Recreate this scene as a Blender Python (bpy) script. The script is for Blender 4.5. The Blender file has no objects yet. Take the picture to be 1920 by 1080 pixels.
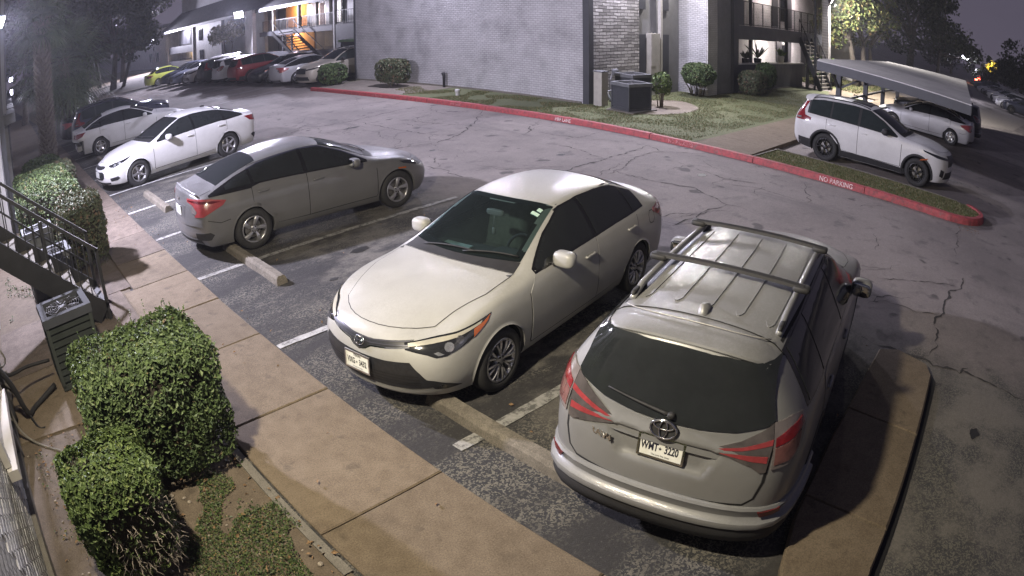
import bpy, bmesh, math, random
from mathutils import Vector, Matrix, noise
from mathutils.bvhtree import BVHTree
random.seed(7)
R = math.radians
PI = math.pi
sc = bpy.context.scene
col = sc.collection

# ------------------------------------------------------------------ camera (a real wide surveillance lens on the facade)
cam_d = bpy.data.cameras.new('camera')
cam = bpy.data.objects.new('camera', cam_d)
col.objects.link(cam)
fw = Vector((0.641, 0.650, -0.4077)).normalized()
rt = Vector((0.7108, -0.7033, -0.0126))
rt = (rt - fw * rt.dot(fw)).normalized()
up = rt.cross(fw)
cam.matrix_world = Matrix(((rt.x, up.x, -fw.x, -2.606), (rt.y, up.y, -fw.y, -3.590), (rt.z, up.z, -fw.z, 3.511), (0, 0, 0, 1)))
cam_d.type = 'PANO'
cam_d.sensor_width = 36.0
cam_d.panorama_type = 'FISHEYE_LENS_POLYNOMIAL'
cam_d.fisheye_fov = R(170)
cam_d.fisheye_polynomial_k0 = 0.0
cam_d.fisheye_polynomial_k1 = -0.726 / 18.0
cam_d.fisheye_polynomial_k2 = 0.0
cam_d.fisheye_polynomial_k3 = -0.0787 / 18.0 ** 3
cam_d.fisheye_polynomial_k4 = 0.0
cam_d.clip_start = 0.05
cam_d.clip_end = 1500
sc.camera = cam

# ------------------------------------------------------------------ night sky, exposure
world = bpy.data.worlds.new('World')
sc.world = world
world.use_nodes = True
wn = world.node_tree
wn.nodes.clear()
w_out = wn.nodes.new('ShaderNodeOutputWorld')
w_bg = wn.nodes.new('ShaderNodeBackground')
w_tc = wn.nodes.new('ShaderNodeTexCoord')
w_sep = wn.nodes.new('ShaderNodeSeparateXYZ')
w_ramp = wn.nodes.new('ShaderNodeValToRGB')
wn.links.new(w_tc.outputs['Generated'], w_sep.inputs[0])
wn.links.new(w_sep.outputs['Z'], w_ramp.inputs[0])
wn.links.new(w_ramp.outputs[0], w_bg.inputs[0])
wn.links.new(w_bg.outputs[0], w_out.inputs[0])
w_ramp.color_ramp.elements[0].position = 0.0
w_ramp.color_ramp.elements[0].color = (0.060, 0.052, 0.072, 1)
w_ramp.color_ramp.elements[1].position = 0.6
w_ramp.color_ramp.elements[1].color = (0.030, 0.029, 0.048, 1)
w_bg.inputs[1].default_value = 1.65
sc.view_settings.view_transform = 'Standard'
sc.view_settings.look = 'None'
sc.view_settings.exposure = 0.0
sc.view_settings.gamma = 1.0
sc.view_settings.use_curve_mapping = False
sc.cycles.use_denoising = True
sc.cycles.max_bounces = 5
sc.cycles.diffuse_bounces = 2
sc.cycles.glossy_bounces = 3
sc.cycles.transparent_max_bounces = 8
sc.cycles.caustics_reflective = False
sc.cycles.caustics_refractive = False
sc.cycles.sample_clamp_indirect = 4.0

# ------------------------------------------------------------------ lit lamps: (fixture built with them)
WARM, COOL, NEUT = (1.0, 0.88, 0.67), (0.83, 0.80, 1.0), (1.0, 0.94, 0.90)
LAMPS = [  # x, y, z, facing dir, watts, colour, label, lens size
    (-2.75, -0.60, 5.00, (0.83, 0.40, -0.40), 660, WARM, 'wall lamp high on the near facade above the clipped hedges', .30),
    (-2.76, 10.4, 4.93, (0.82, -0.42, -0.42), 2600, COOL, 'large bright wall lamp on the near facade beside the tall palm crown', .34),
    (13.75, 16.6, 7.90, (-0.72, 0.35, -0.60), 1350, COOL, 'wall lamp high on the white brick gable', .34),
    (15.75, 9.75, 5.90, (0.0, -0.70, -0.70), 800, COOL, 'wall lamp above the rough stone wall', .30),
    (20.05, 9.60, 5.90, (-0.65, -0.6, -0.45), 500, NEUT, 'wall lamp above the white brick bay', .30),
    (32.75, 7.90, 5.15, (0.25, -0.80, -0.50), 3400, NEUT, 'bright floodlight on the white brick column beside the carport', .55),
    (17.60, 77.4, 4.30, (-0.65, -0.72, -0.25), 4600, COOL, 'glaring lamp at the far corner of the apartment block behind the lime car', .95),
    (17.85, 47.0, 4.50, (-0.62, -0.74, -0.26), 4300, COOL, 'glaring lamp on the brick pier behind the red car', .75),
]
# ------------------------------------------------------------------ helpers
def link(o, parent=None):
    col.objects.link(o)
    if parent is not None:
        o.parent = parent
    return o

def tag(o, label=None, cat=None, group=None, kind=None):
    if label: o['label'] = label
    if cat: o['category'] = cat
    if group: o['group'] = group
    if kind: o['kind'] = kind
    return o

def thing(name, label, cat, loc=(0, 0, 0), rz=0.0, group=None):
    o = bpy.data.objects.new(name, None)
    o.empty_display_size = 0.2
    o.location = loc
    o.rotation_euler = (0, 0, rz)
    link(o)
    return tag(o, label, cat, group)

def copy_tree(o, parent=None):
    c = o.copy()
    link(c, parent)
    for ch in list(o.children):
        copy_tree(ch, c)
    return c

class MB:
    def __init__(s):
        s.v = []; s.f = []; s.mi = []; s.sm = []
    def add(s, vs, fs, m=0, smooth=False):
        b = len(s.v)
        s.v += [tuple(p) for p in vs]
        for f in fs:
            s.f.append([i + b for i in f]); s.mi.append(m); s.sm.append(smooth)
        return s
    def box(s, lo, hi, m=0, rot=None, piv=None):
        x0, y0, z0 = lo; x1, y1, z1 = hi
        vs = [Vector(p) for p in ((x0,y0,z0),(x1,y0,z0),(x1,y1,z0),(x0,y1,z0),(x0,y0,z1),(x1,y0,z1),(x1,y1,z1),(x0,y1,z1))]
        if rot is not None:
            pv = Vector(piv) if piv is not None else (Vector(lo) + Vector(hi)) / 2
            vs = [rot @ (p - pv) + pv for p in vs]
        return s.add(vs, [(0,3,2,1),(4,5,6,7),(0,1,5,4),(1,2,6,5),(2,3,7,6),(3,0,4,7)], m)
    def bar(s, a, b, w, h, m=0, upv=(0, 0, 1)):
        a = Vector(a); b = Vector(b); d = (b - a).normalized()
        upv = Vector(upv)
        if abs(d.dot(upv)) > 0.98: upv = Vector((1, 0, 0))
        r = d.cross(upv).normalized() * w / 2; u = r.cross(d).normalized() * h / 2
        vs = [a - r - u, a + r - u, a + r + u, a - r + u, b - r - u, b + r - u, b + r + u, b - r + u]
        return s.add(vs, [(0,1,2,3),(7,6,5,4),(0,4,5,1),(1,5,6,2),(2,6,7,3),(3,7,4,0)], m)
    def tube(s, pts, r, n=8, m=0, cap=True, smooth=True):
        pts = [Vector(p) for p in pts]
        rs = r if isinstance(r, (list, tuple)) else [r] * len(pts)
        vs = []; fs = []
        pu = None
        for i, p in enumerate(pts):
            d = (pts[min(i + 1, len(pts) - 1)] - pts[max(i - 1, 0)]).normalized()
            if pu is None:
                pu = Vector((0, 0, 1)) if abs(d.z) < 0.9 else Vector((1, 0, 0))
            a = d.cross(pu)
            if a.length < 1e-6: a = d.cross(Vector((0, 1, 0.3)))
            a.normalize(); u = a.cross(d).normalized(); pu = u
            for k in range(n):
                t = 2 * PI * k / n
                vs.append(p + (a * math.cos(t) + u * math.sin(t)) * rs[i])
        for i in range(len(pts) - 1):
            for k in range(n):
                fs.append((i*n+k, i*n+(k+1) % n, (i+1)*n+(k+1) % n, (i+1)*n+k))
        s.add(vs, fs, m, smooth)
        if cap:
            b = len(s.v) - len(vs)
            s.f.append([b + k for k in reversed(range(n))]); s.mi.append(m); s.sm.append(False)
            s.f.append([b + (len(pts)-1)*n + k for k in range(n)]); s.mi.append(m); s.sm.append(False)
        return s
    def lathe(s, prof, axis='z', n=24, m=0, c=(0, 0, 0), smooth=True):
        vs = []; fs = []; k = len(prof)
        for i in range(n):
            t = 2 * PI * i / n
            for r, h in prof:
                if axis == 'z': p = (r*math.cos(t), r*math.sin(t), h)
                elif axis == 'y': p = (r*math.cos(t), h, r*math.sin(t))
                else: p = (h, r*math.cos(t), r*math.sin(t))
                vs.append((p[0]+c[0], p[1]+c[1], p[2]+c[2]))
        for i in range(n):
            j = (i + 1) % n
            for q in range(k - 1):
                f = (i*k+q, j*k+q, j*k+q+1, i*k+q+1)
                fs.append(f if axis != 'y' else f[::-1])
        return s.add(vs, fs, m, smooth)
    def prism(s, poly, z0, z1, m=0, bottom=False):
        n = len(poly)
        area = sum(poly[i][0]*poly[(i+1) % n][1]-poly[(i+1) % n][0]*poly[i][1] for i in range(n))
        if area < 0: poly = poly[::-1]
        vs = [(x, y, z0) for x, y in poly] + [(x, y, z1) for x, y in poly]
        fs = [tuple(range(n, 2*n))] + [(i, (i+1) % n, n+(i+1) % n, n+i) for i in range(n)]
        if bottom: fs.append(tuple(reversed(range(n))))
        return s.add(vs, fs, m)
    def sell(s, c, r, e=0.5, nu=16, nv=10, m=0, rot=None):
        def sp(a, p): return math.copysign(abs(a) ** p, a)
        vs = []; fs = []
        for j in range(nv + 1):
            ph = -PI/2 + PI*j/nv
            for i in range(nu):
                t = 2*PI*i/nu
                p = Vector((r[0]*sp(math.cos(ph), e)*sp(math.cos(t), e), r[1]*sp(math.cos(ph), e)*sp(math.sin(t), e), r[2]*sp(math.sin(ph), e)))
                if rot is not None: p = rot @ p
                vs.append(p + Vector(c))
        for j in range(nv):
            for i in range(nu):
                fs.append((j*nu+i, j*nu+(i+1) % nu, (j+1)*nu+(i+1) % nu, (j+1)*nu+i))
        return s.add(vs, fs, m, True)
    def mesh(s, name, mats):
        me = bpy.data.meshes.new(name)
        me.from_pydata(s.v, [], s.f)
        for mm in (mats if isinstance(mats, (list, tuple)) else [mats]): me.materials.append(mm)
        me.polygons.foreach_set('material_index', s.mi)
        me.polygons.foreach_set('use_smooth', s.sm)
        me.update()
        return me
    def build(s, name, mats, parent=None, loc=None, rz=None):
        o = bpy.data.objects.new(name, s.mesh(name, mats))
        if loc is not None: o.location = loc
        if rz is not None: o.rotation_euler = (0, 0, rz)
        return link(o, parent)

def inst(name, me, parent=None, loc=(0, 0, 0), rot=(0, 0, 0), scale=None):
    o = bpy.data.objects.new(name, me)
    o.location = loc; o.rotation_euler = rot
    if scale is not None: o.scale = scale
    return link(o, parent)

# ------------------------------------------------------------------ materials
MATS = {}
def ramp(nt, stops):
    r = nt.nodes.new('ShaderNodeValToRGB')
    e = r.color_ramp.elements
    while len(e) < len(stops): e.new(0.5)
    for k, (p, c) in enumerate(stops):
        e[k].position = p
        e[k].color = (c[0], c[1], c[2], 1) if isinstance(c, (tuple, list)) else (c, c, c, 1)
    return r

def mat(name, c, rough=0.6, metal=0.0, var=0.0, vscale=3.0, bump=0.0, bscale=40.0, coat=0.0, spec=0.5, emit=None, estr=0.0, dirt=None):
    if name in MATS: return MATS[name]
    m = bpy.data.materials.new(name); m.use_nodes = True
    nt = m.node_tree; b = nt.nodes['Principled BSDF']; L = nt.links
    b.inputs['Roughness'].default_value = rough; b.inputs['Metallic'].default_value = metal
    b.inputs['Specular IOR Level'].default_value = spec
    b.inputs['Coat Weight'].default_value = coat; b.inputs['Coat Roughness'].default_value = 0.06
    tc = nt.nodes.new('ShaderNodeTexCoord')
    if var > 0:
        n = nt.nodes.new('ShaderNodeTexNoise'); n.inputs['Scale'].default_value = vscale; n.inputs['Detail'].default_value = 6; n.inputs['Roughness'].default_value = 0.65
        L.new(tc.outputs['Object'], n.inputs[0])
        c2 = dirt if dirt else tuple(x * (1 - var) for x in c)
        c1 = tuple(min(1, x * (1 + var * 0.5)) for x in c)
        r = ramp(nt, [(0.3, c2), (0.7, c1)])
        L.new(n.outputs[0], r.inputs[0]); L.new(r.outputs[0], b.inputs['Base Color'])
    else:
        b.inputs['Base Color'].default_value = (*c, 1)
    if bump > 0:
        n2 = nt.nodes.new('ShaderNodeTexNoise'); n2.inputs['Scale'].default_value = bscale; n2.inputs['Detail'].default_value = 4
        L.new(tc.outputs['Object'], n2.inputs[0])
        bp = nt.nodes.new('ShaderNodeBump'); bp.inputs['Strength'].default_value = bump; bp.inputs['Distance'].default_value = 0.01
        L.new(n2.outputs[0], bp.inputs['Height']); L.new(bp.outputs[0], b.inputs['Normal'])
    if emit:
        b.inputs['Emission Color'].default_value = (*emit, 1); b.inputs['Emission Strength'].default_value = estr
    MATS[name] = m
    return m

def asphalt_mat():
    m = bpy.data.materials.new('asphalt'); m.use_nodes = True
    nt = m.node_tree; L = nt.links; b = nt.nodes['Principled BSDF']
    N = nt.nodes.new
    g = N('ShaderNodeNewGeometry'); sp = N('ShaderNodeSeparateXYZ'); L.new(g.outputs['Position'], sp.inputs[0])
    def nz(scale, det=5, rough=0.6, w=None):
        n = N('ShaderNodeTexNoise'); n.inputs['Scale'].default_value = scale; n.inputs['Detail'].default_value = det; n.inputs['Roughness'].default_value = rough
        if w is not None:
            mp = N('ShaderNodeMapping'); mp.inputs['Scale'].default_value = w; L.new(g.outputs['Position'], mp.inputs[0]); L.new(mp.outputs[0], n.inputs[0])
        else: L.new(g.outputs['Position'], n.inputs[0])
        return n.outputs[0]
    def math_(op, a, bb=None, c=None):
        n = N('ShaderNodeMath'); n.operation = op
        for i, x in enumerate((a, bb, c)):
            if x is None: continue
            if isinstance(x, (int, float)): n.inputs[i].default_value = x
            else: L.new(x, n.inputs[i])
        return n.outputs[0]
    def mix(f, a, c):
        n = N('ShaderNodeMix'); n.data_type = 'RGBA'
        L.new(f, n.inputs[0]) if not isinstance(f, float) else setattr(n.inputs[0], 'default_value', f)
        for i, x in ((6, a), (7, c)):
            if isinstance(x, tuple): n.inputs[i].default_value = (*x, 1)
            else: L.new(x, n.inputs[i])
        return n.outputs[2]
    def sm(x, lo, hi):
        n = N('ShaderNodeMapRange'); n.interpolation_type = 'SMOOTHSTEP'
        L.new(x, n.inputs[0]); n.inputs[1].default_value = lo; n.inputs[2].default_value = hi
        return n.outputs[0]
    # road: worn pale old asphalt, pinkish grey, with soft oil stains
    big = nz(0.35, 6, 0.62); mid = nz(2.3, 5, 0.6); fine = nz(70, 3, 0.7)
    road = mix(sm(big, 0.35, 0.68), (0.186, 0.165, 0.157), (0.262, 0.232, 0.218))
    road = mix(math_('MULTIPLY', sm(mid, 0.54, 0.72), 0.55), road, (0.085, 0.078, 0.078))
    strk = nz(1.0, 5, 0.6, (0.9, 0.16, 1.0))
    road = mix(math_('MULTIPLY', sm(strk, 0.53, 0.72), 0.45), road, (0.10, 0.092, 0.092))
    spots = nz(1.7, 2, 0.5)
    road = mix(math_('MULTIPLY', sm(spots, 0.66, 0.72), 0.75), road, (0.055, 0.05, 0.05))
    # stalls: dark sealed asphalt worn through to pale aggregate
    b2 = nz(0.55, 6, 0.7, (0.6, 1.6, 1.0)); vor = N('ShaderNodeTexVoronoi'); vor.inputs['Scale'].default_value = 70
    dn = N('ShaderNodeTexNoise'); dn.inputs['Scale'].default_value = 25; L.new(g.outputs['Position'], dn.inputs[0])
    dv = N('ShaderNodeVectorMath'); dv.operation = 'MULTIPLY_ADD'; L.new(dn.outputs['Color'], dv.inputs[0]); dv.inputs[1].default_value = (.05, .05, .05); L.new(g.outputs['Position'], dv.inputs[2]); L.new(dv.outputs[0], vor.inputs[0])
    sepc = N('ShaderNodeSeparateColor'); L.new(vor.outputs['Color'], sepc.inputs[0])
    chip = sm(sepc.outputs[0], 0.5, 0.72)
    wear = sm(b2, 0.42, 0.60)
    dark = mix(math_('MULTIPLY', sm(nz(30, 3, 0.7), 0.58, 0.70), 0.45), (0.031, 0.030, 0.031), (0.12, 0.116, 0.110))
    aggr = mix(chip, (0.030, 0.031, 0.034), (0.150, 0.140, 0.118))
    stall = mix(math_('MULTIPLY', wear, 0.9), dark, aggr)
    dust = sm(nz(0.75, 7, 0.72, (0.8, 1.1, 1.0)), 0.45, 0.60)
    inx = math_('MULTIPLY', sm(sp.outputs[0], 0.4, 1.7), dust)
    stall = mix(math_('MULTIPLY', inx, 0.9), stall, mix(nz(22, 4, 0.75), (0.055, 0.052, 0.048), (0.215, 0.20, 0.175)))
    edge = math_('ADD', sp.outputs[0], math_('MULTIPLY', math_('SUBTRACT', mid, 0.5), 1.3))
    k = sm(edge, 4.5, 5.6)
    k2 = sm(sp.outputs[1], -3.6, -3.1)   # the lane south of the concrete strip is mixed worn asphalt too
    far = sm(sp.outputs[0], -0.3, 0.2)
    south = mix(sm(nz(0.9, 6, 0.65), 0.42, 0.60), mix(chip, (0.062, 0.062, 0.064), (0.155, 0.148, 0.125)), (0.175, 0.163, 0.145))
    base = mix(k, mix(k2, south, stall), road)
    mot = mix(nz(9, 4, 0.7), (0.80, 0.80, 0.80), (1.20, 1.20, 1.20)); gr = mix(nz(26, 3, 0.75), (0.70, 0.70, 0.70), (1.30, 1.30, 1.30))
    for q_ in (mot, gr):
        mm = N('ShaderNodeMix'); mm.data_type = 'RGBA'; mm.blend_type = 'MULTIPLY'; mm.inputs[0].default_value = 1.0; L.new(base, mm.inputs[6]); L.new(q_, mm.inputs[7]); base = mm.outputs[2]
    fx = mix(fine, (0.72, 0.72, 0.72), (1.28, 1.28, 1.28))
    mu = N('ShaderNodeMix'); mu.data_type = 'RGBA'; mu.blend_type = 'MULTIPLY'; mu.inputs[0].default_value = 1.0
    L.new(base, mu.inputs[6]); L.new(fx, mu.inputs[7]); L.new(mu.outputs[2], b.inputs['Base Color'])
    b.inputs['Roughness'].default_value = 0.82
    b.inputs['Specular IOR Level'].default_value = 0.35
    bp = N('ShaderNodeBump'); bp.inputs['Strength'].default_value = 0.5; bp.inputs['Distance'].default_value = 0.012
    L.new(math_('ADD', math_('MULTIPLY', fine, 0.6), sepc.outputs[1]), bp.inputs['Height']); L.new(bp.outputs[0], b.inputs['Normal'])
    return m

def ground_mat(name, stops, scales=(1.2, 14, 90), bump=0.6, rough=0.9):
    """three octaves of soil or concrete colour"""
    m = bpy.data.materials.new(name); m.use_nodes = True
    nt = m.node_tree; L = nt.links; b = nt.nodes['Principled BSDF']; N = nt.nodes.new
    g = N('ShaderNodeNewGeometry'); outs = []
    for s in scales:
        n = N('ShaderNodeTexNoise'); n.inputs['Scale'].default_value = s; n.inputs['Detail'].default_value = 5; n.inputs['Roughness'].default_value = 0.65
        L.new(g.outputs['Position'], n.inputs[0]); outs.append(n.outputs[0])
    a = N('ShaderNodeMath'); a.operation = 'MULTIPLY_ADD'; L.new(outs[1], a.inputs[0]); a.inputs[1].default_value = 0.45; 
    h = N('ShaderNodeMath'); h.operation = 'MULTIPLY'; L.new(outs[0], h.inputs[0]); h.inputs[1].default_value = 0.4
    L.new(h.outputs[0], a.inputs[2])
    c = N('ShaderNodeMath'); c.operation = 'MULTIPLY_ADD'; L.new(outs[2], c.inputs[0]); c.inputs[1].default_value = 0.3; L.new(a.outputs[0], c.inputs[2])
    r = ramp(nt, stops); L.new(c.outputs[0], r.inputs[0])
    sn = N('ShaderNodeTexNoise'); sn.inputs['Scale'].default_value = 4.5; sn.inputs['Detail'].default_value = 3; sn.inputs['Roughness'].default_value = 0.55; L.new(g.outputs['Position'], sn.inputs[0])
    sr = ramp(nt, [(0.0, 1.0), (0.62, 1.0), (0.70, 0.62)]); L.new(sn.outputs[0], sr.inputs[0])
    fn = N('ShaderNodeTexNoise'); fn.inputs['Scale'].default_value = 75; fn.inputs['Detail'].default_value = 6; fn.inputs['Roughness'].default_value = 0.8; L.new(g.outputs['Position'], fn.inputs[0])
    fr = ramp(nt, [(0.34, 0.55), (0.5, 0.98), (0.68, 1.35)]); L.new(fn.outputs[0], fr.inputs[0])
    m1 = N('ShaderNodeMix'); m1.data_type = 'RGBA'; m1.blend_type = 'MULTIPLY'; m1.inputs[0].default_value = 0.8; L.new(r.outputs[0], m1.inputs[6]); L.new(sr.outputs[0], m1.inputs[7])
    m2 = N('ShaderNodeMix'); m2.data_type = 'RGBA'; m2.blend_type = 'MULTIPLY'; m2.inputs[0].default_value = 1; L.new(m1.outputs[2], m2.inputs[6]); L.new(fr.outputs[0], m2.inputs[7])
    oi = N('ShaderNodeObjectInfo'); orr = ramp(nt, [(0.0, 0.86), (1.0, 1.10)]); L.new(oi.outputs['Random'], orr.inputs[0])
    m3 = N('ShaderNodeMix'); m3.data_type = 'RGBA'; m3.blend_type = 'MULTIPLY'; m3.inputs[0].default_value = 1; L.new(m2.outputs[2], m3.inputs[6]); L.new(orr.outputs[0], m3.inputs[7])
    L.new(m3.outputs[2], b.inputs['Base Color'])
    b.inputs['Roughness'].default_value = rough
    bp = N('ShaderNodeBump'); bp.inputs['Strength'].default_value = bump; bp.inputs['Distance'].default_value = 0.01
    L.new(c.outputs[0], bp.inputs['Height']); L.new(bp.outputs[0], b.inputs['Normal'])
    MATS[name] = m
    return m

def brick_mat(name, c1, c2, mortar, axis, bw=0.2, bh=0.075, bump=0.6, wob=0.0, rough=0.75):
    """painted brick: axis 'x' for a wall running along x, 'y' along y"""
    m = bpy.data.materials.new(name); m.use_nodes = True
    nt = m.node_tree; L = nt.links; b = nt.nodes['Principled BSDF']; N = nt.nodes.new
    g = N('ShaderNodeNewGeometry'); sp = N('ShaderNodeSeparateXYZ'); L.new(g.outputs['Position'], sp.inputs[0])
    cb = N('ShaderNodeCombineXYZ'); L.new(sp.outputs[0 if axis == 'x' else 1], cb.inputs[0]); L.new(sp.outputs[2], cb.inputs[1])
    vec = cb.outputs[0]
    if wob > 0:
        nn = N('ShaderNodeTexNoise'); nn.inputs['Scale'].default_value = 3.0; L.new(vec, nn.inputs[0])
        ad = N('ShaderNodeVectorMath'); ad.operation = 'MULTIPLY_ADD'; L.new(nn.outputs['Color'], ad.inputs[0]); ad.inputs[1].default_value = (wob, wob, 0); L.new(vec, ad.inputs[2]); vec = ad.outputs[0]
    br = N('ShaderNodeTexBrick'); L.new(vec, br.inputs[0])
    br.inputs['Color1'].default_value = (*c1, 1); br.inputs['Color2'].default_value = (*c2, 1); br.inputs['Mortar'].default_value = (*mortar, 1)
    br.inputs['Scale'].default_value = 1.0; br.inputs['Mortar Size'].default_value = 0.012; br.inputs['Brick Width'].default_value = bw; br.inputs['Row Height'].default_value = bh
    br.inputs['Mortar Smooth'].default_value = 0.3
    n = N('ShaderNodeTexNoise'); n.inputs['Scale'].default_value = 1.1; n.inputs['Detail'].default_value = 6; L.new(g.outputs['Position'], n.inputs[0])
    rr = ramp(nt, [(0.3, 0.70), (0.5, 0.95), (0.7, 1.08)]); L.new(n.outputs[0], rr.inputs[0])
    mx = N('ShaderNodeMix'); mx.data_type = 'RGBA'; mx.blend_type = 'MULTIPLY'; mx.inputs[0].default_value = 1; L.new(br.outputs[0], mx.inputs[6]); L.new(rr.outputs[0], mx.inputs[7])
    L.new(mx.outputs[2], b.inputs['Base Color']); b.inputs['Roughness'].default_value = rough
    n2 = N('ShaderNodeTexNoise'); n2.inputs['Scale'].default_value = 16; n2.inputs['Detail'].default_value = 4; L.new(g.outputs['Position'], n2.inputs[0])
    hh = N('ShaderNodeMath'); hh.operation = 'MULTIPLY_ADD'; L.new(n2.outputs[0], hh.inputs[0]); hh.inputs[1].default_value = 0.8
    iv = N('ShaderNodeMath'); iv.operation = 'SUBTRACT'; iv.inputs[0].default_value = 1.0; L.new(br.outputs['Fac'], iv.inputs[1]); L.new(iv.outputs[0], hh.inputs[2])
    bp = N('ShaderNodeBump'); bp.inputs['Strength'].default_value = bump; bp.inputs['Distance'].default_value = 0.02; L.new(hh.outputs[0], bp.inputs['Height']); L.new(bp.outputs[0], b.inputs['Normal'])
    MATS[name] = m
    return m

def leaf_mat(name, stops, rough=0.5, trans=0.0):
    m = bpy.data.materials.new(name); m.use_nodes = True
    nt = m.node_tree; L = nt.links; b = nt.nodes['Principled BSDF']; N = nt.nodes.new
    g = N('ShaderNodeNewGeometry')
    r = ramp(nt, stops); L.new(g.outputs['Random Per Island'], r.inputs[0]); L.new(r.outputs[0], b.inputs['Base Color'])
    b.inputs['Roughness'].default_value = rough; b.inputs['Specular IOR Level'].default_value = 0.4
    MATS[name] = m
    return m

def paint(name, c, metal=0.0, rough=0.30, flake=0.0, dew=0.25):
    if name in MATS: return MATS[name]
    m = bpy.data.materials.new(name); m.use_nodes = True
    nt = m.node_tree; L = nt.links; b = nt.nodes['Principled BSDF']; N = nt.nodes.new
    tc = N('ShaderNodeTexCoord')
    n = N('ShaderNodeTexNoise'); n.inputs['Scale'].default_value = 2.2; n.inputs['Detail'].default_value = 7; n.inputs['Roughness'].default_value = 0.7; L.new(tc.outputs['Object'], n.inputs[0])
    r = ramp(nt, [(0.3, tuple(x*0.86 for x in c)), (0.65, c)]); L.new(n.outputs[0], r.inputs[0])
    b.inputs['Metallic'].default_value = metal; b.inputs['Coat Weight'].default_value = 0.5; b.inputs['Coat Roughness'].default_value = 0.07
    f = N('ShaderNodeTexNoise'); f.inputs['Scale'].default_value = 260; f.inputs['Detail'].default_value = 2; L.new(tc.outputs['Object'], f.inputs[0])
    rr = ramp(nt, [(0.35, rough), (0.7, min(1, rough + 0.22))]); L.new(n.outputs[0], rr.inputs[0]); L.new(rr.outputs[0], b.inputs['Roughness'])
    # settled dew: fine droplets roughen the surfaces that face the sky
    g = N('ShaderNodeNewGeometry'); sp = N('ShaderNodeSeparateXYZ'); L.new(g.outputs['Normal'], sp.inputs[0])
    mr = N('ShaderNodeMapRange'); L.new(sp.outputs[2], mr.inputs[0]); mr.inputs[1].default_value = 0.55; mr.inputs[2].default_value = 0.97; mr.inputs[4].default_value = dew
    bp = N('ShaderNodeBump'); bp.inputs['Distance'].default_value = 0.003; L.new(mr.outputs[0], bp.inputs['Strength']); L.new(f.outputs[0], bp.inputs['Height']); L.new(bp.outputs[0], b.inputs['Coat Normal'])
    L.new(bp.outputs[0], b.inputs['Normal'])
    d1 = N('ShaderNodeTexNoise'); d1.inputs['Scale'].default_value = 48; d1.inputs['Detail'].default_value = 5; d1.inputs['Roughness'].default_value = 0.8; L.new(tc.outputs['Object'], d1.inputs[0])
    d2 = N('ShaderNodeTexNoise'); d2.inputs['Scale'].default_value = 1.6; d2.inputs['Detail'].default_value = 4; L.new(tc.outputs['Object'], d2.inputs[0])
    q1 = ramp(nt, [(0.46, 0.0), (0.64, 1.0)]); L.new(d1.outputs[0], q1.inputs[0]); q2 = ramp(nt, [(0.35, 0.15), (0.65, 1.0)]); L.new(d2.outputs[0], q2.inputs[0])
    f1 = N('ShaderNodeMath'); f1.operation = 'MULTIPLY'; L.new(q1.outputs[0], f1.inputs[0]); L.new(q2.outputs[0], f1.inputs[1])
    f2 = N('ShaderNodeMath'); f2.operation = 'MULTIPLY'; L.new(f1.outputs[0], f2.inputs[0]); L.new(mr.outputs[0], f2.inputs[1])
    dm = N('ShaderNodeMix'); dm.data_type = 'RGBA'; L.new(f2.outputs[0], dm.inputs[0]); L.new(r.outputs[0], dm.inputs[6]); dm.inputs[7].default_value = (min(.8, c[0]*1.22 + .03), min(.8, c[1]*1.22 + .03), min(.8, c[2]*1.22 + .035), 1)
    L.new(dm.outputs[2], b.inputs['Base Color'])
    MATS[name] = m
    return m

def glass_mat(name, tint=(0.015, 0.017, 0.018), clear=0.0, rough=0.03):
    if name in MATS: return MATS[name]
    m = bpy.data.materials.new(name); m.use_nodes = True
    nt = m.node_tree; L = nt.links; b = nt.nodes['Principled BSDF']; N = nt.nodes.new
    b.inputs['Base Color'].default_value = (*tint, 1); b.inputs['Roughness'].default_value = rough; b.inputs['Specular IOR Level'].default_value = 0.55
    tc = N('ShaderNodeTexCoord'); n = N('ShaderNodeTexNoise'); n.inputs['Scale'].default_value = 5; n.inputs['Detail'].default_value = 8; n.inputs['Roughness'].default_value = 0.75; L.new(tc.outputs['Object'], n.inputs[0])
    r = ramp(nt, [(0.4, rough), (0.75, rough + 0.12)]); L.new(n.outputs[0], r.inputs[0]); L.new(r.outputs[0], b.inputs['Roughness'])
    r2 = ramp(nt, [(0.4, tint), (0.8, tuple(x*1.4 for x in tint))]); L.new(n.outputs[0], r2.inputs[0]); L.new(r2.outputs[0], b.inputs['Base Color'])
    if clear > 0:
        tr = N('ShaderNodeBsdfTransparent'); tr.inputs[0].default_value = (0.62, 0.78, 0.78, 1)
        mx = N('ShaderNodeMixShader'); mx.inputs[0].default_value = clear
        out = nt.nodes['Material Output']
        L.new(b.outputs[0], mx.inputs[1]); L.new(tr.outputs[0], mx.inputs[2]); L.new(mx.outputs[0], out.inputs[0])
    MATS[name] = m
    return m

def emis(name, c, s):
    if name in MATS: return MATS[name]
    m = bpy.data.materials.new(name); m.use_nodes = True
    b = m.node_tree.nodes['Principled BSDF']
    b.inputs['Base Color'].default_value = (0.8, 0.8, 0.8, 1); b.inputs['Emission Color'].default_value = (*c, 1); b.inputs['Emission Strength'].default_value = s
    tc = m.node_tree.nodes.new('ShaderNodeTexCoord'); n = m.node_tree.nodes.new('ShaderNodeTexNoise'); n.inputs['Scale'].default_value = 20
    m.node_tree.links.new(tc.outputs['Object'], n.inputs[0]); m.node_tree.links.new(n.outputs[0], b.inputs['Roughness'])
    MATS[name] = m
    return m

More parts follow.
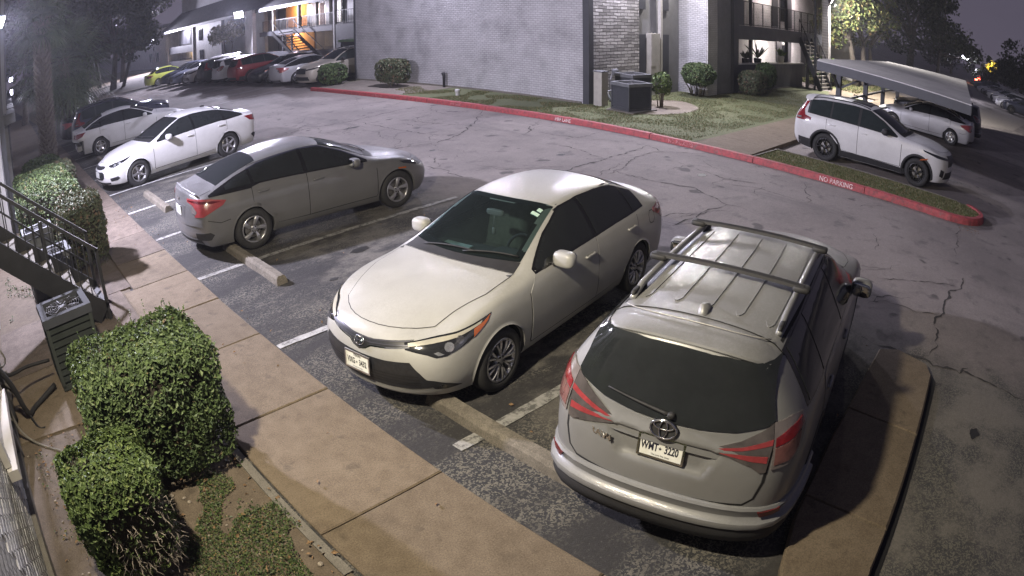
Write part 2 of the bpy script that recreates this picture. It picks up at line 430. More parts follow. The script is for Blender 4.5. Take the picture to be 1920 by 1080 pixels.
BLACK = mat('black_plastic', (0.020, 0.020, 0.022), 0.68, var=0.3, vscale=8)
GAP = mat('panel_gap_black', (0.008, 0.008, 0.009), 0.8, var=0.2)
RUBBER = mat('tyre_rubber', (0.022, 0.022, 0.023), 0.75, var=0.35, vscale=12, bump=0.3, bscale=60)
CHROME = mat('chrome', (0.75, 0.76, 0.78), 0.12, 1.0, var=0.1)
ALLOY = mat('alloy_silver', (0.55, 0.55, 0.57), 0.30, 0.85, var=0.15, vscale=9)
DALLOY = mat('alloy_dark', (0.045, 0.045, 0.048), 0.35, 0.6, var=0.2)
BMETAL = mat('black_painted_steel', (0.020, 0.021, 0.024), 0.5, var=0.35, vscale=6, bump=0.1)
CONC = ground_mat('concrete_tan', [(0.30, (0.0693, 0.0529, 0.0353)), (0.52, (0.1303, 0.1005, 0.0680)), (0.62, (0.1525, 0.1196, 0.0832)), (0.80, (0.1885, 0.1508, 0.1084))], (0.9, 7, 80), 0.35)
CONC2 = ground_mat('concrete_grey', [(0.30, (0.0868, 0.0806, 0.0682)), (0.55, (0.1612, 0.1488, 0.1271)), (0.80, (0.2232, 0.2077, 0.1798))], (1.3, 9, 80), 0.35)
CONC3 = ground_mat('concrete_stop', [(0.30, (0.050, 0.043, 0.034)), (0.50, (0.118, 0.104, 0.084)), (0.62, (0.160, 0.143, 0.117)), (0.80, (0.215, 0.194, 0.160))], (2.5, 11, 80), 0.6)
CONCD = ground_mat('concrete_dirty', [(0.30, (0.045, 0.034, 0.026)), (0.52, (0.095, 0.074, 0.058)), (0.62, (0.125, 0.099, 0.080)), (0.80, (0.17, 0.138, 0.112))], (1.4, 7, 70), 0.5)
SOIL = ground_mat('soil', [(0.30, (0.0510, 0.0391, 0.0272)), (0.55, (0.1148, 0.0892, 0.0629)), (0.80, (0.1785, 0.1445, 0.1062))], (0.8, 8, 60), 0.9)
# ------------------------------------------------------------------ cars
def lerp(a, b, t): return a + (b - a) * t

def car_cage(S):
    """box-topology cage: columns along the car, rows up the side, then hood / glass / roof between the rails"""
    C = S['cols']; n = len(C)
    V = []; F = []; idx = {}
    def put(key, p):
        idx[key] = len(V); V.append(Vector(p))
    for i, c in enumerate(C):
        for s in (-1, 1):
            for k in range(6):
                put(('s', i, k, s), (c['X'][k], s * c['Y'][k], c['Z'][k]))
        for j in (-1, 0, 1):
            f = 0.0 if j else 1.0
            y = j * c['Y'][5] * 0.56
            x = lerp(c['xc'], c['X'][5], 0.0 if j == 0 else 0.28); z = lerp(c['zc'], c['Z'][5], 0.0 if j == 0 else 0.22)
            put(('t', i, j), (x, y, z))
            put(('b', i, j), (c['X'][0], j * c['Y'][0] * 0.5, c['Z'][0]))
    for tagk, i, A in (('f', 0, S['front']), ('r', n - 1, S['rear'])):
        c = C[i]
        for k in range(6):
            for j in (-1, 0, 1):
                x = A[abs(j)][k]; z = A[2][k] if len(A) > 2 else c['Z'][k]
                y = j * c['Y'][k] * 0.56
                if k == 0: V[idx[('b', i, j)]] = Vector((x, y, z))
                elif k == 5: V[idx[('t', i, j)]] = Vector((x, y, lerp(c['zc'], c['Z'][5], 0.0 if j == 0 else 0.22)))
                else: put((tagk, j, k), (x, y, z))
    def side(i, k, s): return idx[('s', i, k, s)]
    def top(i, j): return idx[('t', i, j)] if abs(j) < 2 else side(i, 5, j // 2)
    def bot(i, j): return idx[('b', i, j)] if abs(j) < 2 else side(i, 0, j // 2)
    def end(t, i, j, k):
        if abs(j) == 2: return side(i, k, j // 2)
        if k == 0: return bot(i, j)
        if k == 5: return top(i, j)
        return idx[(t, j, k)]
    for i in range(n - 1):
        for k in range(5):
            F.append((side(i, k, -1), side(i+1, k, -1), side(i+1, k+1, -1), side(i, k+1, -1)))
            F.append((side(i, k, 1), side(i, k+1, 1), side(i+1, k+1, 1), side(i+1, k, 1)))
        for j in range(-2, 2):
            F.append((top(i, j), top(i+1, j), top(i+1, j+1), top(i, j+1)))
            F.append((bot(i, j), bot(i, j+1), bot(i+1, j+1), bot(i+1, j)))
    for j in range(-2, 2):
        for k in range(5):
            F.append((end('f', 0, j, k), end('f', 0, j, k+1), end('f', 0, j+1, k+1), end('f', 0, j+1, k)))
            F.append((end('r', n-1, j, k), end('r', n-1, j+1, k), end('r', n-1, j+1, k+1), end('r', n-1, j, k+1)))
    creases = []
    for i in range(n - 1):
        for s in (-1, 1):
            creases.append((side(i, 4, s), side(i+1, 4, s), S.get('crease_belt', 0.35)))
            creases.append((side(i, 5, s), side(i+1, 5, s), S.get('crease_rail', 0.25)))
            creases.append((side(i, 0, s), side(i+1, 0, s), 0.6))
            creases.append((side(i, 3, s), side(i+1, 3, s), S.get('crease_sh', 0.0)))
    for (t, i) in (('f', 0), ('r', n-1)):
        for j in range(-2, 2):
            creases.append((end(t, i, j, 5), end(t, i, j+1, 5), S.get('crease_'+t, 0.3)))
            creases.append((end(t, i, j, 0), end(t, i, j+1, 0), 0.5))
            for k in S.get('crk_'+t, ()):
                creases.append((end(t, i, j, k[0]), end(t, i, j+1, k[0]), k[1]))
    return V, F, creases

def car_body_mesh(S, name, mats, lv=3):
    V, F, cr = car_cage(S)
    me = bpy.data.meshes.new(name + '_cage')
    me.from_pydata([tuple(v) for v in V], [], F)
    bm = bmesh.new(); bm.from_mesh(me)
    cl = bm.edges.layers.float.new('crease_edge'); bm.verts.ensure_lookup_table()
    for a, b, w in cr:
        e = bm.edges.get((bm.verts[a], bm.verts[b]))
        if e: e[cl] = w
    bmesh.ops.recalc_face_normals(bm, faces=bm.faces)
    bm.to_mesh(me); bm.free()
    o = bpy.data.objects.new('cage_tmp', me); col.objects.link(o)
    md = o.modifiers.new('s', 'SUBSURF'); md.levels = lv; md.render_levels = lv
    dg = bpy.context.evaluated_depsgraph_get()
    m2 = bpy.data.meshes.new_from_object(o.evaluated_get(dg))
    bpy.data.objects.remove(o)
    # fit back to the exact length / width / height that smoothing ate
    xs = [v.co.x for v in m2.vertices]; ys = [abs(v.co.y) for v in m2.vertices]; zs = [v.co.z for v in m2.vertices]
    x0, x1, y1, z1 = min(xs), max(xs), max(ys), max(zs); zb = min(zs)
    for v in m2.vertices:
        v.co.x = (v.co.x - x0) / (x1 - x0) * S['L']; v.co.y *= S['W'] / 2 / y1
        v.co.z = zb + (v.co.z - zb) * (S['H'] - zb) / (z1 - zb)
    m2.materials.clear()
    for m in mats: m2.materials.append(m)
    for p in m2.polygons: p.use_smooth = True
    m2.name = name
    full = m2.copy()
    # wheel openings
    w = MB()
    for x in (S['xf'], S['xr']):
        for s in (-1, 1):
            r = S['ra']; n = 40; yi = S['W']/2 - 0.36; yo = S['W']/2 + 0.2
            ring = [(x + r*math.cos(2*PI*k/n), (S['wr'] - 0.01) + r*math.sin(2*PI*k/n)) for k in range(n)]
            vs = [(a, s*yi, b) for a, b in ring] + [(a, s*yo, b) for a, b in ring]
            fs = [tuple(range(n)), tuple(reversed(range(n, 2*n)))] + [(k, n+k, n+(k+1) % n, (k+1) % n) for k in range(n)]
            if s > 0: fs = [tuple(reversed(f)) for f in fs]
            w.add(vs, fs, 0)
    cm = w.mesh('cut', [GAP])
    bmn = bmesh.new(); bmn.from_mesh(cm); bmesh.ops.recalc_face_normals(bmn, faces=bmn.faces); bmn.to_mesh(cm); bmn.free()
    co = bpy.data.objects.new('cut_tmp', cm); col.objects.link(co)
    bo = bpy.data.objects.new('body_tmp', m2); col.objects.link(bo)
    md = bo.modifiers.new('b', 'BOOLEAN'); md.operation = 'DIFFERENCE'; md.object = co; md.solver = 'EXACT'; md.material_mode = 'TRANSFER'
    dg = bpy.context.evaluated_depsgraph_get()
    m3 = bpy.data.meshes.new_from_object(bo.evaluated_get(dg))
    bpy.data.objects.remove(bo); bpy.data.objects.remove(co)
    m3.set_sharp_from_angle(angle=R(38))
    m3.name = name
    return full, m3

class Proj:
    """lays thin panels, glass and lamps onto a body surface"""
    def __init__(s, me):
        s.vn = [v.normal.copy() for v in me.vertices]
        s.co = [v.co.copy() for v in me.vertices]
        s.polys = [tuple(p.vertices) for p in me.polygons]
        s.t = BVHTree.FromPolygons(s.co, s.polys)
    def hit(s, o, d):
        o = o + Vector((1.3e-4, 1.7e-4, 1.1e-4))
        loc, nrm, i, dist = s.t.ray_cast(o, d)
        for jx, jy, jz in ((.0007, .0007, .0005), (-.0009, .0006, -.0007), (.004, -.003, .003), (-.004, .004, -.004), (.0, .0, -.012), (.012, .0, .0)):
            if loc is not None: break
            loc, nrm, i, dist = s.t.ray_cast(o + Vector((jx, jy, jz)), d)
        if loc is None:
            loc, nrm, i, dist = s.t.find_nearest(o + d * 1.2)
        p = s.polys[i]
        n = Vector()
        tot = 0
        for vi in p:
            w = 1.0 / ((s.co[vi] - loc).length + 1e-4); n += s.vn[vi] * w
        return loc, n.normalized()
    def basis(s, view):
        if view == 'left': return (lambda a, b: Vector((a, 3, b))), Vector((0, -1, 0))      # +y side
        if view == 'right': return (lambda a, b: Vector((a, -3, b))), Vector((0, 1, 0))
        if view == 'top': return (lambda a, b: Vector((a, b, 4))), Vector((0, 0, -1))
        if view == 'front': return (lambda a, b: Vector((-3, a, b))), Vector((1, 0, 0))
        if view == 'rear': return (lambda a, b: Vector((9, a, b))), Vector((-1, 0, 0))
        ang, cx, cy = view   # ray comes from direction ang (about z) towards (cx, cy); first coord runs sideways
        d = Vector((-math.cos(ang), -math.sin(ang), 0)); u = Vector((-math.sin(ang), math.cos(ang), 0)); o = Vector((cx, cy, 0)) - d * 3
        return (lambda a, b: o + u * a + Vector((0, 0, b))), d
    def patch(s, mb, poly, view, off=0.003, res=0.06, m=0, skirt=0.006, dz=None):
        f, d = s.basis(view)
        bm = bmesh.new()
        vs = [bm.verts.new((a, b, 0)) for a, b in poly]
        fc = bm.faces.new(vs)
        bmesh.ops.triangulate(bm, faces=[fc], ngon_method='EAR_CLIP')
        for ax in (0, 1):
            lo = min(p[ax] for p in poly); hi = max(p[ax] for p in poly)
            nn = int((hi - lo) / res)
            for k in range(1, nn + 1):
                c = lo + (hi - lo) * k / (nn + 1) + .0013
                pc = [0, 0, 0]; pc[ax] = c; no = [0, 0, 0]; no[ax] = 1
                bmesh.ops.bisect_plane(bm, geom=bm.verts[:] + bm.edges[:] + bm.faces[:], plane_co=pc, plane_no=no)
        bmesh.ops.remove_doubles(bm, verts=bm.verts[:], dist=.003); bmesh.ops.dissolve_degenerate(bm, edges=bm.edges[:], dist=.0005)
        bm.verts.ensure_lookup_table(); bm.verts.index_update()
        P = []; Q = []
        for v in bm.verts:
            loc, n = s.hit(f(v.co.x, v.co.y), d)
            if n.dot(d) > 0: n = -n
            o2 = off if dz is None else off + dz(v.co.x, v.co.y)
            P.append(loc + n * o2); Q.append(loc - n * skirt)
        fs = []
        bm.normal_update()
        o0 = f(0, 0); sgn = (f(1, 0) - o0).cross(f(0, 1) - o0).dot(d)
        for fa in bm.faces:
            ix = [v.index for v in fa.verts]
            if fa.normal.z*sgn > 0: ix.reverse()
            fs.append(ix)
        mb.add(P, fs, m, True)
        bd = [e for e in bm.edges if len(e.link_faces) == 1]
        sv = []; sf = []
        for e in bd:
            a, b = e.verts[0].index, e.verts[1].index; k = len(sv)
            sv += [P[a], P[b], Q[b], Q[a]]; sf.append((k, k+1, k+2, k+3))
        mb.add(sv, sf, m, False)
        bm.free()
        return mb
    def ribbon(s, mb, path, view, w=0.008, off=0.004, res=0.05, m=0, closed=False):
        pts = []
        P0 = [Vector((a, b)) for a, b in path]
        if closed: P0.append(P0[0])
        for i in range(len(P0) - 1):
            L = (P0[i+1] - P0[i]).length; k = max(1, int(L / res))
            for q in range(k): pts.append(P0[i].lerp(P0[i+1], q / k))
        pts.append(P0[-1])
        f, d = s.basis(view)
        vs = []; fs = []
        for i, p in enumerate(pts):
            t = (pts[min(i+1, len(pts)-1)] - pts[max(i-1, 0)]).normalized(); nn = Vector((-t.y, t.x)) * w / 2
            for q in (p + nn, p - nn):
                loc, n = s.hit(f(q.x, q.y), d)
                if n.dot(d) > 0: n = -n
                vs.append(loc + n * off)
        for i in range(len(pts) - 1):
            q = [2*i, 2*i+1, 2*i+3, 2*i+2]
            a, b, c = vs[q[0]], vs[q[1]], vs[q[2]]
            if (b - a).cross(c - a).dot(d) > 0: q.reverse()
            fs.append(q)
        mb.add(vs, fs, m, True)
        return mb

def smooth_poly(pts, it=2, closed=True):
    """Chaikin corner cutting"""
    for _ in range(it):
        out = []; n = len(pts)
        for i in range(n if closed else n - 1):
            a, b = pts[i], pts[(i+1) % n]
            out += [(a[0]*.75+b[0]*.25, a[1]*.75+b[1]*.25), (a[0]*.25+b[0]*.75, a[1]*.25+b[1]*.75)]
        if not closed: out = [pts[0]] + out + [pts[-1]]
        pts = out
    return pts

def ell(cx, cy, rx, ry, n=24, rot=0.0):
    c, s = math.cos(rot), math.sin(rot)
    return [(cx + rx*math.cos(t)*c - ry*math.sin(t)*s, cy + rx*math.cos(t)*s + ry*math.sin(t)*c) for t in (2*PI*k/n for k in range(n))]

def wheel_meshes(key, r, w, rr, style, rim_m, n):
    """tyre and rim meshes, axle along y, outer face towards +y"""
    t = MB(); h = w/2
    t.lathe([(rr, h*0.55), (rr, h*0.80), (rr+0.012, h*0.95), (lerp(rr, r, .45), h*1.0), (r-0.028, h*0.93), (r-0.008, h*0.78), (r, h*0.5), (r, -h*0.5), (r-0.01, -h*0.8), (rr+0.02, -h), (rr, -h*0.8)], 'y', 44)
    tm = t.mesh('tyre_' + key, [RUBBER])
    b = MB()
    b.lathe([(rr+0.002, h*0.84), (rr-0.006, h*0.90), (rr-0.020, h*0.86), (rr-0.026, h*0.55), (rr-0.03, -h*0.6)], 'y', 40, 0)
    b.lathe([(rr-0.03, -h*0.35), (0.02, -h*0.30)], 'y', 30, 1)                       # dark well
    b.lathe([(0.145, h*0.12), (0.145, h*0.05), (0.05, h*0.05)], 'y', 30, 2)           # brake disc
    b.lathe([(0.145, h*0.12), (0.05, h*0.14)], 'y', 30, 2)
    hub = h*0.62
    for k in range(n):
        a = 2*PI*k/n
        specs = {'single': [(0.0, 0.050, 0.062, 0.0)], 'double': [(-0.13, 0.019, 0.026, -0.05), (0.13, 0.019, 0.026, 0.05)],
                 'star': [(0.0, 0.058, 0.048, 0.0)], 'blade': [(0.0, 0.030, 0.085, 0.22)], 'thin': [(0.0, 0.020, 0.026, 0.0)],
                 'vee': [(-0.06, 0.022, 0.022, -0.16), (0.06, 0.022, 0.022, 0.16)]}[style]
        for da, w0, w1, tw in specs:
            pts = []
            for q in range(5):
                f = q/4; rad = lerp(0.045, rr-0.012, f); ww = lerp(w0, w1, f); aa = a + da*(0.35+0.65*f if style == 'double' else f*0 + 1) + tw*f
                y = lerp(hub+0.006, h*0.84, f) + (0.010*math.sin(PI*f))
                c, s_ = math.cos(aa), math.sin(aa)
                ux, uz = -s_, c
                pts.append([(rad*c - ux*ww/2, y, rad*s_ - uz*ww/2), (rad*c - ux*ww*0.28, y+0.010, rad*s_ - uz*ww*0.28), (rad*c + ux*ww*0.28, y+0.010, rad*s_ + uz*ww*0.28), (rad*c + ux*ww/2, y, rad*s_ + uz*ww/2), (rad*c + ux*ww/2, y-0.03, rad*s_ + uz*ww/2), (rad*c - ux*ww/2, y-0.03, rad*s_ - uz*ww/2)])
            vs = [p for ring in pts for p in ring]; fs = []
            for q in range(4):
                for e in range(6):
                    fs.append((q*6+e, q*6+(e+1) % 6, (q+1)*6+(e+1) % 6, (q+1)*6+e))
            b.add(vs, fs, 0, False)
    b.lathe([(0.062, hub-0.02), (0.062, hub+0.012), (0.050, hub+0.018), (0.0, hub+0.018)], 'y', 20, 0)
    for k in range(5):
        a = 2*PI*k/5+0.3
        b.lathe([(0.010, hub+0.02), (0.010, hub+0.028), (0.0, hub+0.028)], 'y', 8, 1, (0.042*math.cos(a), 0, 0.042*math.sin(a)))
    bm_ = b.mesh('rim_' + key, [rim_m, GAP, mat('brake_disc', (0.25, 0.24, 0.23), 0.4, 0.8, var=0.3)])
    return tm, bm_

def text_mesh(body, size, name, m, font_bold=0.0, sx=1.0, ext=0.0):
    cu = bpy.data.curves.new(name, 'FONT'); cu.body = body; cu.size = size; cu.align_x = 'CENTER'; cu.align_y = 'CENTER'
    cu.offset = font_bold; cu.extrude = ext; cu.resolution_u = 3
    o = bpy.data.objects.new('txt_tmp', cu); col.objects.link(o)
    dg = bpy.context.evaluated_depsgraph_get()
    me = bpy.data.meshes.new_from_object(o.evaluated_get(dg)); bpy.data.objects.remove(o)
    for v in me.vertices: v.co.x *= sx
    me.materials.clear(); me.materials.append(m); me.name = name
    return me

def emblem(mb, c, ux, uy, un, rx, ry, m=0):
    """three interlaced ovals on an oval ring"""
    c, ux, uy, un = Vector(c), Vector(ux), Vector(uy), Vector(un)
    def ring(cx, cy, a, b, w, z):
        n = 28; pts = [c + ux*(cx + a*math.cos(2*PI*k/n)) + uy*(cy + b*math.sin(2*PI*k/n)) + un*z for k in range(n+1)]
        mb.tube(pts, w, 6, m, cap=False)
    ring(0, 0, rx, ry, rx*0.085, 0.006)
    ring(0, ry*0.42, rx*0.78, ry*0.44, rx*0.07, 0.008)
    ring(0, 0, rx*0.30, ry*0.92, rx*0.07, 0.010)

def plate(parent, loc, rot, num, frame=True):
    """Texas licence plate"""
    L_, H_ = 0.305, 0.152
    w = MB(); w.box((-L_/2, -H_/2, 0), (L_/2, H_/2, 0.003))
    p = w.build('licence_plate', [mat('plate_white', (0.74, 0.75, 0.70), 0.45, var=0.08, vscale=14)], parent)
    p.location = loc; p.rotation_euler = rot
    ink = mat('plate_ink', (0.015, 0.016, 0.03), 0.6, var=0.1)
    ink2 = mat('plate_ink_grey', (0.12, 0.12, 0.13), 0.6, var=0.1)
    n1, n2 = num.split()
    inst('lettering', text_mesh(n1, 0.080, 'plate_number', ink, 0.0022, 0.62), p, (-.080, -0.006, 0.0045))
    inst('lettering', text_mesh(n2, 0.080, 'plate_number', ink, 0.0022, 0.62), p, (.072, -0.006, 0.0045))
    st_ = MB(); pts = [(math.cos(PI/2 + k*PI/5)*(.012 if k % 2 == 0 else .0055) - .006, math.sin(PI/2 + k*PI/5)*(.013 if k % 2 == 0 else .006) - .006) for k in range(10)]; st_.prism(pts, .004, .0052); st_.build('star_mark', [ink], p)
    inst('lettering', text_mesh('TEXAS', 0.030, 'plate_state', ink, 0.001, 1.1), p, (0, 0.054, 0.0045))
    inst('lettering', text_mesh('The Lone Star State', 0.016, 'plate_motto', ink2, 0.0003), p, (0, -0.058, 0.0045))
    if frame:
        f = MB(); t = 0.012
        for lo, hi in (((-L_/2-t, -H_/2-t, -0.002), (L_/2+t, -H_/2+0.004, 0.008)), ((-L_/2-t, H_/2-0.004, -0.002), (L_/2+t, H_/2+t, 0.008)), ((-L_/2-t, -H_/2+0.004, -0.002), (-L_/2+0.004, H_/2-0.004, 0.008)), ((L_/2-0.004, -H_/2+0.004, -0.002), (L_/2+t, H_/2-0.004, 0.008))):
            f.box(lo, hi)
        f.build('plate_frame', [CHROME], p)
    return p

# ---- parametric cages
def sedan(L, W, H, xf, xr, wr, **k):
    g = lambda a, d: k.get(a, d)
    w = W/2; zn, zh = g('zn', 0.76), g('zh', 0.985)      # nose height, cowl height
    xa, xt, xc, xb = g('xa', 1.50), g('xt', 2.30), g('xc', L-1.10), g('xb', L-0.42)
    zb0, zb1, zd = g('zb0', 0.925), g('zb1', 1.01), g('zd', 1.03)
    yr = g('yr', 0.555)
    zr = H
    sh = g('sh', 0.77)   # shoulder
    C = []
    def c(X, Y, Z, xc_, zc_):
        if not isinstance(X, (list, tuple)): X = [X]*6
        C.append(dict(X=list(X), Y=list(Y), Z=list(Z), xc=xc_, zc=zc_))
    nb = g('nose', 0.0)
    c([.31, .25, .22, .27, .36, .46], [w*.78, w*.85, w*.87, w*.86, w*.79, w*.64], [.20, .32, .50, zn-.13, zn-.035, zn-.005], .14, zn+.01)
    c(.62, [w*.90, w*.965, w*.99, w*.975, w*.91, w*.74], [.19, .33, .53, lerp(zn, zh, .15)-.08, lerp(zn, zh, .38), lerp(zn, zh, .42)+.01], .60, lerp(zn, zh, .52)+.03)
    c(xf, [w*.90, w*.98, w, w*.985, w*.925, w*.77], [.19, .33, .55, lerp(zn, zh, .45)-.07, lerp(zn, zh, .62), lerp(zn, zh, .70)+.01], xf-.04, lerp(zn, zh, .78)+.03)
    c(1.30*xa/1.5, [w*.90, w*.98, w, w*.985, w*.94, w*.80], [.19, .33, .56, sh-.02, zb0-.03, lerp(zn, zh, .93)], 1.18*xa/1.5, zh+.015)
    c([xa-.05]*5 + [xa], [w*.90, w*.98, w, w*.985, w*.945, w*.80], [.19, .33, .57, sh, zb0, zh], xa-.20, zh+.045)
    xm = lerp(xa, xt, .5)
    c([xm-.04]*5 + [xm+.02], [w*.90, w*.98, w, w*.985, w*.945, lerp(w*.80, yr, .58)], [.19, .33, .57, sh+.015, lerp(zb0, zb1, .3), lerp(zh, zr-.075, .60)], xm-.15, lerp(zh+.045, zr-.03, .57))
    c([xt-.08]*5 + [xt], [w*.90, w*.98, w, w*.985, w*.945, yr+.012], [.19, .33, .57, sh+.03, lerp(zb0, zb1, .5), zr-.075], xt-.09, zr-.03)
    xB = lerp(xt, xc, .33)
    c(xB, [w*.90, w*.98, w, w*.985, w*.945, yr+.005], [.19, .33, .57, sh+.04, lerp(zb0, zb1, .7), zr-.048], xB, zr)
    xD = lerp(xt, xc, .67)
    c(xD, [w*.90, w*.98, w, w*.985, w*.94, yr], [.19, .33, .57, sh+.055, lerp(zb0, zb1, .9), zr-.058+g('dz2', 0)], xD, zr-.008+g('dz2', 0))
    zC = zr-.11+g('dzc', 0)
    c([xc]*5 + [xc], [w*.90, w*.98, w, w*.99, w*.94, yr-.008], [.19, .33, .57, sh+.065, zb1, zC], xc, zC+.065)
    x2 = lerp(xc, xb, .5)
    c([x2]*5 + [x2+.02], [w*.90, w*.98, w, w*.99, w*.93, lerp(yr, w*.76, .5)], [.19, .34, .58, sh+.075, zb1+.01, lerp(zC, zd, .5)+.025], x2+.02, lerp(zC+.065, zd+.035, .5)+.02)
    c([xb-.03]*5 + [xb], [w*.89, w*.97, w*.995, w*.985, w*.915, w*.76], [.20, .34, .58, sh+.075, zb1-.005, zd+.005], xb-.02, zd+.045)
    xq = L-.26
    c([xq]*6, [w*.86, w*.945, w*.97, w*.955, w*.88, w*.73], [.21, .35, .58, sh+.07, zb1-.035, zd-.012], xq+.02, zd+.030)
    tl = g('tail', 0.0)
    c([L-.30, L-.20, L-.17, L-.18, L-.17-tl, L-.16-tl], [w*.78, w*.86, w*.885, w*.87, w*.80, w*.66], [.24, .36, .57, sh+.05, zb1-.06, zd-.02], L-.07-tl, zd+.012)
    return dict(L=L, W=W, H=H, xf=xf, xr=xr, wr=wr, ra=wr+.045, cols=C,
        front=([.06, .015, .0, .03, .09, .15], [.11, .06, .04, .07, .15, .23]),
        rear=([L-.06, L, L, L-.02, L-.045-tl, L-.06-tl], [L-.10, L-.035, L-.035, L-.05, L-.07-tl, L-.085-tl]),
        crease_belt=g('crease_belt', .30), crease_rail=.2, crease_f=.15, crease_r=g('crease_r', .55), crease_sh=g('crease_sh', 0.25), xa=xa, xt=xt, xc=xc, xb=xb)

def suv(L, W, H, xf, xr, wr, **k):
    g = lambda a, d: k.get(a, d)
    w = W/2; zn, zh = g('zn', 0.96), g('zh', 1.12)
    xa, xt = g('xa', 1.40), g('xt', 2.20)
    zb0, zb1 = g('zb0', 1.06), g('zb1', 1.15); yr = g('yr', .595); sh = g('sh', .88)
    zr = H; xe = g('xe', L-.24)      # roof rear edge
    C = []
    def c(X, Y, Z, xc_, zc_):
        if not isinstance(X, (list, tuple)): X = [X]*6
        C.append(dict(X=list(X), Y=list(Y), Z=list(Z), xc=xc_, zc=zc_))
    c([.30, .25, .22, .24, .30, .40], [w*.80, w*.87, w*.89, w*.88, w*.82, w*.68], [.23, .38, .58, zn-.16, zn-.05, zn-.01], .13, zn+.015)
    c(.62, [w*.91, w*.97, w*.99, w*.98, w*.93, w*.77], [.22, .39, .61, lerp(zn, zh, .2)-.11, lerp(zn, zh, .35), lerp(zn, zh, .42)], .58, lerp(zn, zh, .5)+.035)
    c(xf, [w*.91, w*.985, w, w*.99, w*.94, w*.79], [.22, .40, .63, lerp(zn, zh, .45)-.10, lerp(zn, zh, .6), lerp(zn, zh, .70)], xf-.03, lerp(zn, zh, .75)+.035)
    c(1.22*xa/1.4, [w*.91, w*.985, w, w*.99, w*.95, w*.80], [.22, .40, .64, sh-.02, zb0-.02, lerp(zn, zh, .92)], 1.1*xa/1.4, zh+.02)
    c([xa-.05]*5 + [xa], [w*.91, w*.985, w, w*.99, w*.95, w*.80], [.22, .40, .65, sh, zb0, zh], xa-.18, zh+.05)
    xm = lerp(xa, xt, .5)
    c([xm-.04]*5 + [xm+.02], [w*.91, w*.985, w, w*.99, w*.95, lerp(w*.80, yr, .6)], [.22, .40, .65, sh+.01, lerp(zb0, zb1, .25), lerp(zh, zr-.09, .60)], xm-.14, lerp(zh+.05, zr-.035, .57))
    c([xt-.08]*5 + [xt], [w*.91, w*.985, w, w*.99, w*.95, yr+.015], [.22, .40, .65, sh+.02, lerp(zb0, zb1, .4), zr-.09], xt-.09, zr-.035)
    for f, dz in ((.25, .058), (.5, .058), (.75, .07)):
        x = lerp(xt, xe, f)
        c(x, [w*.91, w*.985, w, w*.99, w*.945, yr + .012*(1-f)], [.22, .40, .65, sh+.02+.03*f, lerp(zb0, zb1, .4+.6*f), zr-dz-g('drop', .0)*max(0, f-.25)], x, zr-(.0 if f < .6 else .012)-g('drop', .0)*max(0, f-.25))
    zE = zr-.13-g('drop', 0)
    c([L-.50]*4 + [L-.42, xe-.13], [w*.90, w*.98, w, w*.99, w*.925, yr-.005], [.23, .41, .65, sh+.055, zb1+.005, zE+.03], xe-.09, zr-.035-g('drop', 0)*.9)
    tr = g('rake', .14)
    c([L-.24, L-.145, L-.115, L-.13, L-.185, xe], [w*.84, w*.92, w*.945, w*.935, w*.865, yr-.02], [.30, .42, .64, sh+.05, zb1-.02, zE], xe+.05, zr-.075-g('drop', 0))
    return dict(L=L, W=W, H=H, xf=xf, xr=xr, wr=wr, ra=wr+.055, cols=C,
        front=([.05, .02, .0, .015, .05, .13], [.10, .06, .04, .055, .10, .20]),
        rear=([L-.08, L-.005, L, L-.015, L-.07, xe+.07], [L-.095, L-.02, L-.018, L-.03, L-.085, xe+.055]),
        crease_belt=g('crease_belt', .3), crease_rail=.3, crease_f=.2, crease_r=.5, crease_sh=g('crease_sh', .35), xa=xa, xt=xt, xc=xe-.3, xb=L-.3)

def curve_at(S, key, x):
    pts = [(c['X'][key], c['Z'][key]) for c in S['cols']]
    for (xa, za), (xb, zb) in zip(pts, pts[1:]):
        if xa <= x <= xb: return lerp(za, zb, (x - xa) / max(1e-6, xb - xa))
    return pts[0][1] if x < pts[0][0] else pts[-1][1]

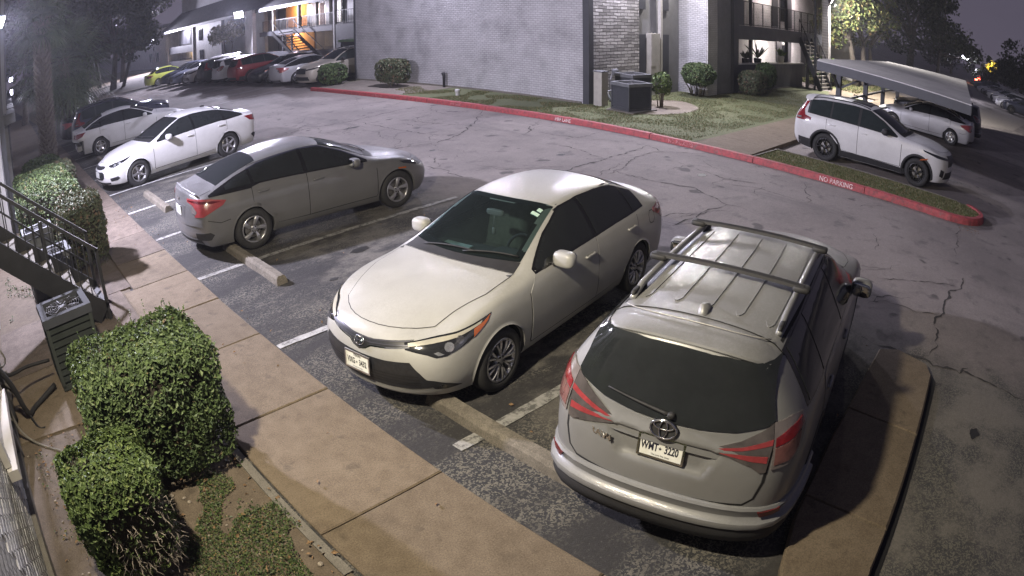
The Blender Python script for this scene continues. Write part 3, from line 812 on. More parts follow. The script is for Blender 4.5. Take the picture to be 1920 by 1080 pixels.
class Car:
    """builds body, panels, glass, lamps, wheels; every part is a child of the root"""
    def __init__(s, S, name, label, cat, pm, group=None, lv=3):
        s.S = S; s.pm = pm; s.L = S['L']
        s.root = thing(name, label, cat, group=group)
        full, body = car_body_mesh(S, 'body', [pm, GAP], lv)
        s.P = Proj(full); s.full = full
        s.body = s.part('body', None, me=body)
        s.gap = MB()
    def part(s, name, mb, mats=None, parent=None, me=None):
        if me is None: me = mb.mesh(name, mats)
        o = bpy.data.objects.new(name, me)
        if parent is None:
            o.location = (-s.L/2, 0, 0); link(o, s.root)
        else:
            link(o, parent)
        return o
    def both(s, fn):
        for v in ('left', 'right'): fn(v)
    def patch(s, name, poly, view, m, off=.003, res=.07, parent=None, skirt=.006, dz=None):
        mb = MB(); s.P.patch(mb, poly, view, off, res, 0, skirt, dz)
        return s.part(name, mb, [m], parent)
    def line(s, path, view, w=.009, off=.002, closed=False):
        s.P.ribbon(s.gap, path, view, w, off, .05, 0, closed)
    def wheels(s, w, rr, style, rim_m, n, key):
        S = s.S; tm, rm = wheel_meshes(key, S['wr'], w, rr, style, rim_m, n)
        for x in (S['xf'], S['xr']):
            for sg in (-1, 1):
                e = bpy.data.objects.new('wheel', None); e.empty_display_size = .1; link(e, s.root)
                e.location = (x - s.L/2, sg*(S['W']/2 - w/2 - .012), S['wr'])
                e.rotation_euler = (0, 0, 0 if sg > 0 else PI)
                inst('tyre', tm, e, rot=(0, random.random()*6, 0)); inst('rim', rm, e, rot=(0, random.random()*6, 0))
    def arch(s, m=None, dr=.03, off=.006):
        """wheel-arch lips"""
        S = s.S
        for v in ('left', 'right'):
            for x in (S['xf'], S['xr']):
                mb = MB(); r = S['ra']; zc = S['wr'] - .01
                a0 = math.asin(max(-1, (.20 - zc)/r)) if m is None else math.asin(max(-1, (.24 - zc)/r))
                n = 26; pts_o = []; pts_i = []
                for k in range(n+1):
                    a = lerp(a0, PI - a0, k/n)
                    pts_o.append((x + (r+dr)*math.cos(a), zc + (r+dr)*math.sin(a))); pts_i.append((x + (r-.002)*math.cos(a), zc + (r-.002)*math.sin(a)))
                f, d = s.P.basis(v); vs = []; fs = []
                for po, pi_ in zip(pts_o, pts_i):
                    lo, no = s.P.hit(f(*po), d); li, ni = s.P.hit(f(*pi_), d)
                    vs += [lo + no*.001, lo.lerp(li, .25) + no*off, li + ni*off, li + ni*off + d*.05]
                for k in range(n):
                    for q in range(3):
                        ix = [4*k+q, 4*k+q+1, 4*k+q+5, 4*k+q+4]
                        A = vs[ix[0]]; 
                        if (vs[ix[1]]-A).cross(vs[ix[2]]-A).dot(d) > 0 and q < 2: ix.reverse()
                        fs.append(ix)
                mb.add(vs, fs, 0, True)
                s.part('wheel_arch', mb, [m or s.pm])
    def windows(s, splits, glass, xend, front_in=.11, top_in=.045, bot_in=.03, quarter=None, frame=None, rear_poly=None):
        """side glass between belt and rail; splits: x of pillar centres"""
        S = s.S; xs0 = S['xa'] + front_in
        def zbot(x): return curve_at(S, 4, x) + bot_in
        def ztop(x): return curve_at(S, 5, x) - top_in
        return zbot, ztop
    def finish(s):
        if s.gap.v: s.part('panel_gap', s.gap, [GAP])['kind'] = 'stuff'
        return s.root
    def mirror(s, x, y, z, m, size=(.075, .115, .075), stalk=True):
        for sg in (-1, 1):
            mb = MB(); mb.sell((x, sg*(y+.02), z), size, .62, 18, 12)
            o = s.part('door_mirror', mb, [m])
            if stalk:
                st = MB(); st.sell((x-.02, sg*(y-.10), z-.055), (.045, .06, .025), .6, 10, 6); s.part('stalk', st, [BLACK], o)
            g = MB(); g.sell((x+size[0]*.86, sg*(y+.02), z), (.016, size[1]*.84, size[2]*.80), .5, 14, 8); s.part('mirror_glass', g, [mat('mirror_glass', (.5, .52, .55), .05, 1.0, var=.05)], o)
    def handle(s, x, z, view, m, parent=None, L=.10):
        f, d = s.P.basis(view); loc, n = s.P.hit(f(x, z), d)
        mb = MB(); mb.sell(loc + n*.022, (L, .012, .016), .6, 14, 8)
        mb.sell(loc + n*.008 + Vector((-L*.8, 0, 0)), (.018, .02, .014), .8, 8, 6); mb.sell(loc + n*.008 + Vector((L*.8, 0, 0)), (.018, .02, .014), .8, 8, 6)
        o = s.part('handle', mb, [m], parent)
        s.P.patch(s.gap, ell(x, z-.002, .07, .026, 18), view, .0015, .05, 0, .001)  # flat dark ellipse painted in as the shaded hollow behind the handle
        return o

def place_car(root, x, y, ang):
    """nose-direction ang (radians, world); x,y = car centre"""
    root.location = (x, y, 0); root.rotation_euler = (0, 0, ang + PI)

def repaint(root, old, new):
    st = [root]
    while st:
        o = st.pop(); st += list(o.children)
        if o.type == 'MESH':
            for i, sl in enumerate(o.material_slots):
                if sl.material == old:
                    sl.link = 'OBJECT'; sl.material = new
# ------------------------------------------------------------------ the setting: ground, walkway, kerbs, markings
ASPH = asphalt_mat()
def sheet(name, poly, z, m, kind='structure', parent=None):
    mb = MB(); n = len(poly)
    a = sum(poly[i][0]*poly[(i+1) % n][1]-poly[(i+1) % n][0]*poly[i][1] for i in range(n))
    if a < 0: poly = poly[::-1]
    mb.add([(x, y, z) for x, y in poly], [tuple(range(n))])
    o = mb.build(name, [m], parent)
    return tag(o, kind=kind) if kind else o

sheet('parking_lot', [(-400, -400), (600, -400), (600, 600), (-400, 600)], 0.0, ASPH)
sheet('soil_bed', [(-3.6, -8), (-1.30, -8), (-1.20, 3.0), (-0.95, 7.4), (-0.80, 16), (-0.75, 60), (-3.6, 60)], 0.012, SOIL)
sheet('driveway', [(34.0, 0.9), (41, 0.4), (70, 2.2), (130, 9), (140, 4), (84, -1.2), (61, -5.5), (40, -3.4)], 0.006, ground_mat('pale_driveway', [(.3, (.16, .145, .13)), (.7, (.30, .27, .24))]))

# walkway of separate concrete slabs
wk = bpy.data.objects.new('walkway', None); link(wk); tag(wk, kind='structure')
ys = [-8.0, -6.4, -4.9, -3.4, -1.80, -.14, 1.58, 3.15, 4.52, 5.9, 7.25] + [7.25 + 1.52*k for k in range(1, 16)]
for k in range(len(ys) - 1):
    y0, y1 = ys[k] + .006, ys[k+1] - .006
    xl = -1.18 if y1 < 3.2 else (-1.16 if y1 < 6 else -.98)
    mb = MB(); dz = random.uniform(-.004, .004); e = .012
    lo = [(xl, y0), (-.004, y0), (-.004 + random.uniform(-.01, .006), y1), (xl, y1)]
    hi = [(xl + e, y0 + e), (-.004 - e, y0 + e), (-.004 - e, y1 - e), (xl + e, y1 - e)]
    vs = [(x, y, -.05) for x, y in lo] + [(x, y, .020 + dz) for x, y in lo] + [(x, y, .030 + dz) for x, y in hi]
    fs = [(8, 9, 10, 11)] + [(i, (i+1) % 4, 4 + (i+1) % 4, 4 + i) for i in range(4)] + [(4+i, 4 + (i+1) % 4, 8 + (i+1) % 4, 8 + i) for i in range(4)]
    mb.add(vs, fs); mb.build('slab', [CONC if ys[k] < 7 else CONCD], wk)
for lo in ([(-2.35, 4.55), (-1.19, 4.55), (-1.19, 6.05), (-2.35, 6.05)], [(-3.5, 4.42), (-2.37, 4.42), (-2.37, 6.15), (-3.5, 6.15)], [(-1.95, 6.07), (-1.0, 6.07), (-1.0, 7.0), (-1.75, 7.0)], [(-3.42, 2.82), (-2.55, 2.74), (-1.95, 2.95), (-1.90, 4.40), (-3.42, 4.40)]):
    mb = MB(); mb.prism(lo, -.05, .034); mb.build('slab', [CONCD if lo[0][1] > 4 else CONC], wk)
mb = MB(); mb.prism([(-1.295, -.6), (-1.215, -.6), (-1.205, 2.0), (-1.285, 2.05)], -.03, .028); tag(mb.build('concrete_edging', [CONC2], None), kind='structure')

# concrete strip that closes the row beside the silver SUV
pts = [(-.30, -3.30), (.30, -3.02), (.75, -2.80), (1.30, -2.62), (2.4, -2.46), (3.8, -2.36), (4.45, -2.33), (4.60, -2.55), (4.50, -3.02), (4.30, -3.12), (2.42, -3.33), (.98, -3.48), (-.30, -3.95), (-.9, -4.6), (-.9, -3.9)]
strip = bpy.data.objects.new('concrete_strip', None); link(strip); tag(strip, kind='structure')
def cut_strip(x0, x1):
    def xat(pl, x):
        for (xa, ya), (xb, yb) in zip(pl, pl[1:]):
            if min(xa, xb) <= x <= max(xa, xb): return ya + (yb-ya)*(x-xa)/(xb-xa+1e-9)
        return pl[-1][1]
    N = pts[1:7]; Sx = [(4.30, -3.12), (2.42, -3.33), (.98, -3.48), (-.30, -3.95)]
    xs = [lerp_(x0, x1, k/8) for k in range(9)]
    top = [(x, xat(N, x)) for x in xs]; bo = [(x, xat(Sx, x)) for x in xs]
    return top + bo[::-1]
def lerp_(a, b, t): return a + (b-a)*t
for x0, x1 in ((.30, 1.55), (1.56, 3.0), (3.01, 4.29)):
    P_ = cut_strip(x0, x1)
    if x1 > 4: P_ = P_[:9] + [(4.45, -2.33), (4.60, -2.55), (4.50, -3.0)] + P_[9:]
    mb = MB(); n = len(P_); cx = sum(p[0] for p in P_)/n; cy = sum(p[1] for p in P_)/n
    inn = [(p[0] + (cx-p[0])*.015, p[1] + (cy-p[1])*.05) for p in P_]
    vs = [(x, y, -.05) for x, y in P_] + [(x, y, .075) for x, y in P_] + [(x, y, .10) for x, y in inn]
    fs = [tuple(reversed(range(2*n, 3*n)))] + [((i+1) % n, i, n+i, n+(i+1) % n) for i in range(n)] + [(n+(i+1) % n, n+i, 2*n+i, 2*n+(i+1) % n) for i in range(n)]
    mb.add(vs, fs); mb.build('slab', [CONC], strip)
mb = MB(); mb.prism([(.28, -3.02), (-.9, -3.45), (-.9, -5.2), (.1, -4.4), (-.1, -3.92), (.28, -3.76)], -.05, .06); mb.build('slab', [CONC], strip)
# open joint between strip and lane
jp = [(4.53, -3.0), (4.31, -3.135), (2.42, -3.345), (.98, -3.50), (.2, -3.80), (-.3, -4.05)]
jv = []; 
for i, (x, y) in enumerate(jp): jv += [(x, y + .02, .006), (x + .02, y - .055 - .01*(i % 2), .006)]
mb = MB(); mb.add(jv, [(2*i, 2*i+1, 2*i+3, 2*i+2) for i in range(len(jp)-1)]); tag(mb.build('open_joint', [GAP]), kind='structure')

# worn white stall lines
def paint_mat(name, c, thr):
    m = mat(name, c, .75, bump=.3, bscale=90); nt = m.node_tree; L = nt.links; b = nt.nodes['Principled BSDF']
    g = nt.nodes.new('ShaderNodeNewGeometry'); n = nt.nodes.new('ShaderNodeTexNoise'); n.inputs['Scale'].default_value = 9; n.inputs['Detail'].default_value = 8; n.inputs['Roughness'].default_value = .78; L.new(g.outputs['Position'], n.inputs[0])
    r = ramp(nt, [(thr, tuple(x*.28 for x in c)), (thr + .06, tuple(x*.72 for x in c)), (thr + .25, c)]); L.new(n.outputs[0], r.inputs[0]); L.new(r.outputs[0], b.inputs['Base Color'])
    return m
LINE = paint_mat('line_paint', (.36, .355, .335), .44)
LINE2 = paint_mat('line_paint_bright', (.46, .46, .46), .40)
def line_strip(x0, x1, y, w, m):
    mb = MB(); n = max(2, int(abs(x1-x0)/.10)); vs = []
    for k in range(n+1):
        x = lerp_(x0, x1, k/n); a = random.uniform(-.006, .006); vs += [(x, y - w/2 + a, .008), (x, y + w/2 + random.uniform(-.006, .006), .008)]
    mb.add(vs, [(2*k, 2*k+2, 2*k+3, 2*k+1) for k in range(n)])
    return tag(mb.build('stall_line', [m]), kind='structure')
for k, y in enumerate([0.03, 2.73, 5.46, 8.00, 10.52, 12.98, 15.70, 18.42, 21.14, 23.9, 26.6]):
    line_strip(.02 if k != 0 else .30, 5.0, y, .105 if k else .125, LINE2 if k in (1, 4, 5) else LINE)
for k in range(10): line_strip(8.2, 13.2, 25.9 + 2.45*k, .11, LINE2)
for x in (16.35, 19.1, 21.85):
    mb = MB(); mb.add([(x-.055, -2.2, .008), (x+.055, -2.2, .008), (x+.055, 3.2, .008), (x-.055, 3.2, .008)], [(0, 1, 2, 3)]); tag(mb.build('stall_line', [LINE]), kind='structure')

# cracks in the old asphalt
CR = [[(11.63, 12.02), (10.11, 10.7), (8.75, 9.75), (7.73, 9.39), (7.34, 9.52), (6.2, 9.91), (3.92, 9.48)], [(5.03, 14.37), (6.62, 14.65), (8.27, 14.2), (9.62, 14.43), (11.1, 14.41)], [(8.31, 14.11), (8.17, 11.81), (8.24, 10.47), (8.57, 9.54)], [(11.62, 9.6), (10.51, 9.0), (10.21, 8.67), (9.49, 8.42)], [(10.21, 8.67), (10.24, 8.22), (10.36, 7.26), (11.42, 7.33)], [(11.09, 5.6), (10.09, 5.44), (8.99, 5.36), (8.17, 5.35), (7.2, 5.22)], [(10.52, 5.1), (9.75, 5.04), (8.9, 4.69), (8.13, 4.55)], [(11.09, 5.6), (10.76, 5.05)], [(10.57, 5.13), (11.53, 4.1)], [(8.13, 1.82), (7.52, 1.91), (6.92, 1.83), (6.48, 1.87), (6.28, 1.95)], [(8.33, 4.43), (8.39, 3.57), (8.59, 2.82), (8.34, 2.2), (8.13, 1.82), (8.14, 1.41)], [(11.08, 1.38), (10.31, 1.03), (9.89, 0.76), (9.49, 0.85)], [(11.42, -2.47), (10.36, -2.58), (9.25, -2.67)], [(8.22, -2.98), (7.69, -3.03), (7.37, -2.83), (6.65, -2.86), (6.05, -2.81), (5.39, -2.96), (5.04, -2.96), (4.82, -2.85)], [(5.91, -1.71), (6.12, -2.14), (6.1, -2.5), (6.32, -2.83)], [(4.78, -1.99), (4.78, -2.42), (4.79, -2.81), (4.72, -3.07), (4.86, -3.71), (4.74, -4.51)], [(9.09, 13.1), (9.39, 11.45), (9.77, 10.1)], [(6.03, 7.92), (6.11, 7.22), (5.99, 6.57), (6.07, 5.97)], [(10.19, 4.19), (9.95, 3.49), (9.77, 2.73), (10.09, 1.98)], [(9.46, 7.16), (9.38, 6.28), (9.15, 5.49)], [(4.83, -3.29), (4.77, -3.47), (4.99, -3.56)], [(6.87, -1.6), (7.18, -2.06), (7.7, -2.89)], [(4.21, 11.82), (4.98, 11.49), (5.69, 11.1)]]
mb = MB()
rc = random.Random(3)
def crack(mb, pl, w):
    P_ = []
    for (a, b) in zip(pl, pl[1:]):
        a = Vector(a); b = Vector(b); n = max(2, int((b-a).length/.07)); nn = Vector((-(b-a).y, (b-a).x)).normalized()
        for k in range(n):
            P_.append(a.lerp(b, k/n) + nn*(noise.noise(Vector((a.x*3+k*.35, a.y*2, w*30)))*.13*math.sin(PI*k/n) + rc.uniform(-.014, .014)))
    P_.append(Vector(pl[-1]))
    vs = []
    for i, p in enumerate(P_):
        t = (P_[min(i+1, len(P_)-1)] - P_[max(0, i-1)]).normalized(); nn = Vector((-t.y, t.x))
        ww = w*rc.choice((.12, .5, .8, 1.0, 1.3, 1.7))*min(1, .25 + 3*min(i, len(P_)-1-i)/len(P_))
        p1 = p + nn*ww; p2 = p - nn*ww; vs += [(p1.x, p1.y, .005), (p2.x, p2.y, .005)]
    mb.add(vs, [(2*i, 2*i+1, 2*i+3, 2*i+2) for i in range(len(P_)-1)])
for k, pl in enumerate(CR): crack(mb, pl, .016 if k in (0, 1, 5, 13, 15) else .011)
for k in range(85):
    x, y = rc.uniform(4.9, 11.2), rc.uniform(-3, 20); a = rc.uniform(0, PI); pl = [(x, y)]
    for q in range(rc.randint(2, 4)):
        a += rc.uniform(-.7, .7); x += .5*math.cos(a); y += .5*math.sin(a); pl.append((x, y))
    crack(mb, pl, rc.choice((.004, .005, .007)))
tag(mb.build('pavement_cracks', [mat('crack_dark', (.036, .033, .032), .95, var=.3)]), kind='structure')

# red kerb in poured lengths, white lettering
KRED = mat('kerb_red_paint', (.36, .055, .062), .65, var=.45, vscale=11, bump=.6, bscale=40, dirt=(.16, .045, .047))
def chip(m, base_c, sc, lo, hi):
    nt = m.node_tree; L = nt.links; b = nt.nodes['Principled BSDF']; src = b.inputs['Base Color'].links[0].from_socket
    g = nt.nodes.new('ShaderNodeNewGeometry'); n = nt.nodes.new('ShaderNodeTexNoise'); n.inputs['Scale'].default_value = sc; n.inputs['Detail'].default_value = 9; n.inputs['Roughness'].default_value = .8; L.new(g.outputs['Position'], n.inputs[0])
    r = ramp(nt, [(lo, 0.0), (hi, 1.0)]); L.new(n.outputs[0], r.inputs[0])
    x = nt.nodes.new('ShaderNodeMix'); x.data_type = 'RGBA'; L.new(r.outputs[0], x.inputs[0]); L.new(src, x.inputs[6]); x.inputs[7].default_value = (*base_c, 1); L.new(x.outputs[2], b.inputs['Base Color'])
chip(KRED, (.17, .12, .11), 5.0, .58, .66)
kb = bpy.data.objects.new('red_kerb', None); link(kb); tag(kb, kind='structure')
def kerb_piece(path, w, h, m, name, parent, slope=.03):
    """path: face line, kerb body to the right-hand normal side"""
    mb = MB(); vs = []
    for i, p in enumerate(path):
        t = (Vector(path[min(i+1, len(path)-1)]) - Vector(path[max(0, i-1)])).normalized(); nn = Vector((t.y, -t.x)) if True else None
        p = Vector(p)
        for o_, z in ((0, -.02), (slope*.4, h*.55), (slope, h-.018), (slope+.02, h), (w, h), (w, -.02)):
            q = p - nn*o_; vs.append((q.x, q.y, z))
    n = len(path)
    fs = [(6*i+q, 6*i+q+1, 6*i+7+q, 6*i+6+q) for i in range(n-1) for q in range(5)] + [(0, 1, 2, 3, 4, 5), tuple(6*(n-1)+q for q in reversed(range(6)))]
    mb.add(vs, [tuple(reversed(f)) for f in fs], 0, False); return mb.build(name, [m], parent)
Y = 23.4; rk = random.Random(5)
cuts = [23.4, 20.6, 17.7, 14.9, 12.0, 9.0, 6.0, 3.0, .05, -2.2]
def kx(y): return 11.70 + .10*math.sin((y-4)*.35)*.5 + (.02 if y > 12 else 0)
for a, b in zip(cuts, cuts[1:]):
    n = 8; pth = [(kx(lerp_(a, b, k/n)), lerp_(a - .008, b + .008, k/n)) for k in range(n+1)]
    kerb_piece(pth, .17, .145 + rk.uniform(-.006, .006), KRED, 'kerb_segment', kb)
cx, cy, rr_ = 12.56, -2.2, .87
arcp = [(cx + rr_*math.cos(t), cy + rr_*math.sin(t)*.95) for t in (lerp_(PI, 2*PI, k/16) for k in range(17))]
arcp[0] = (kx(-2.2), -2.2)
kerb_piece(arcp[:9], .17, .15, KRED, 'kerb_segment', kb); kerb_piece(arcp[8:15], .15, .15, KRED, 'kerb_segment', kb)
ko = bpy.data.objects.new('island_back_kerb', None); link(ko); tag(ko, kind='structure')
kerb_piece([(13.43, -2.15), (13.43, .4)], .09, .13, CONC2, 'kerb_segment', ko); kerb_piece([(13.43, .41), (13.40, 3.1)], .09, .13, CONC2, 'kerb_segment', ko)
kerb_piece([(13.40, 3.11), (12.6, 3.13), (11.88, 3.15)], .09, .13, CONC2, 'kerb_segment', ko)
LET = mat('kerb_lettering_white', (.74, .72, .72), .6, var=.5, vscale=25, dirt=(.45, .2, .2))
FADE = mat('kerb_lettering_faded', (.52, .26, .27), .6, var=.6, vscale=20, dirt=(.40, .08, .09))
chip(LET, (.33, .06, .065), 16.0, .52, .60)
chip(FADE, (.33, .06, .065), 12.0, .46, .56)
def kerb_text(body, y, size, m, sx):
    t = text_mesh(body, size, 'kerb_letters', m, .0018, sx)
    o = inst('lettering', t, kb, (kx(y) - .004, y, .070), (R(84), 0, -PI/2)); return o

# oil stains and a small cut patch in the stalls
OIL = mat('oil_stain', (.020, .019, .018), .6, var=.5, vscale=18)
ro = random.Random(91)
for x, y, rx, ry in ((2.35, 4.55, .16, .10), (2.9, 4.15, .10, .16), (1.5, 3.9, .07, .05), (2.1, 10.0, .18, .12), (2.7, 9.4, .10, .08), (3.4, 3.2, .09, .06), (6.4, 2.2, .10, .07), (8.7, 6.3, .13, .08), (7.1, 8.8, .09, .06), (9.6, 3.2, .16, .10), (3.6, -3.9, .12, .08), (5.4, 11.6, .22, .10), (7.6, 13.2, .30, .10)):
    sheet('oil_stain', [(x + rx*ro.uniform(.6, 1.15)*math.cos(2*PI*k/18), y + ry*ro.uniform(.6, 1.15)*math.sin(2*PI*k/18)) for k in range(18)], .0045, OIL)
kerb_text('NO PARKING', .78, .155, LET, .92)
kerb_text('FIRE LANE', 8.90, .135, LET, .95)
kerb_text('NO PARKING', 5.05, .125, FADE, .95)
kerb_text('FIRE LANE', 13.4, .120, FADE, .95)
kerb_text('NO PARKING', 17.9, .120, FADE, .95)

# concrete wheel stops straddling the lines
def wheel_stop(x, y0, y1, label):
    mb = MB(); L = y1 - y0; n = 7; vs = []
    prof = [(-.085, 0), (-.075, .085), (-.045, .125), (.045, .125), (.075, .085), (.085, 0)]
    rs = random.Random(int(y0*100))
    for k in range(n+1):
        y = lerp_(0, L, k/n); s = .80 if k in (0, n) else 1
        for a, b in prof: vs.append((a + rs.uniform(-.004, .004), y + (.03 if k == 0 else -.03 if k == n else 0)*(b/.125), b*(1 if k not in (0, n) else .96) + rs.uniform(-.004, .004)))
    fs = [(6*k+q, 6*k+q+1, 6*k+7+q, 6*k+6+q) for k in range(n) for q in range(5)] + [(0, 1, 2, 3, 4, 5), tuple(6*n+q for q in reversed(range(6)))]
    mb.add(vs, [tuple(reversed(f)) for f in fs])
    return tag(mb.build('wheel_stop', [CONC3], None, (x, y0, .002)), label, 'wheel stop', 'wheel stops along the walkway')
wheel_stop(.64, -1.05, .76, 'stained concrete wheel stop between the white compact sedan and the silver SUV')
wheel_stop(.90, 4.28, 6.40, 'long concrete wheel stop under the tail of the grey fastback sedan')
wheel_stop(.80, 9.65, 11.75, 'weathered concrete wheel stop in the empty stall beside the bright white sedan')
wheel_stop(.80, 17.6, 19.5, 'small distant wheel stop by the damaged white sedan')

sheet('lawn', [(11.86, 4.85), (19.5, 4.85), (31, 5.2), (31, 9.0), (22.8, 9.05), (22.5, 9.1), (20.3, 10.3), (14.4, 10.3), (14.4, 23.4), (11.86, 23.4)], .10, ground_mat('lawn_soil', [(.3, (.060, .072, .030)), (.55, (.105, .120, .052)), (.8, (.16, .16, .085))], (.5, 6, 60), .9))
sheet('island_soil', [(11.86, 3.0), (11.86, -2.2), (12.0, -2.7), (12.5, -2.95), (13.1, -2.75), (13.33, -2.2), (13.33, 3.05)], .10, MATS['lawn_soil'])
sheet('mulch_bed', [(15.9 + 1.95*math.cos(t)*(1+.1*math.sin(3*t)), 8.5 + 1.15*math.sin(t)) for t in (2*PI*k/26 for k in range(26))], .106, ground_mat('mulch', [(.3, (.09, .075, .058)), (.55, (.20, .17, .135)), (.8, (.30, .26, .21))], (1.5, 9, 60), .9))
sheet('bare_soil', [(11.90, 17.0), (14.3, 16.6), (14.35, 23.2), (11.90, 23.2)], .105, ground_mat('bare_soil', [(.3, (.09, .078, .066)), (.55, (.19, .165, .14)), (.8, (.27, .24, .205))]))
wk2 = bpy.data.objects.new('side_walkway', None); link(wk2); tag(wk2, kind='structure')
for k in range(8):
    x0 = 11.88 + 1.5*k; mb = MB(); sl = .035*k
    mb.prism([(x0 + .006, 3.20 + sl), (x0 + 1.494, 3.20 + sl + .035), (x0 + 1.494, 4.78 + sl + .035), (x0 + .006, 4.78 + sl)], 0, .115); mb.build('slab', [CONC], wk2)
for pl in ([(27, 4.9), (33, 6.6), (33, 7.9), (30, 7.2), (26.5, 5.6)], [(33.01, 5.2), (40, 4.6), (41, 6.4), (33.01, 7.9)], [(28, 3.9), (36, 4.3), (36, 5.0), (33, 5.1), (28, 4.85)]):
    mb = MB(); mb.prism(pl, 0, .112 - .02*(pl[0][0] > 28)); mb.build('slab', [CONC], wk2)
sheet('far_lawn', [(33, 8.0), (41, 6.5), (52, 6.5), (60, 16), (36, 16), (34, 9)], .09, MATS['lawn_soil'])
sheet('far_verge', [(-.4, 47), (7.5, 52), (10.6, 50), (14, 52), (20, 60), (20, 110), (-3, 110)], .05, SOIL)

# ------------------------------------------------------------------ buildings
BR_W = brick_mat('white_brick_gable', (.47, .465, .485), (.54, .535, .555), (.35, .345, .36), 'y', .21, .078, .9)
BR_WX = brick_mat('white_brick_bay', (.54, .535, .52), (.60, .59, .575), (.45, .44, .43), 'x', .21, .078, .5)
STONE = brick_mat('rough_ledge_stone', (.20, .19, .18), (.50, .48, .46), (.07, .065, .06), 'x', .40, .115, 1.6, wob=.07)
DKTRIM = mat('dark_grey_trim', (.050, .052, .060), .55, var=.2, vscale=2)
DKPANEL = mat('dark_slate_panel', (.075, .078, .090), .6, var=.25, vscale=1.5)
GREYW = mat('grey_stucco', (.22, .22, .225), .8, var=.2, vscale=1.2, bump=.3, bscale=30)
CREAM = mat('cream_siding', (.50, .48, .45), .6, var=.2, vscale=1.5)
SIDING = mat('white_lap_siding', (.58, .57, .565), .55, var=.2, vscale=2)
ORANGE = mat('warm_painted_wall', (.62, .34, .16), .7, var=.15, vscale=1.0)
ROOFM = mat('shingle_roof', (.070, .072, .085), .85, var=.4, vscale=2.5, bump=.5, bscale=14)
WGLASS = glass_mat('window_glass', (.016, .018, .022))
DOORM = mat('dark_door', (.055, .055, .060), .45, var=.2)

def part(name, m, parent, fn):
    mb = MB(); fn(mb); return mb.build(name, [m], parent)

def railing(parent, x0, y0, x1, y1, z0, z1, n, name='railing'):
    mb = MB(); mb.bar((x0, y0, z1), (x1, y1, z1), .05, .04); mb.bar((x0, y0, z0 + .06), (x1, y1, z0 + .06), .04, .03)
    for k in range(n+1):
        t = k/n; mb.bar((lerp_(x0, x1, t), lerp_(y0, y1, t), z0), (lerp_(x0, x1, t), lerp_(y0, y1, t), z1), .02 if k % 8 else .04, .02 if k % 8 else .04)
    return mb.build(name, [BMETAL], parent)

# --- wing with the big white brick gable, stone wall, bay and patios
A = thing('apartment_building', 'two storey apartment wing with a blank white painted brick gable and dark patios', 'building', (14.4, 10.3, 0))
def at(o): o.location = (-14.4, -10.3, 0); return o
part_ = lambda name, m, fn: at(part(name, m, A, fn))
gw = part_('gable_wall', BR_W, lambda b: b.box((14.40, 10.36, -.1), (14.75, 23.62, 7.4)))
part_('corner_trim', DKTRIM, lambda b: b.box((14.38, 10.10, 0), (14.62, 10.345, 7.4)))
part_('corner_trim', DKTRIM, lambda b: b.box((14.36, 23.63, 0), (14.75, 23.74, 7.4)))
part_('foundation', CONC2, lambda b: b.box((14.34, 10.40, -.1), (14.395, 23.6, .16)))
part_('back_wall', GREYW, lambda b: (b.box((14.8, 23.3, 0), (27, 23.6, 7.4)),))
part_('stone_wall', STONE, lambda b: b.box((14.63, 10.30, -.1), (17.45, 10.6, 7.4)))
part_('recess_wall', GREYW, lambda b: b.box((17.46, 10.42, -.1), (20.34, 10.7, 7.4)))
for x0 in (17.46, 19.02):
    for z0 in (.05, 3.35):
        sh = part_('shutter', DKTRIM, lambda b: b.box((x0, 10.33, z0), (x0 + .46, 10.415, z0 + 2.35)))
wf = part_('window', WGLASS, lambda b: b.box((17.98, 10.39, .7), (18.95, 10.415, 2.4)))
part_('utility_box', mat('utility_box_tan', (.40, .38, .34), .6, var=.2), lambda b: (b.box((18.0, 10.15, .90), (18.58, 10.38, 2.45)), b.box((18.02, 10.14, 1.2), (18.28, 10.15, 2.4)), b.box((18.12, 10.2, 0), (18.40, 10.34, .88))))
part_('downpipe', CREAM, lambda b: b.bar((18.80, 10.28, 0), (18.80, 10.28, 7.2), .13, .13))
part_('bay_wall', BR_W, lambda b: b.box((20.35, 9.16, -.1), (20.6, 10.42, 7.4)))
part_('bay_wall', BR_WX, lambda b: b.box((20.36, 9.10, -.1), (21.15, 9.155, 7.4)))
part_('side_wall', GREYW, lambda b: b.box((21.16, 9.2, -.1), (22.55, 9.5, 7.4)))
part_('pier', DKTRIM, lambda b: b.box((22.55, 9.05, -.1), (22.98, 9.5, 7.4)))
part_('porch_floor', DKPANEL, lambda b: (b.box((22.99, 9.06, 2.42), (35.5, 9.16, 3.04)), b.box((22.99, 9.17, 2.7), (35.5, 12.0, 2.95))))
for k in range(18):
    x0 = 23.0 + .445*k; part_('wall_panel', DKPANEL, lambda b: b.box((x0, 9.09 + .004*(k % 2), .14), (x0 + .437, 9.15, 1.30)))
part_('wall_cap', SIDING, lambda b: b.box((22.99, 9.04, 1.305), (31.05, 9.20, 1.36)))
part_('wall_base', CONC2, lambda b: b.box((25.6, 9.02, 0), (31.05, 9.2, .13)))
part_('patio_wall', CREAM, lambda b: b.box((22.99, 11.4, 0), (29.1, 11.6, 7.2)))
bw_ = MB()
for k in range(44):
    z0 = .0 + .165*k
    bw_.add([(29.12, 11.36, z0), (42, 11.36, z0), (42, 11.385, z0 + .16), (29.12, 11.385, z0 + .16), (29.12, 11.41, z0), (42, 11.41, z0)], [(0, 1, 2, 3), (4, 5, 1, 0)])
at(bw_.build('lap_siding', [SIDING], A))
part_('side_return', CREAM, lambda b: b.box((41.9, 9.2, 0), (42.1, 11.3, 7.0)))
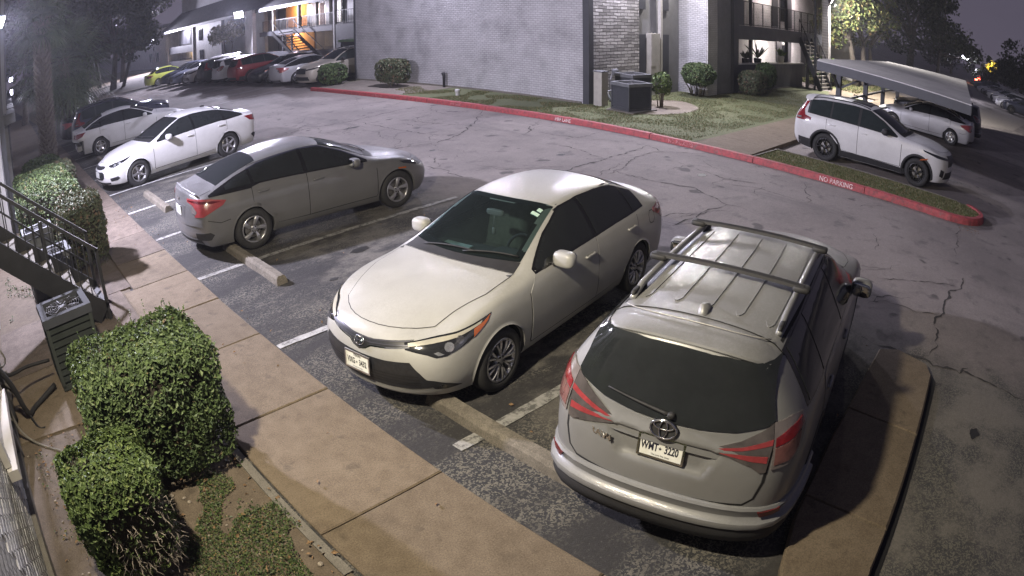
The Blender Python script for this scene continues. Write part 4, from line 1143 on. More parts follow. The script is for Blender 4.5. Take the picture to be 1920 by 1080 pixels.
for x0, w_, z0, h_, m in ((32.5, .75, .05, 2.2, DOORM), (34.3, .5, .05, 2.2, DOORM), (31.9, .8, 3.1, 2.3, DOORM), (34.2, .7, 3.1, 2.2, DOORM), (36.6, .9, .05, 2.1, DOORM), (38.5, .9, .05, 2.1, DOORM)):
    d_ = part_('door' if h_ > 2.15 else 'window', m, lambda b: b.box((x0, 11.30, z0), (x0 + w_, 11.355, z0 + h_)))
for x0, z0, w_, h_ in ((33.5, .5, .7, 1.5), (33.1, 3.5, .7, 1.5)):
    fr = part_('window', DOORM, lambda b: b.box((x0 - .06, 11.31, z0 - .06), (x0 + w_ + .06, 11.352, z0 + h_ + .06)))
    p_ = part('pane', WGLASS, fr, lambda b: b.box((x0, 11.295, z0), (x0 + w_, 11.305, z0 + h_)))
for x0 in (24.58, 28.9): part_('porch_post', DKTRIM, lambda b: (b.box((x0 - .07, 9.17, 1.37), (x0 + .07, 9.31, 2.41)), b.box((x0 - .07, 9.17, 3.05), (x0 + .07, 9.31, 6.0))))
part_('parapet', DKTRIM, lambda b: (b.box((22.99, 9.06, 3.05), (23.5, 9.16, 6)),))
rl = railing(A, 23.6, 9.11, 35.4, 9.11, 3.05, 4.15, 92); at(rl)
part_('roof', ROOFM, lambda b: b.box((14.2, 8.6, 7.41), (42.5, 23.9, 7.7)))
part_('brick_column', brick_mat('white_brick_column', (.52, .51, .50), (.60, .59, .58), (.42, .41, .40), 'x', .21, .078, .5), lambda b: b.box((32.55, 8.1, -.05), (32.95, 8.5, 6.6)))
part_('porch_wall', GREYW, lambda b: b.box((35.5, 9.15, 0), (36.2, 9.5, 6.6)))

# stair on the right wing
ST = thing('outdoor_staircase', 'steep black steel staircase rising to the upper walkway by the patios', 'staircase', (31.3, 7.8, 0))
def stp(name, fn, m=BMETAL):
    mb = MB(); fn(mb); o = mb.build(name, [m], ST); o.location = (-31.3, -7.8, 0); return o
for x in (30.42, 32.16): stp('stringer', lambda b: b.bar((x, 9.10, 2.72), (x, 7.78, .10), .06, .26))
for k in range(13):
    t = (k + .5)/13; stp('tread', lambda b: b.box((30.46, lerp_(7.84, 9.02, t) - .09, lerp_(.12, 2.62, t)), (32.12, lerp_(7.84, 9.02, t) + .13, lerp_(.12, 2.62, t) + .045)), CONC2)
for x in (30.42, 32.16):
    def rlf(b):
        b.bar((x, 9.1, 3.75), (x, 7.75, 1.05), .045, .045); b.bar((x, 7.75, 1.05), (x, 7.75, .05), .045, .045); b.bar((x, 9.1, 3.75), (x, 9.1, 2.7), .045, .045)
        for k in range(1, 9): t = k/9; b.bar((x, lerp_(7.75, 9.1, t), lerp_(.1, 2.75, t)), (x, lerp_(7.75, 9.1, t), lerp_(1.05, 3.75, t)), .02, .02)
    stp('handrail', rlf)
stp('post', lambda b: (b.bar((30.3, 8.1, 0), (30.3, 8.1, 6), .10, .10), b.bar((31.3, 8.9, 0), (31.3, 8.9, 2.7), .16, .16)))

GREYF = mat('pale_grey_siding', (.42, .42, .44), .75, var=.2, vscale=1.0)
# --- apartment block behind the far row
B = thing('apartment_building', 'long two storey apartment block with lit balconies behind the far row of parked cars', 'building', (20, 31, 0))
def pb(name, m, fn, parent=None):
    mb = MB(); fn(mb); o = mb.build(name, [m], parent or B)
    if parent is None: o.location = (-20, -31, 0)
    return o
ZF, ZE = 2.62, 4.72
pb('roof', ROOFM, lambda b: b.add([(19.2, 23.5, ZE), (19.2, 78.5, ZE - .05), (27.5, 78.5, 10.2), (27.5, 23.5, 10.2), (19.2, 23.5, ZE - .18), (19.2, 78.5, ZE - .23)], [(0, 3, 2, 1), (0, 1, 5, 4)]))
pb('eave', DKTRIM, lambda b: b.box((19.15, 23.5, ZE - .30), (19.25, 78.5, ZE - .05)))
pb('back_wall', GREYF, lambda b: b.box((22.3, 23.6, 0), (22.6, 78, 8.5)))
# far porch section, cream
pb('porch_wall', CREAM, lambda b: b.box((21.2, 66.0, 0), (21.4, 76.5, ZE)))
pb('porch_wall', mat('peach_wall', (.56, .44, .30), .7, var=.15), lambda b: b.box((21.15, 66.0, .6), (21.19, 70.5, 2.3)))
pb('porch_floor', DKTRIM, lambda b: (b.box((19.9, 66.0, 1.72), (20.1, 76.7, 2.55)), b.box((20.0, 66, 2.4), (21.3, 76.7, 2.55))))
pb('half_wall', DKTRIM, lambda b: b.box((19.9, 66.0, 0), (20.1, 76.7, .78)))
for y in (76.6, 66.1): pb('porch_post', CREAM, lambda b: b.box((19.85, y - .2, 0), (20.15, y + .2, ZE - .3)))
for z0 in (.8, 2.6):
    f_ = pb('sliding_door', DOORM, lambda b: b.box((21.08, 70.6, z0), (21.14, 75.6, z0 + 1.75)))
    for k in range(3): pb('pane', mat('curtain_pane', (.30, .30, .34), .3, var=.3, vscale=2), lambda b: b.box((21.03, 70.8 + 1.6*k, z0 + .08), (21.07, 72.25 + 1.6*k, z0 + 1.68)), f_)
# white siding section, then the set-back grey one
pb('siding_wall', SIDING, lambda b: b.box((20.0, 57.0, 0), (20.3, 65.8, ZE - .05)))
pb('siding_wall', GREYF, lambda b: b.box((20.6, 47.9, 0), (20.9, 56.9, ZE - .05)))
pb('corner_board', DKTRIM, lambda b: b.box((19.96, 56.85, 0), (20.32, 57.0, ZE - .05)))
for y, z0, h_ in ((62.9, 2.75, 1.35), (62.6, .55, 1.25)):
    f_ = pb('window', DOORM, lambda b: b.box((19.95, y, z0), (19.99, y + 1.3, z0 + h_))); pb('pane', WGLASS, lambda b: b.box((19.93, y + .1, z0 + .08), (19.945, y + 1.2, z0 + h_ - .08)), f_)
f_ = pb('window', DOORM, lambda b: b.box((20.54, 52.0, 2.75), (20.59, 53.0, 4.3))); pb('pane', WGLASS, lambda b: b.box((20.52, 52.1, 2.83), (20.535, 52.9, 4.22)), f_)
# near porch section
pb('pier', brick_mat('pier_brick', (.50, .50, .50), (.58, .58, .58), (.42, .42, .42), 'y', .21, .078, .5), lambda b: b.box((18.9, 46.6, 0), (19.25, 48.2, ZE)))
pb('porch_wall', GREYF, lambda b: b.box((21.8, 31, 0), (22.0, 47.8, ZE + .3)))
pb('porch_wall', ORANGE, lambda b: (b.box((21.72, 42.0, 2.75), (21.79, 46.0, ZE + .2)), b.box((21.72, 41.2, .3), (21.79, 46.0, 2.4))))
pb('porch_floor', DKPANEL, lambda b: (b.box((19.9, 35.3, 2.30), (20.1, 47.4, 2.66)), b.box((20.1, 31, 2.45), (21.8, 47.4, 2.62))))
pb('half_wall', DKPANEL, lambda b: b.box((19.9, 35.3, 0), (20.1, 46.4, .98)))
pb('panel_wall', DKPANEL, lambda b: b.box((19.9, 31, 0), (20.1, 35.1, 2.70)))
pb('recess_wall', GREYF, lambda b: b.box((20.9, 31, 2.75), (21.1, 33.4, ZE + .3)))
pb('recess_wall', SIDING, lambda b: b.box((20.9, 33.42, 2.75), (21.1, 35.0, ZE + .3)))
for y in (35.1, 44.7, 40.3): pb('porch_post', SIDING if y < 36 else CREAM, lambda b: b.box((19.88, y - .09, 0 if y < 36 else 2.67), (20.12, y + .09, ZE - .2)))
for y in (43.0, 41.5): pb('porch_post', DKTRIM, lambda b: b.box((19.9, y - .06, .99), (20.02, y + .06, 2.3)))
pb('dark_bay', DKTRIM, lambda b: b.box((21.7, 46.1, .5), (21.78, 47.6, 4.4)))
pb('door', DOORM, lambda b: b.box((21.66, 41.2, 2.66), (21.715, 42.2, 4.45)))
pb('pilaster', CREAM, lambda b: b.box((21.5, 40.5, 2.66), (21.79, 41.1, ZE)))
pb('pilaster', CREAM, lambda b: b.box((21.5, 38.5, 2.66), (21.79, 39.0, ZE)))
f_ = pb('sliding_door', DOORM, lambda b: b.box((21.66, 39.1, 2.66), (21.72, 40.4, 4.5)))
pb('curtain', mat('curtain_tan', (.30, .20, .16), .8, var=.5, vscale=6), lambda b: b.box((21.63, 39.45, 2.7), (21.65, 40.05, 4.4)), f_)
pb('lit_pane', emis('lit_pane_warm', (1, .62, .32), .55), lambda b: (b.box((21.63, 40.1, 2.7), (21.65, 40.32, 4.4)), b.box((21.63, 39.2, 2.7), (21.65, 39.4, 4.2))), f_)
f_ = pb('window', DOORM, lambda b: b.box((21.66, 36.9, 2.66), (21.72, 38.3, 4.75)))
for k in range(16): pb('blind_slat', emis('lit_blind', (1, .88, .72), .42), lambda b: b.box((21.60, 37.05, 2.80 + .115*k), (21.64, 38.1, 2.80 + .115*k + .09)), f_)
sd = MB()
for k in range(9): sd.add([(21.7, 36.2, 1.05 + .15*k), (21.7, 39.6, 1.05 + .15*k), (21.74, 39.6, 1.19 + .15*k), (21.74, 36.2, 1.19 + .15*k)], [(0, 3, 2, 1)])
o = sd.build('lap_siding', [SIDING], B); o.location = (-20, -31, 0)
f_ = pb('window', DOORM, lambda b: b.box((20.6, 35.4, .9), (20.65, 36.3, 2.2))); pb('lit_pane', emis('lit_pane_pink', (1, .60, .50), .40), lambda b: b.box((20.56, 35.5, 1.0), (20.59, 36.2, 2.1)), f_)
o = railing(B, 20.0, 35.3, 20.0, 46.9, 2.66, 3.55, 80); o.location = (-20, -31, 0)
o = railing(B, 20.0, 31.2, 20.0, 35.0, 2.75, 3.65, 12); o.location = (-20, -31, 0)
S2 = thing('outdoor_staircase', 'dark steel staircase in front of the lit orange balcony behind the far cars', 'staircase', (18.6, 39, 0))
def s2p(name, fn, m=BMETAL):
    mb = MB(); fn(mb); o = mb.build(name, [m], S2); o.location = (-18.6, -39, 0); return o
for dx in (0, 1.1): s2p('stringer', lambda b: b.bar((18.5 + dx, 41.9 - dx*1.2, 2.6), (18.5 + dx, 37.4 - dx*1.2, .3), .08, .26))
for k in range(12):
    t = (k + .5)/12; s2p('tread', lambda b: b.box((18.5, lerp_(37.2, 41.6, t) - .8, lerp_(.35, 2.55, t)), (19.55, lerp_(37.2, 41.6, t) + .05 - .4, lerp_(.35, 2.55, t) + .06)), CONC2)
for dx in (0, 1.1): s2p('handrail', lambda b: b.bar((18.5 + dx, 41.9 - dx*1.2, 3.4), (18.5 + dx, 37.4 - dx*1.2, 1.1), .05, .05))
D_ = thing('apartment_building', 'white walled block half hidden by trees beyond the lime green car', 'building', (21, 82, 0))
for nm, m, lo, hi in (('wall', SIDING, (20.5, 80, 0), (21, 104, 5.4)), ('wall', SIDING, (20.6, 79.7, 0), (30, 79.99, 5.4)), ('roof', ROOFM, (19.9, 79.2, 5.41), (31, 105, 5.8)), ('window', WGLASS, (20.45, 84, .9), (20.495, 85.6, 2.2)), ('window', WGLASS, (20.45, 88, .9), (20.495, 89.6, 2.2)), ('window', WGLASS, (20.45, 93, 3.2), (20.495, 94.6, 4.6))):
    mb = MB(); mb.box(lo, hi); o = mb.build(nm, [m], D_); o.location = (-21, -82, 0)

# --- near facade on the left, the one that carries the camera
NEAR_BR = brick_mat('pale_brick_facade', (.36, .36, .36), (.46, .455, .45), (.24, .24, .24), 'y', .21, .078, .9)
F_ = thing('apartment_building', 'near apartment facade of pale painted brick with conduits at its foot', 'building', (-3.5, 0, 0))
def pf(name, m, fn, parent=None):
    mb = MB(); fn(mb); o = mb.build(name, [m], parent or F_)
    if parent is None: o.location = (3.5, 0, 0)
    return o
pf('brick_wall', NEAR_BR, lambda b: (b.box((-3.85, -9, -.1), (-3.5, -.30, 7)), b.box((-3.85, -.299, 1.46), (-3.5, 4.6, 7)), b.box((-3.85, 2.101, -.1), (-3.5, 4.6, 1.459)), b.box((-3.85, -.299, -.1), (-3.512, 2.10, 1.459))))
# courses within reach of the lens are laid brick by brick
bmats = [mat('pale_brick_%d' % q, c_, .8, var=.3, vscale=9, bump=.6, bscale=30) for q, c_ in enumerate([(.34, .34, .345), (.41, .41, .41), (.29, .29, .30)])]
bmesh_ = []
for q in range(3):
    mb = MB(); e = .006; mb.add([(0, -.097, -.031), (0, .097, -.031), (0, .097, .031), (0, -.097, .031), (.016, -.097 + e, -.031 + e), (.016, .097 - e, -.031 + e), (.016, .097 - e, .031 - e), (.016, -.097 + e, .031 - e)], [(4, 5, 6, 7), (0, 1, 5, 4), (1, 2, 6, 5), (2, 3, 7, 6), (3, 0, 4, 7)]); bmesh_.append(mb.mesh('brick', [bmats[q]]))
rb_ = random.Random(77)
for j in range(20):
    for i in range(12):
        y = -.19 + .205*i + (.1025 if j % 2 else 0)
        if y > 2.0: continue
        inst('brick', rb_.choice(bmesh_), F_, (-3.513 + rb_.uniform(-.003, .003) + 3.5, y, .035 + .073*j), (rb_.uniform(-.01, .01), 0, rb_.uniform(-.012, .012)))
pf('brick_wall', NEAR_BR, lambda b: b.box((-3.85, 6.5, -.1), (-3.5, 12.2, 7)))
pf('siding_wall', SIDING, lambda b: b.box((-3.3, 12.3, -.1), (-2.98, 60, 7)))
pf('foundation', CONC2, lambda b: b.box((-3.495, -9, -.1), (-3.44, 4.6, .12)))
wnf = pf('window', CREAM, lambda b: (b.box((-3.48, 1.2, .62), (-3.36, 2.75, .72)), b.box((-3.49, 1.25, .73), (-3.42, 1.36, 2.0)), b.box((-3.49, 2.55, .73), (-3.42, 2.66, 2.0))))
pf('pane', WGLASS, lambda b: b.box((-3.48, 1.37, .73), (-3.46, 2.54, 2.0)), wnf)
for k, y in enumerate([12.5, 13.6, 15.2, 16.4, 18.2, 20.2, 22.5, 25.0, 28.0, 32.0]):
    pf('porch_post', DKTRIM if k % 3 != 1 else GREYW, lambda b: b.box((-2.95, y, 0), (-2.80 + .10*(k % 2), y + .12, 6.5)))
for k in range(5): pf('porch_floor', DKTRIM, lambda b: b.box((-2.97, 12.8 + 4*k, 2.6), (-2.45, 16.2 + 4*k, 2.85)))
pf('eave', DKTRIM, lambda b: b.box((-3.86, -9, 7.01), (-2.9, 60, 7.2)))

# stair beside the near facade
S3 = thing('outdoor_staircase', 'black steel staircase with concrete treads rising beside the air conditioners', 'staircase', (-1.7, 5.7, 0))
def s3p(name, fn, m=BMETAL):
    mb = MB(); fn(mb); o = mb.build(name, [m], S3); o.location = (1.7, -5.7, 0); return o
TX0, TZ0, TX1, TZ1 = -1.62, .04, -4.2, 2.30
def stz(x): return TZ0 + (TX0 - x)*(TZ1 - TZ0)/(TX0 - TX1)
for y in (5.14, 6.22): s3p('stringer', lambda b: b.bar((TX0 - .02, y, stz(TX0) + .10), (TX1, y, TZ1 + .12), .05, .30))
for k in range(9):
    x = TX0 - .22 - .285*k; z = stz(x) + .06
    s3p('tread', lambda b: b.box((x - .14, 5.17, z), (x + .15, 6.19, z + .055)), CONC2)
for y in (5.14, 6.22):
    def hr(b):
        b.bar((TX0 + .06, y, stz(TX0) + .98), (TX1, y, TZ1 + .98), .05, .045)
        b.bar((TX0 + .05, y, .03), (TX0 + .05, y, stz(TX0) + 1.0), .05, .05)
        b.bar((TX0 + .0, y, stz(TX0) + .52), (TX1, y, TZ1 + .55), .03, .03) if y > 6 else None
        for k in range(1, 18):
            x = TX0 - .145*k
            b.bar((x, y, stz(x) + .2), (x, y, stz(x) + .98), .018 if k % 5 else .04, .018 if k % 5 else .04)
    s3p('railing', hr)
s3p('toe_plate', lambda b: b.box((TX0 - .02, 5.17, .036), (TX0 + .08, 6.19, .20)))
# conduits and refrigerant lines at the foot of the facade
def cable(name, pts, r, m, label, group='cables at the foot of the near facade'):
    mb = MB(); P_ = [Vector(p) for p in pts]; out = []
    for i in range(len(P_)-1):
        p0, p1, p2, p3 = P_[max(0, i-1)], P_[i], P_[i+1], P_[min(len(P_)-1, i+2)]
        for q in range(5):
            t = q/5; out.append(.5*((2*p1) + (-p0+p2)*t + (2*p0-5*p1+4*p2-p3)*t*t + (-p0+3*p1-3*p2+p3)*t**3))
    out.append(P_[-1]); mb.tube(out, r, 7)
    return tag(mb.build(name, [m]), label, 'cable', group)
cable('refrigerant_line', [(-3.45, 3.05, .95), (-3.3, 3.15, .55), (-3.22, 3.25, .12), (-3.1, 3.45, .06), (-2.75, 3.7, .10)], .035, BLACK, 'thick black insulated line dropping down the wall to the near air conditioner')
cable('refrigerant_line', [(-3.46, 3.5, .75), (-3.35, 3.55, .5), (-3.05, 3.75, .42), (-2.72, 3.85, .35)], .022, BLACK, 'thin black line looping from the wall to the near air conditioner')
cable('grey_cable', [(-3.46, 2.7, 1.3), (-3.40, 2.75, .7), (-3.38, 2.85, .2), (-3.2, 2.7, .03), (-2.9, 2.35, .02)], .016, CONC2, 'pale grey cable trailing from the wall across the soil')
cable('grey_cable', [(-3.46, 3.9, .85), (-3.32, 3.7, .65), (-3.36, 3.3, .72), (-3.47, 3.1, .9)], .014, CONC2, 'pale cable looped against the wall above the insulated line')
cable('black_cable', [(-3.44, 3.2, .6), (-3.28, 3.5, .2), (-3.15, 3.05, .04), (-3.05, 2.95, .035)], .014, BLACK, 'thin black cable ending on the slab beside the wall')
cable('conduit', [(-3.45, 2.55, 2.2), (-3.45, 2.56, 1.1), (-3.45, 2.57, .05)], .035, GREYW, 'upright grey conduit fixed to the pale brick')
cable('conduit', [(-3.44, 3.30, 2.4), (-3.44, 3.31, 1.1), (-3.44, 3.32, .05)], .045, DKTRIM, 'dark upright conduit on the wall behind the insulated line')

# carport
CP = thing('carport', 'long carport with a pale sheet roof on dark steel posts', 'carport', (24, 2, 0))
def cp(name, m, fn):
    mb = MB(); fn(mb); o = mb.build(name, [m], CP); o.location = (-24, -2, 0); return o
RA, RB, RC, RD = (18.3, 3.75, 2.37), (32.3, 4.35, 2.32), (37.6, .15, 2.26), (17.6, -1.95, 2.22)
CPM = mat('carport_sheet', (.42, .41, .40), .45, .2, var=.25, vscale=.5)
NP = 30
for k in range(NP):
    a, b2 = k/NP, (k + 1)/NP - .002
    def quad(b):
        def q(u, v):
            n_ = Vector(RA).lerp(Vector(RB), u); s_ = Vector(RD).lerp(Vector(RC), u); return n_.lerp(s_, v)
        vs = [q(a, 0), q(b2, 0), q(b2, 1), q(a, 1), q(a, .0) + Vector((0, 0, -.05)), q(b2, 0) + Vector((0, 0, -.05)), q(b2, 1) + Vector((0, 0, -.05)), q(a, 1) + Vector((0, 0, -.05))]
        mid = q((a+b2)/2, 0) + Vector((0, 0, .055)); mid2 = q((a+b2)/2, 1) + Vector((0, 0, .055))
        vs += [mid, mid2]
        b.add(vs, [(0, 3, 9, 8), (8, 9, 2, 1), (4, 5, 6, 7), (0, 4, 7, 3), (1, 2, 6, 5), (0, 8, 1, 5, 4), (3, 7, 6, 2, 9)])
    cp('roof_sheet', CPM, quad)
def fascia(p, q_, h=.26): cp('fascia', DKTRIM, lambda b: b.bar(Vector(p) + Vector((-.04, 0, -h/2 - .03)), Vector(q_) + Vector((-.04, 0, -h/2 - .03)), .05, h))
fascia(RA, RD, .30); fascia(RD, RC, .26); fascia(RA, RB, .22)
for x in (20.2, 24.2, 27.6, 31.2):
    cp('post', DKTRIM, lambda b: b.box((x - .09, 3.45, 0), (x + .09, 3.63, 2.2)))
    cp('brace', DKTRIM, lambda b: (b.bar((x, 3.45, 1.45), (x, 2.2, 2.15), .07, .07), b.bar((x, 3.54, 1.4), (x - 1.2, 3.5, 2.12), .07, .07)))
cp('beam', DKTRIM, lambda b: b.bar((18.4, 3.5, 2.13), (33, 3.7, 2.13), .1, .16))
cp('beam', DKTRIM, lambda b: b.bar((18.6, 3.58, .9), (33, 3.58, 1.15), .06, .08))
# ------------------------------------------------------------------ lamps with their fixtures
LENS = {}
def lamp(x, y, z, d, watts, c, label, size=.30, lens=18.0, name='wall_lamp', cat='lamp', spread=None):
    t = thing(name, label, cat, (x, y, z))
    d = Vector(d).normalized(); q = d.to_track_quat('-Z', 'Y')
    key = (round(c[2], 2), lens)
    if key not in LENS: LENS[key] = emis('lamp_lens_%d' % len(LENS), c, lens)
    b = MB(); b.box((-size*.6, -size*.45, .012), (size*.6, size*.45, .10)); b.box((-.05, -.05, .10), (.05, .05, .20))
    o = b.build('housing', [DKTRIM], t); o.rotation_mode = 'QUATERNION'; o.rotation_quaternion = q
    b = MB(); b.box((-size*.5, -size*.36, .0), (size*.5, size*.36, .011))
    o = b.build('lens', [LENS[key]], t); o.rotation_mode = 'QUATERNION'; o.rotation_quaternion = q
    if watts > 0:
        L = bpy.data.lights.new('lamp_light', 'AREA'); L.shape = 'RECTANGLE'; L.size = size; L.size_y = size*.72; L.energy = watts; L.color = c
        lo = bpy.data.objects.new('lamp_light', L); link(lo, t); lo.location = d*.02; lo.rotation_mode = 'QUATERNION'; lo.rotation_quaternion = q
    return t
for l_ in LAMPS: lamp(*l_)
for x, y, z, w, lab in ((-2.45, 23.0, 3.75, 14, 'small wall lamp on the near facade, nearest of the receding run'), (-2.40, 33, 3.2, 14, 'small wall lamp on the near facade, second along the receding run'), (-2.30, 46, 2.9, 14, 'tiny far wall lamp on the near facade beside the palm trunk'), (3.5, 75, 3.2, 0, 'tiny distant lamp seen beside the palm fronds'), (9.6, 80, 4.5, 0, 'tiny distant lamp shining through the dark oaks')):
    lamp(x, y, z, (.7, -.7, -.2), w, COOL, lab, .22, 14.0)
lamp(19.6, 39.9, 2.2, (-.8, -.5, -.2), 160, (1.0, .62, .85), 'purplish porch lamp behind the far steel staircase', .22, 10.0)
lamp(20.6, 43.5, 4.45, (.6, .0, -.6), 130, (1.0, .60, .28), 'warm porch light over the orange upper balcony', .2, 6.0)
lamp(20.6, 43.8, 2.28, (.6, .0, -.6), 90, (1.0, .66, .32), 'warm porch light under the orange balcony', .2, 6.0)
lamp(20.4, 70.0, 2.30, (.6, -.2, -.6), 110, (1.0, .74, .45), 'warm porch light in the peach ground floor porch', .2, 5.0)
lamp(30.4, 10.2, 2.40, (0, .50, -.85), 90, (1.0, .90, .86), 'ceiling light in the ground floor patio behind the dark panel wall', .2, 6.0)
lamp(34.3, 10.2, 2.40, (0, .50, -.85), 90, (1.0, .88, .88), 'ceiling light in the patio behind the staircase', .2, 6.0)
lamp(34.8, 10.2, 5.4, (0, .50, -.85), 90, (1.0, .84, .84), 'ceiling light above the upper walkway by the staircase', .2, 6.0)
lamp(30.8, 10.2, 5.4, (0, .50, -.85), 90, (1.0, .86, .80), 'ceiling light over the railing of the upper patio balcony', .2, 6.0)
# ------------------------------------------------------------------ the individual cars
P_WHITE = paint('paint_white', (0.39, 0.39, 0.378), 0.0, 0.32, dew=0.5)
P_SILVER = paint('paint_champagne_silver', (0.205, 0.208, 0.210), 0.15, 0.36, dew=0.45)
P_GREY = paint('paint_graphite_silver', (0.150, 0.150, 0.154), 0.3, 0.36, dew=0.6)
P_WHITE2 = paint('paint_cool_white', (0.62, 0.62, 0.63), 0.0, 0.32, dew=0.3)
P_WHITE3 = paint('paint_bright_white', (0.60, 0.60, 0.61), 0.0, 0.30, dew=0.2)
GLASS = glass_mat('tinted_glass')
GLASS_G = glass_mat('green_tinted_glass', (0.020, 0.026, 0.026))
CLEAR = glass_mat('clear_windshield', (0.015, 0.02, 0.02), clear=0.5)
FRIT = mat('glass_border_black', (0.010, 0.010, 0.011), 0.18, var=0.2)
RED = mat('lamp_red', (0.20, 0.014, 0.018), 0.12, var=0.35, vscale=20, coat=1.0)
REDB = mat('lamp_red_bright', (0.27, 0.040, 0.045), 0.3, var=0.25, vscale=20, coat=1.0)
SMOKE = mat('lamp_smoked_clear', (0.17, 0.15, 0.15), 0.10, var=0.3, vscale=9, coat=1.0)
LENSD = mat('lamp_dark_housing', (0.020, 0.021, 0.024), 0.08, var=0.3, vscale=15, coat=1.0)
AMBER = mat('lamp_amber', (0.42, 0.10, 0.02), 0.15, var=0.2, coat=1.0)
LENSW = mat('lamp_reflector', (0.70, 0.72, 0.75), 0.15, 0.8, var=0.25, vscale=25)
GRILLE = mat('grille_black', (0.022, 0.023, 0.027), 0.4, var=0.4, vscale=30)
INT = mat('car_interior', (0.075, 0.078, 0.080), 0.8, var=0.3)
INT2 = mat('car_seat_fabric', (0.16, 0.17, 0.165), 0.9, var=0.3, vscale=10)

def slope_at(S, x, h=.03): return (curve_at(S, 5, x+h) - curve_at(S, 5, x-h)) / (2*h)
def dlo(S, x0, x1, bot=.03, top=.040, n=22):
    B = []; T = []
    for i in range(n+1):
        x = lerp(x0, x1, i/n)
        zb = curve_at(S, 4, x) + bot; zt = curve_at(S, 5, x) - top*math.sqrt(1 + slope_at(S, x)**2)
        if zt > zb + .012: B.append((x, zb)); T.append((x, zt))
    return B + T[::-1]
def belt(S, x, d=0.0): return curve_at(S, 4, x) + d

def arcpts(cx, cz, r, a0, a1, n=8):
    return [(cx + r*math.cos(lerp(a0, a1, k/n)), cz + r*math.sin(lerp(a0, a1, k/n))) for k in range(n+1)]

def side_set(c, xB, xR, glass, zlo=.31, door_front=None, xRd=None, qx=None, trim=FRIT, hz=.13, hdl=None, bot=.03, top=.040, cutr=.075, winend=None):
    """doors with windows and handles, black pillars, window trim, both sides"""
    S = c.S; xf0 = door_front if door_front is not None else S['xa'] - .10
    xRd = xRd if xRd is not None else S['xr'] - .12
    winend = winend if winend is not None else S['xb'] + .1
    for v in ('left', 'right'):
        band = dlo(S, S['xa'] + .05, winend, bot - .016, top - .014, 40)
        c.patch('window_trim', band, v, trim, .003, .05)
        ff = [(xf0 + .015, zlo + .03), (xf0 + .03, zlo), (xB - .006, zlo), (xB - .006, belt(S, xB, bot - .022))] + [(lerp(xB, S['xa'] + .03, t), belt(S, lerp(xB, S['xa'] + .03, t), bot - .022)) for t in (.33, .66, 1)] + [(xf0 + .01, belt(S, xf0, -.10))]
        d1 = c.patch('door', ff, v, c.pm, .0045, .06)
        w1 = c.patch('window', dlo(S, S['xa'] + .10, xB - .035, bot, top), v, glass, .007, .05, d1)
        ra = S['ra'] + cutr
        a_end = math.pi - .18
        arc = arcpts(S['xr'], S['wr'], ra, PI - math.asin(min(1, max(0, (zlo + .02 - S['wr'])/ra))) if zlo + .02 > S['wr'] else PI + math.asin((S['wr'] - zlo - .02)/ra), PI - math.acos(min(1, max(-1, (S['xr'] - xRd)/ra))) if xRd > S['xr'] - ra else PI - .9, 8)
        ff = [(xB + .006, belt(S, xB, bot - .022)), (xB + .006, zlo)] + [p for p in arc if p[0] > xB + .05] + [(xRd, belt(S, xRd, bot - .05))] + [(lerp(xRd, xB, t), belt(S, lerp(xRd, xB, t), bot - .022)) for t in (.15, .5, .8)]
        d2 = c.patch('door', ff, v, c.pm, .0045, .06)
        w2 = c.patch('window', dlo(S, xB + .035, (qx or xR) - (.025 if qx else 0), bot, top), v, glass, .007, .05, d2)
        if qx: c.patch('quarter_window', dlo(S, qx + .025, xR, bot, top), v, glass, .007, .05)
        for xx in (xf0, xB, xRd):
            pass
        c.line([(xB, zlo), (xB, belt(S, xB, bot - .02))], v, .016)
        c.line([(xf0 + .005, belt(S, xf0, -.10)), (xf0 + .008, zlo + .03), (xf0 + .025, zlo - .006), (xB, zlo - .006)], v, .014)
        c.line([(xB, zlo - .006)] + [p for p in arc if p[0] > xB + .05] + [(xRd + .006, belt(S, xRd, bot - .05))], v, .014)
        hx = hdl or (xB - .17, xRd - .17)
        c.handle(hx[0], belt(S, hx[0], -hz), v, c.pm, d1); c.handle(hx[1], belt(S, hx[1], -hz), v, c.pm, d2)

def shield(S, which, inset=.05):
    """top-view outline of windscreen or sedan backlight"""
    w = S['W']/2
    cols = S['cols']
    if which == 'front':
        xb_e, yb, xb_c = S['xa'] + .03, cols[4]['Y'][5] - inset, cols[4]['xc'] + .045
        xt_e, yt, xt_c = S['xt'] - .015, cols[6]['Y'][5] - inset + .005, cols[6]['xc'] - .02
    else:
        xb_e, yb, xb_c = S['xb'] - .085, cols[11]['Y'][5] - inset - .02, S['xb'] - .05
        xt_e, yt, xt_c = S['xc'] + .0, cols[9]['Y'][5] - inset + .01, S['xc'] - .03
    n = 10
    A = [(lerp(xb_c, xb_e, (abs(t))**2), t*yb) for t in (lerp(-1, 1, k/n) for k in range(n+1))]
    Bq = [(lerp(xt_c, xt_e, (abs(t))**2), t*yt) for t in (lerp(1, -1, k/n) for k in range(n+1))]
    return A + Bq

def shrink(poly, d):
    cx = sum(p[0] for p in poly)/len(poly); cy = sum(p[1] for p in poly)/len(poly)
    out = []
    n = len(poly)
    area = sum(poly[i][0]*poly[(i+1) % n][1]-poly[(i+1) % n][0]*poly[i][1] for i in range(n))
    sg = 1 if area > 0 else -1
    for i in range(n):
        a, b, c_ = Vector(poly[i-1]), Vector(poly[i]), Vector(poly[(i+1) % n])
        t1 = (b-a).normalized() if (b-a).length > 1e-6 else (c_-b).normalized(); t2 = (c_-b).normalized() if (c_-b).length > 1e-6 else t1
        n1 = Vector((-t1.y, t1.x))*sg; n2 = Vector((-t2.y, t2.x))*sg
        m = (n1+n2); m = m.normalized() if m.length > 1e-6 else n1
        k = 1/max(.5, m.dot(n1))
        out.append((b.x + m.x*d*k, b.y + m.y*d*k))
    return out

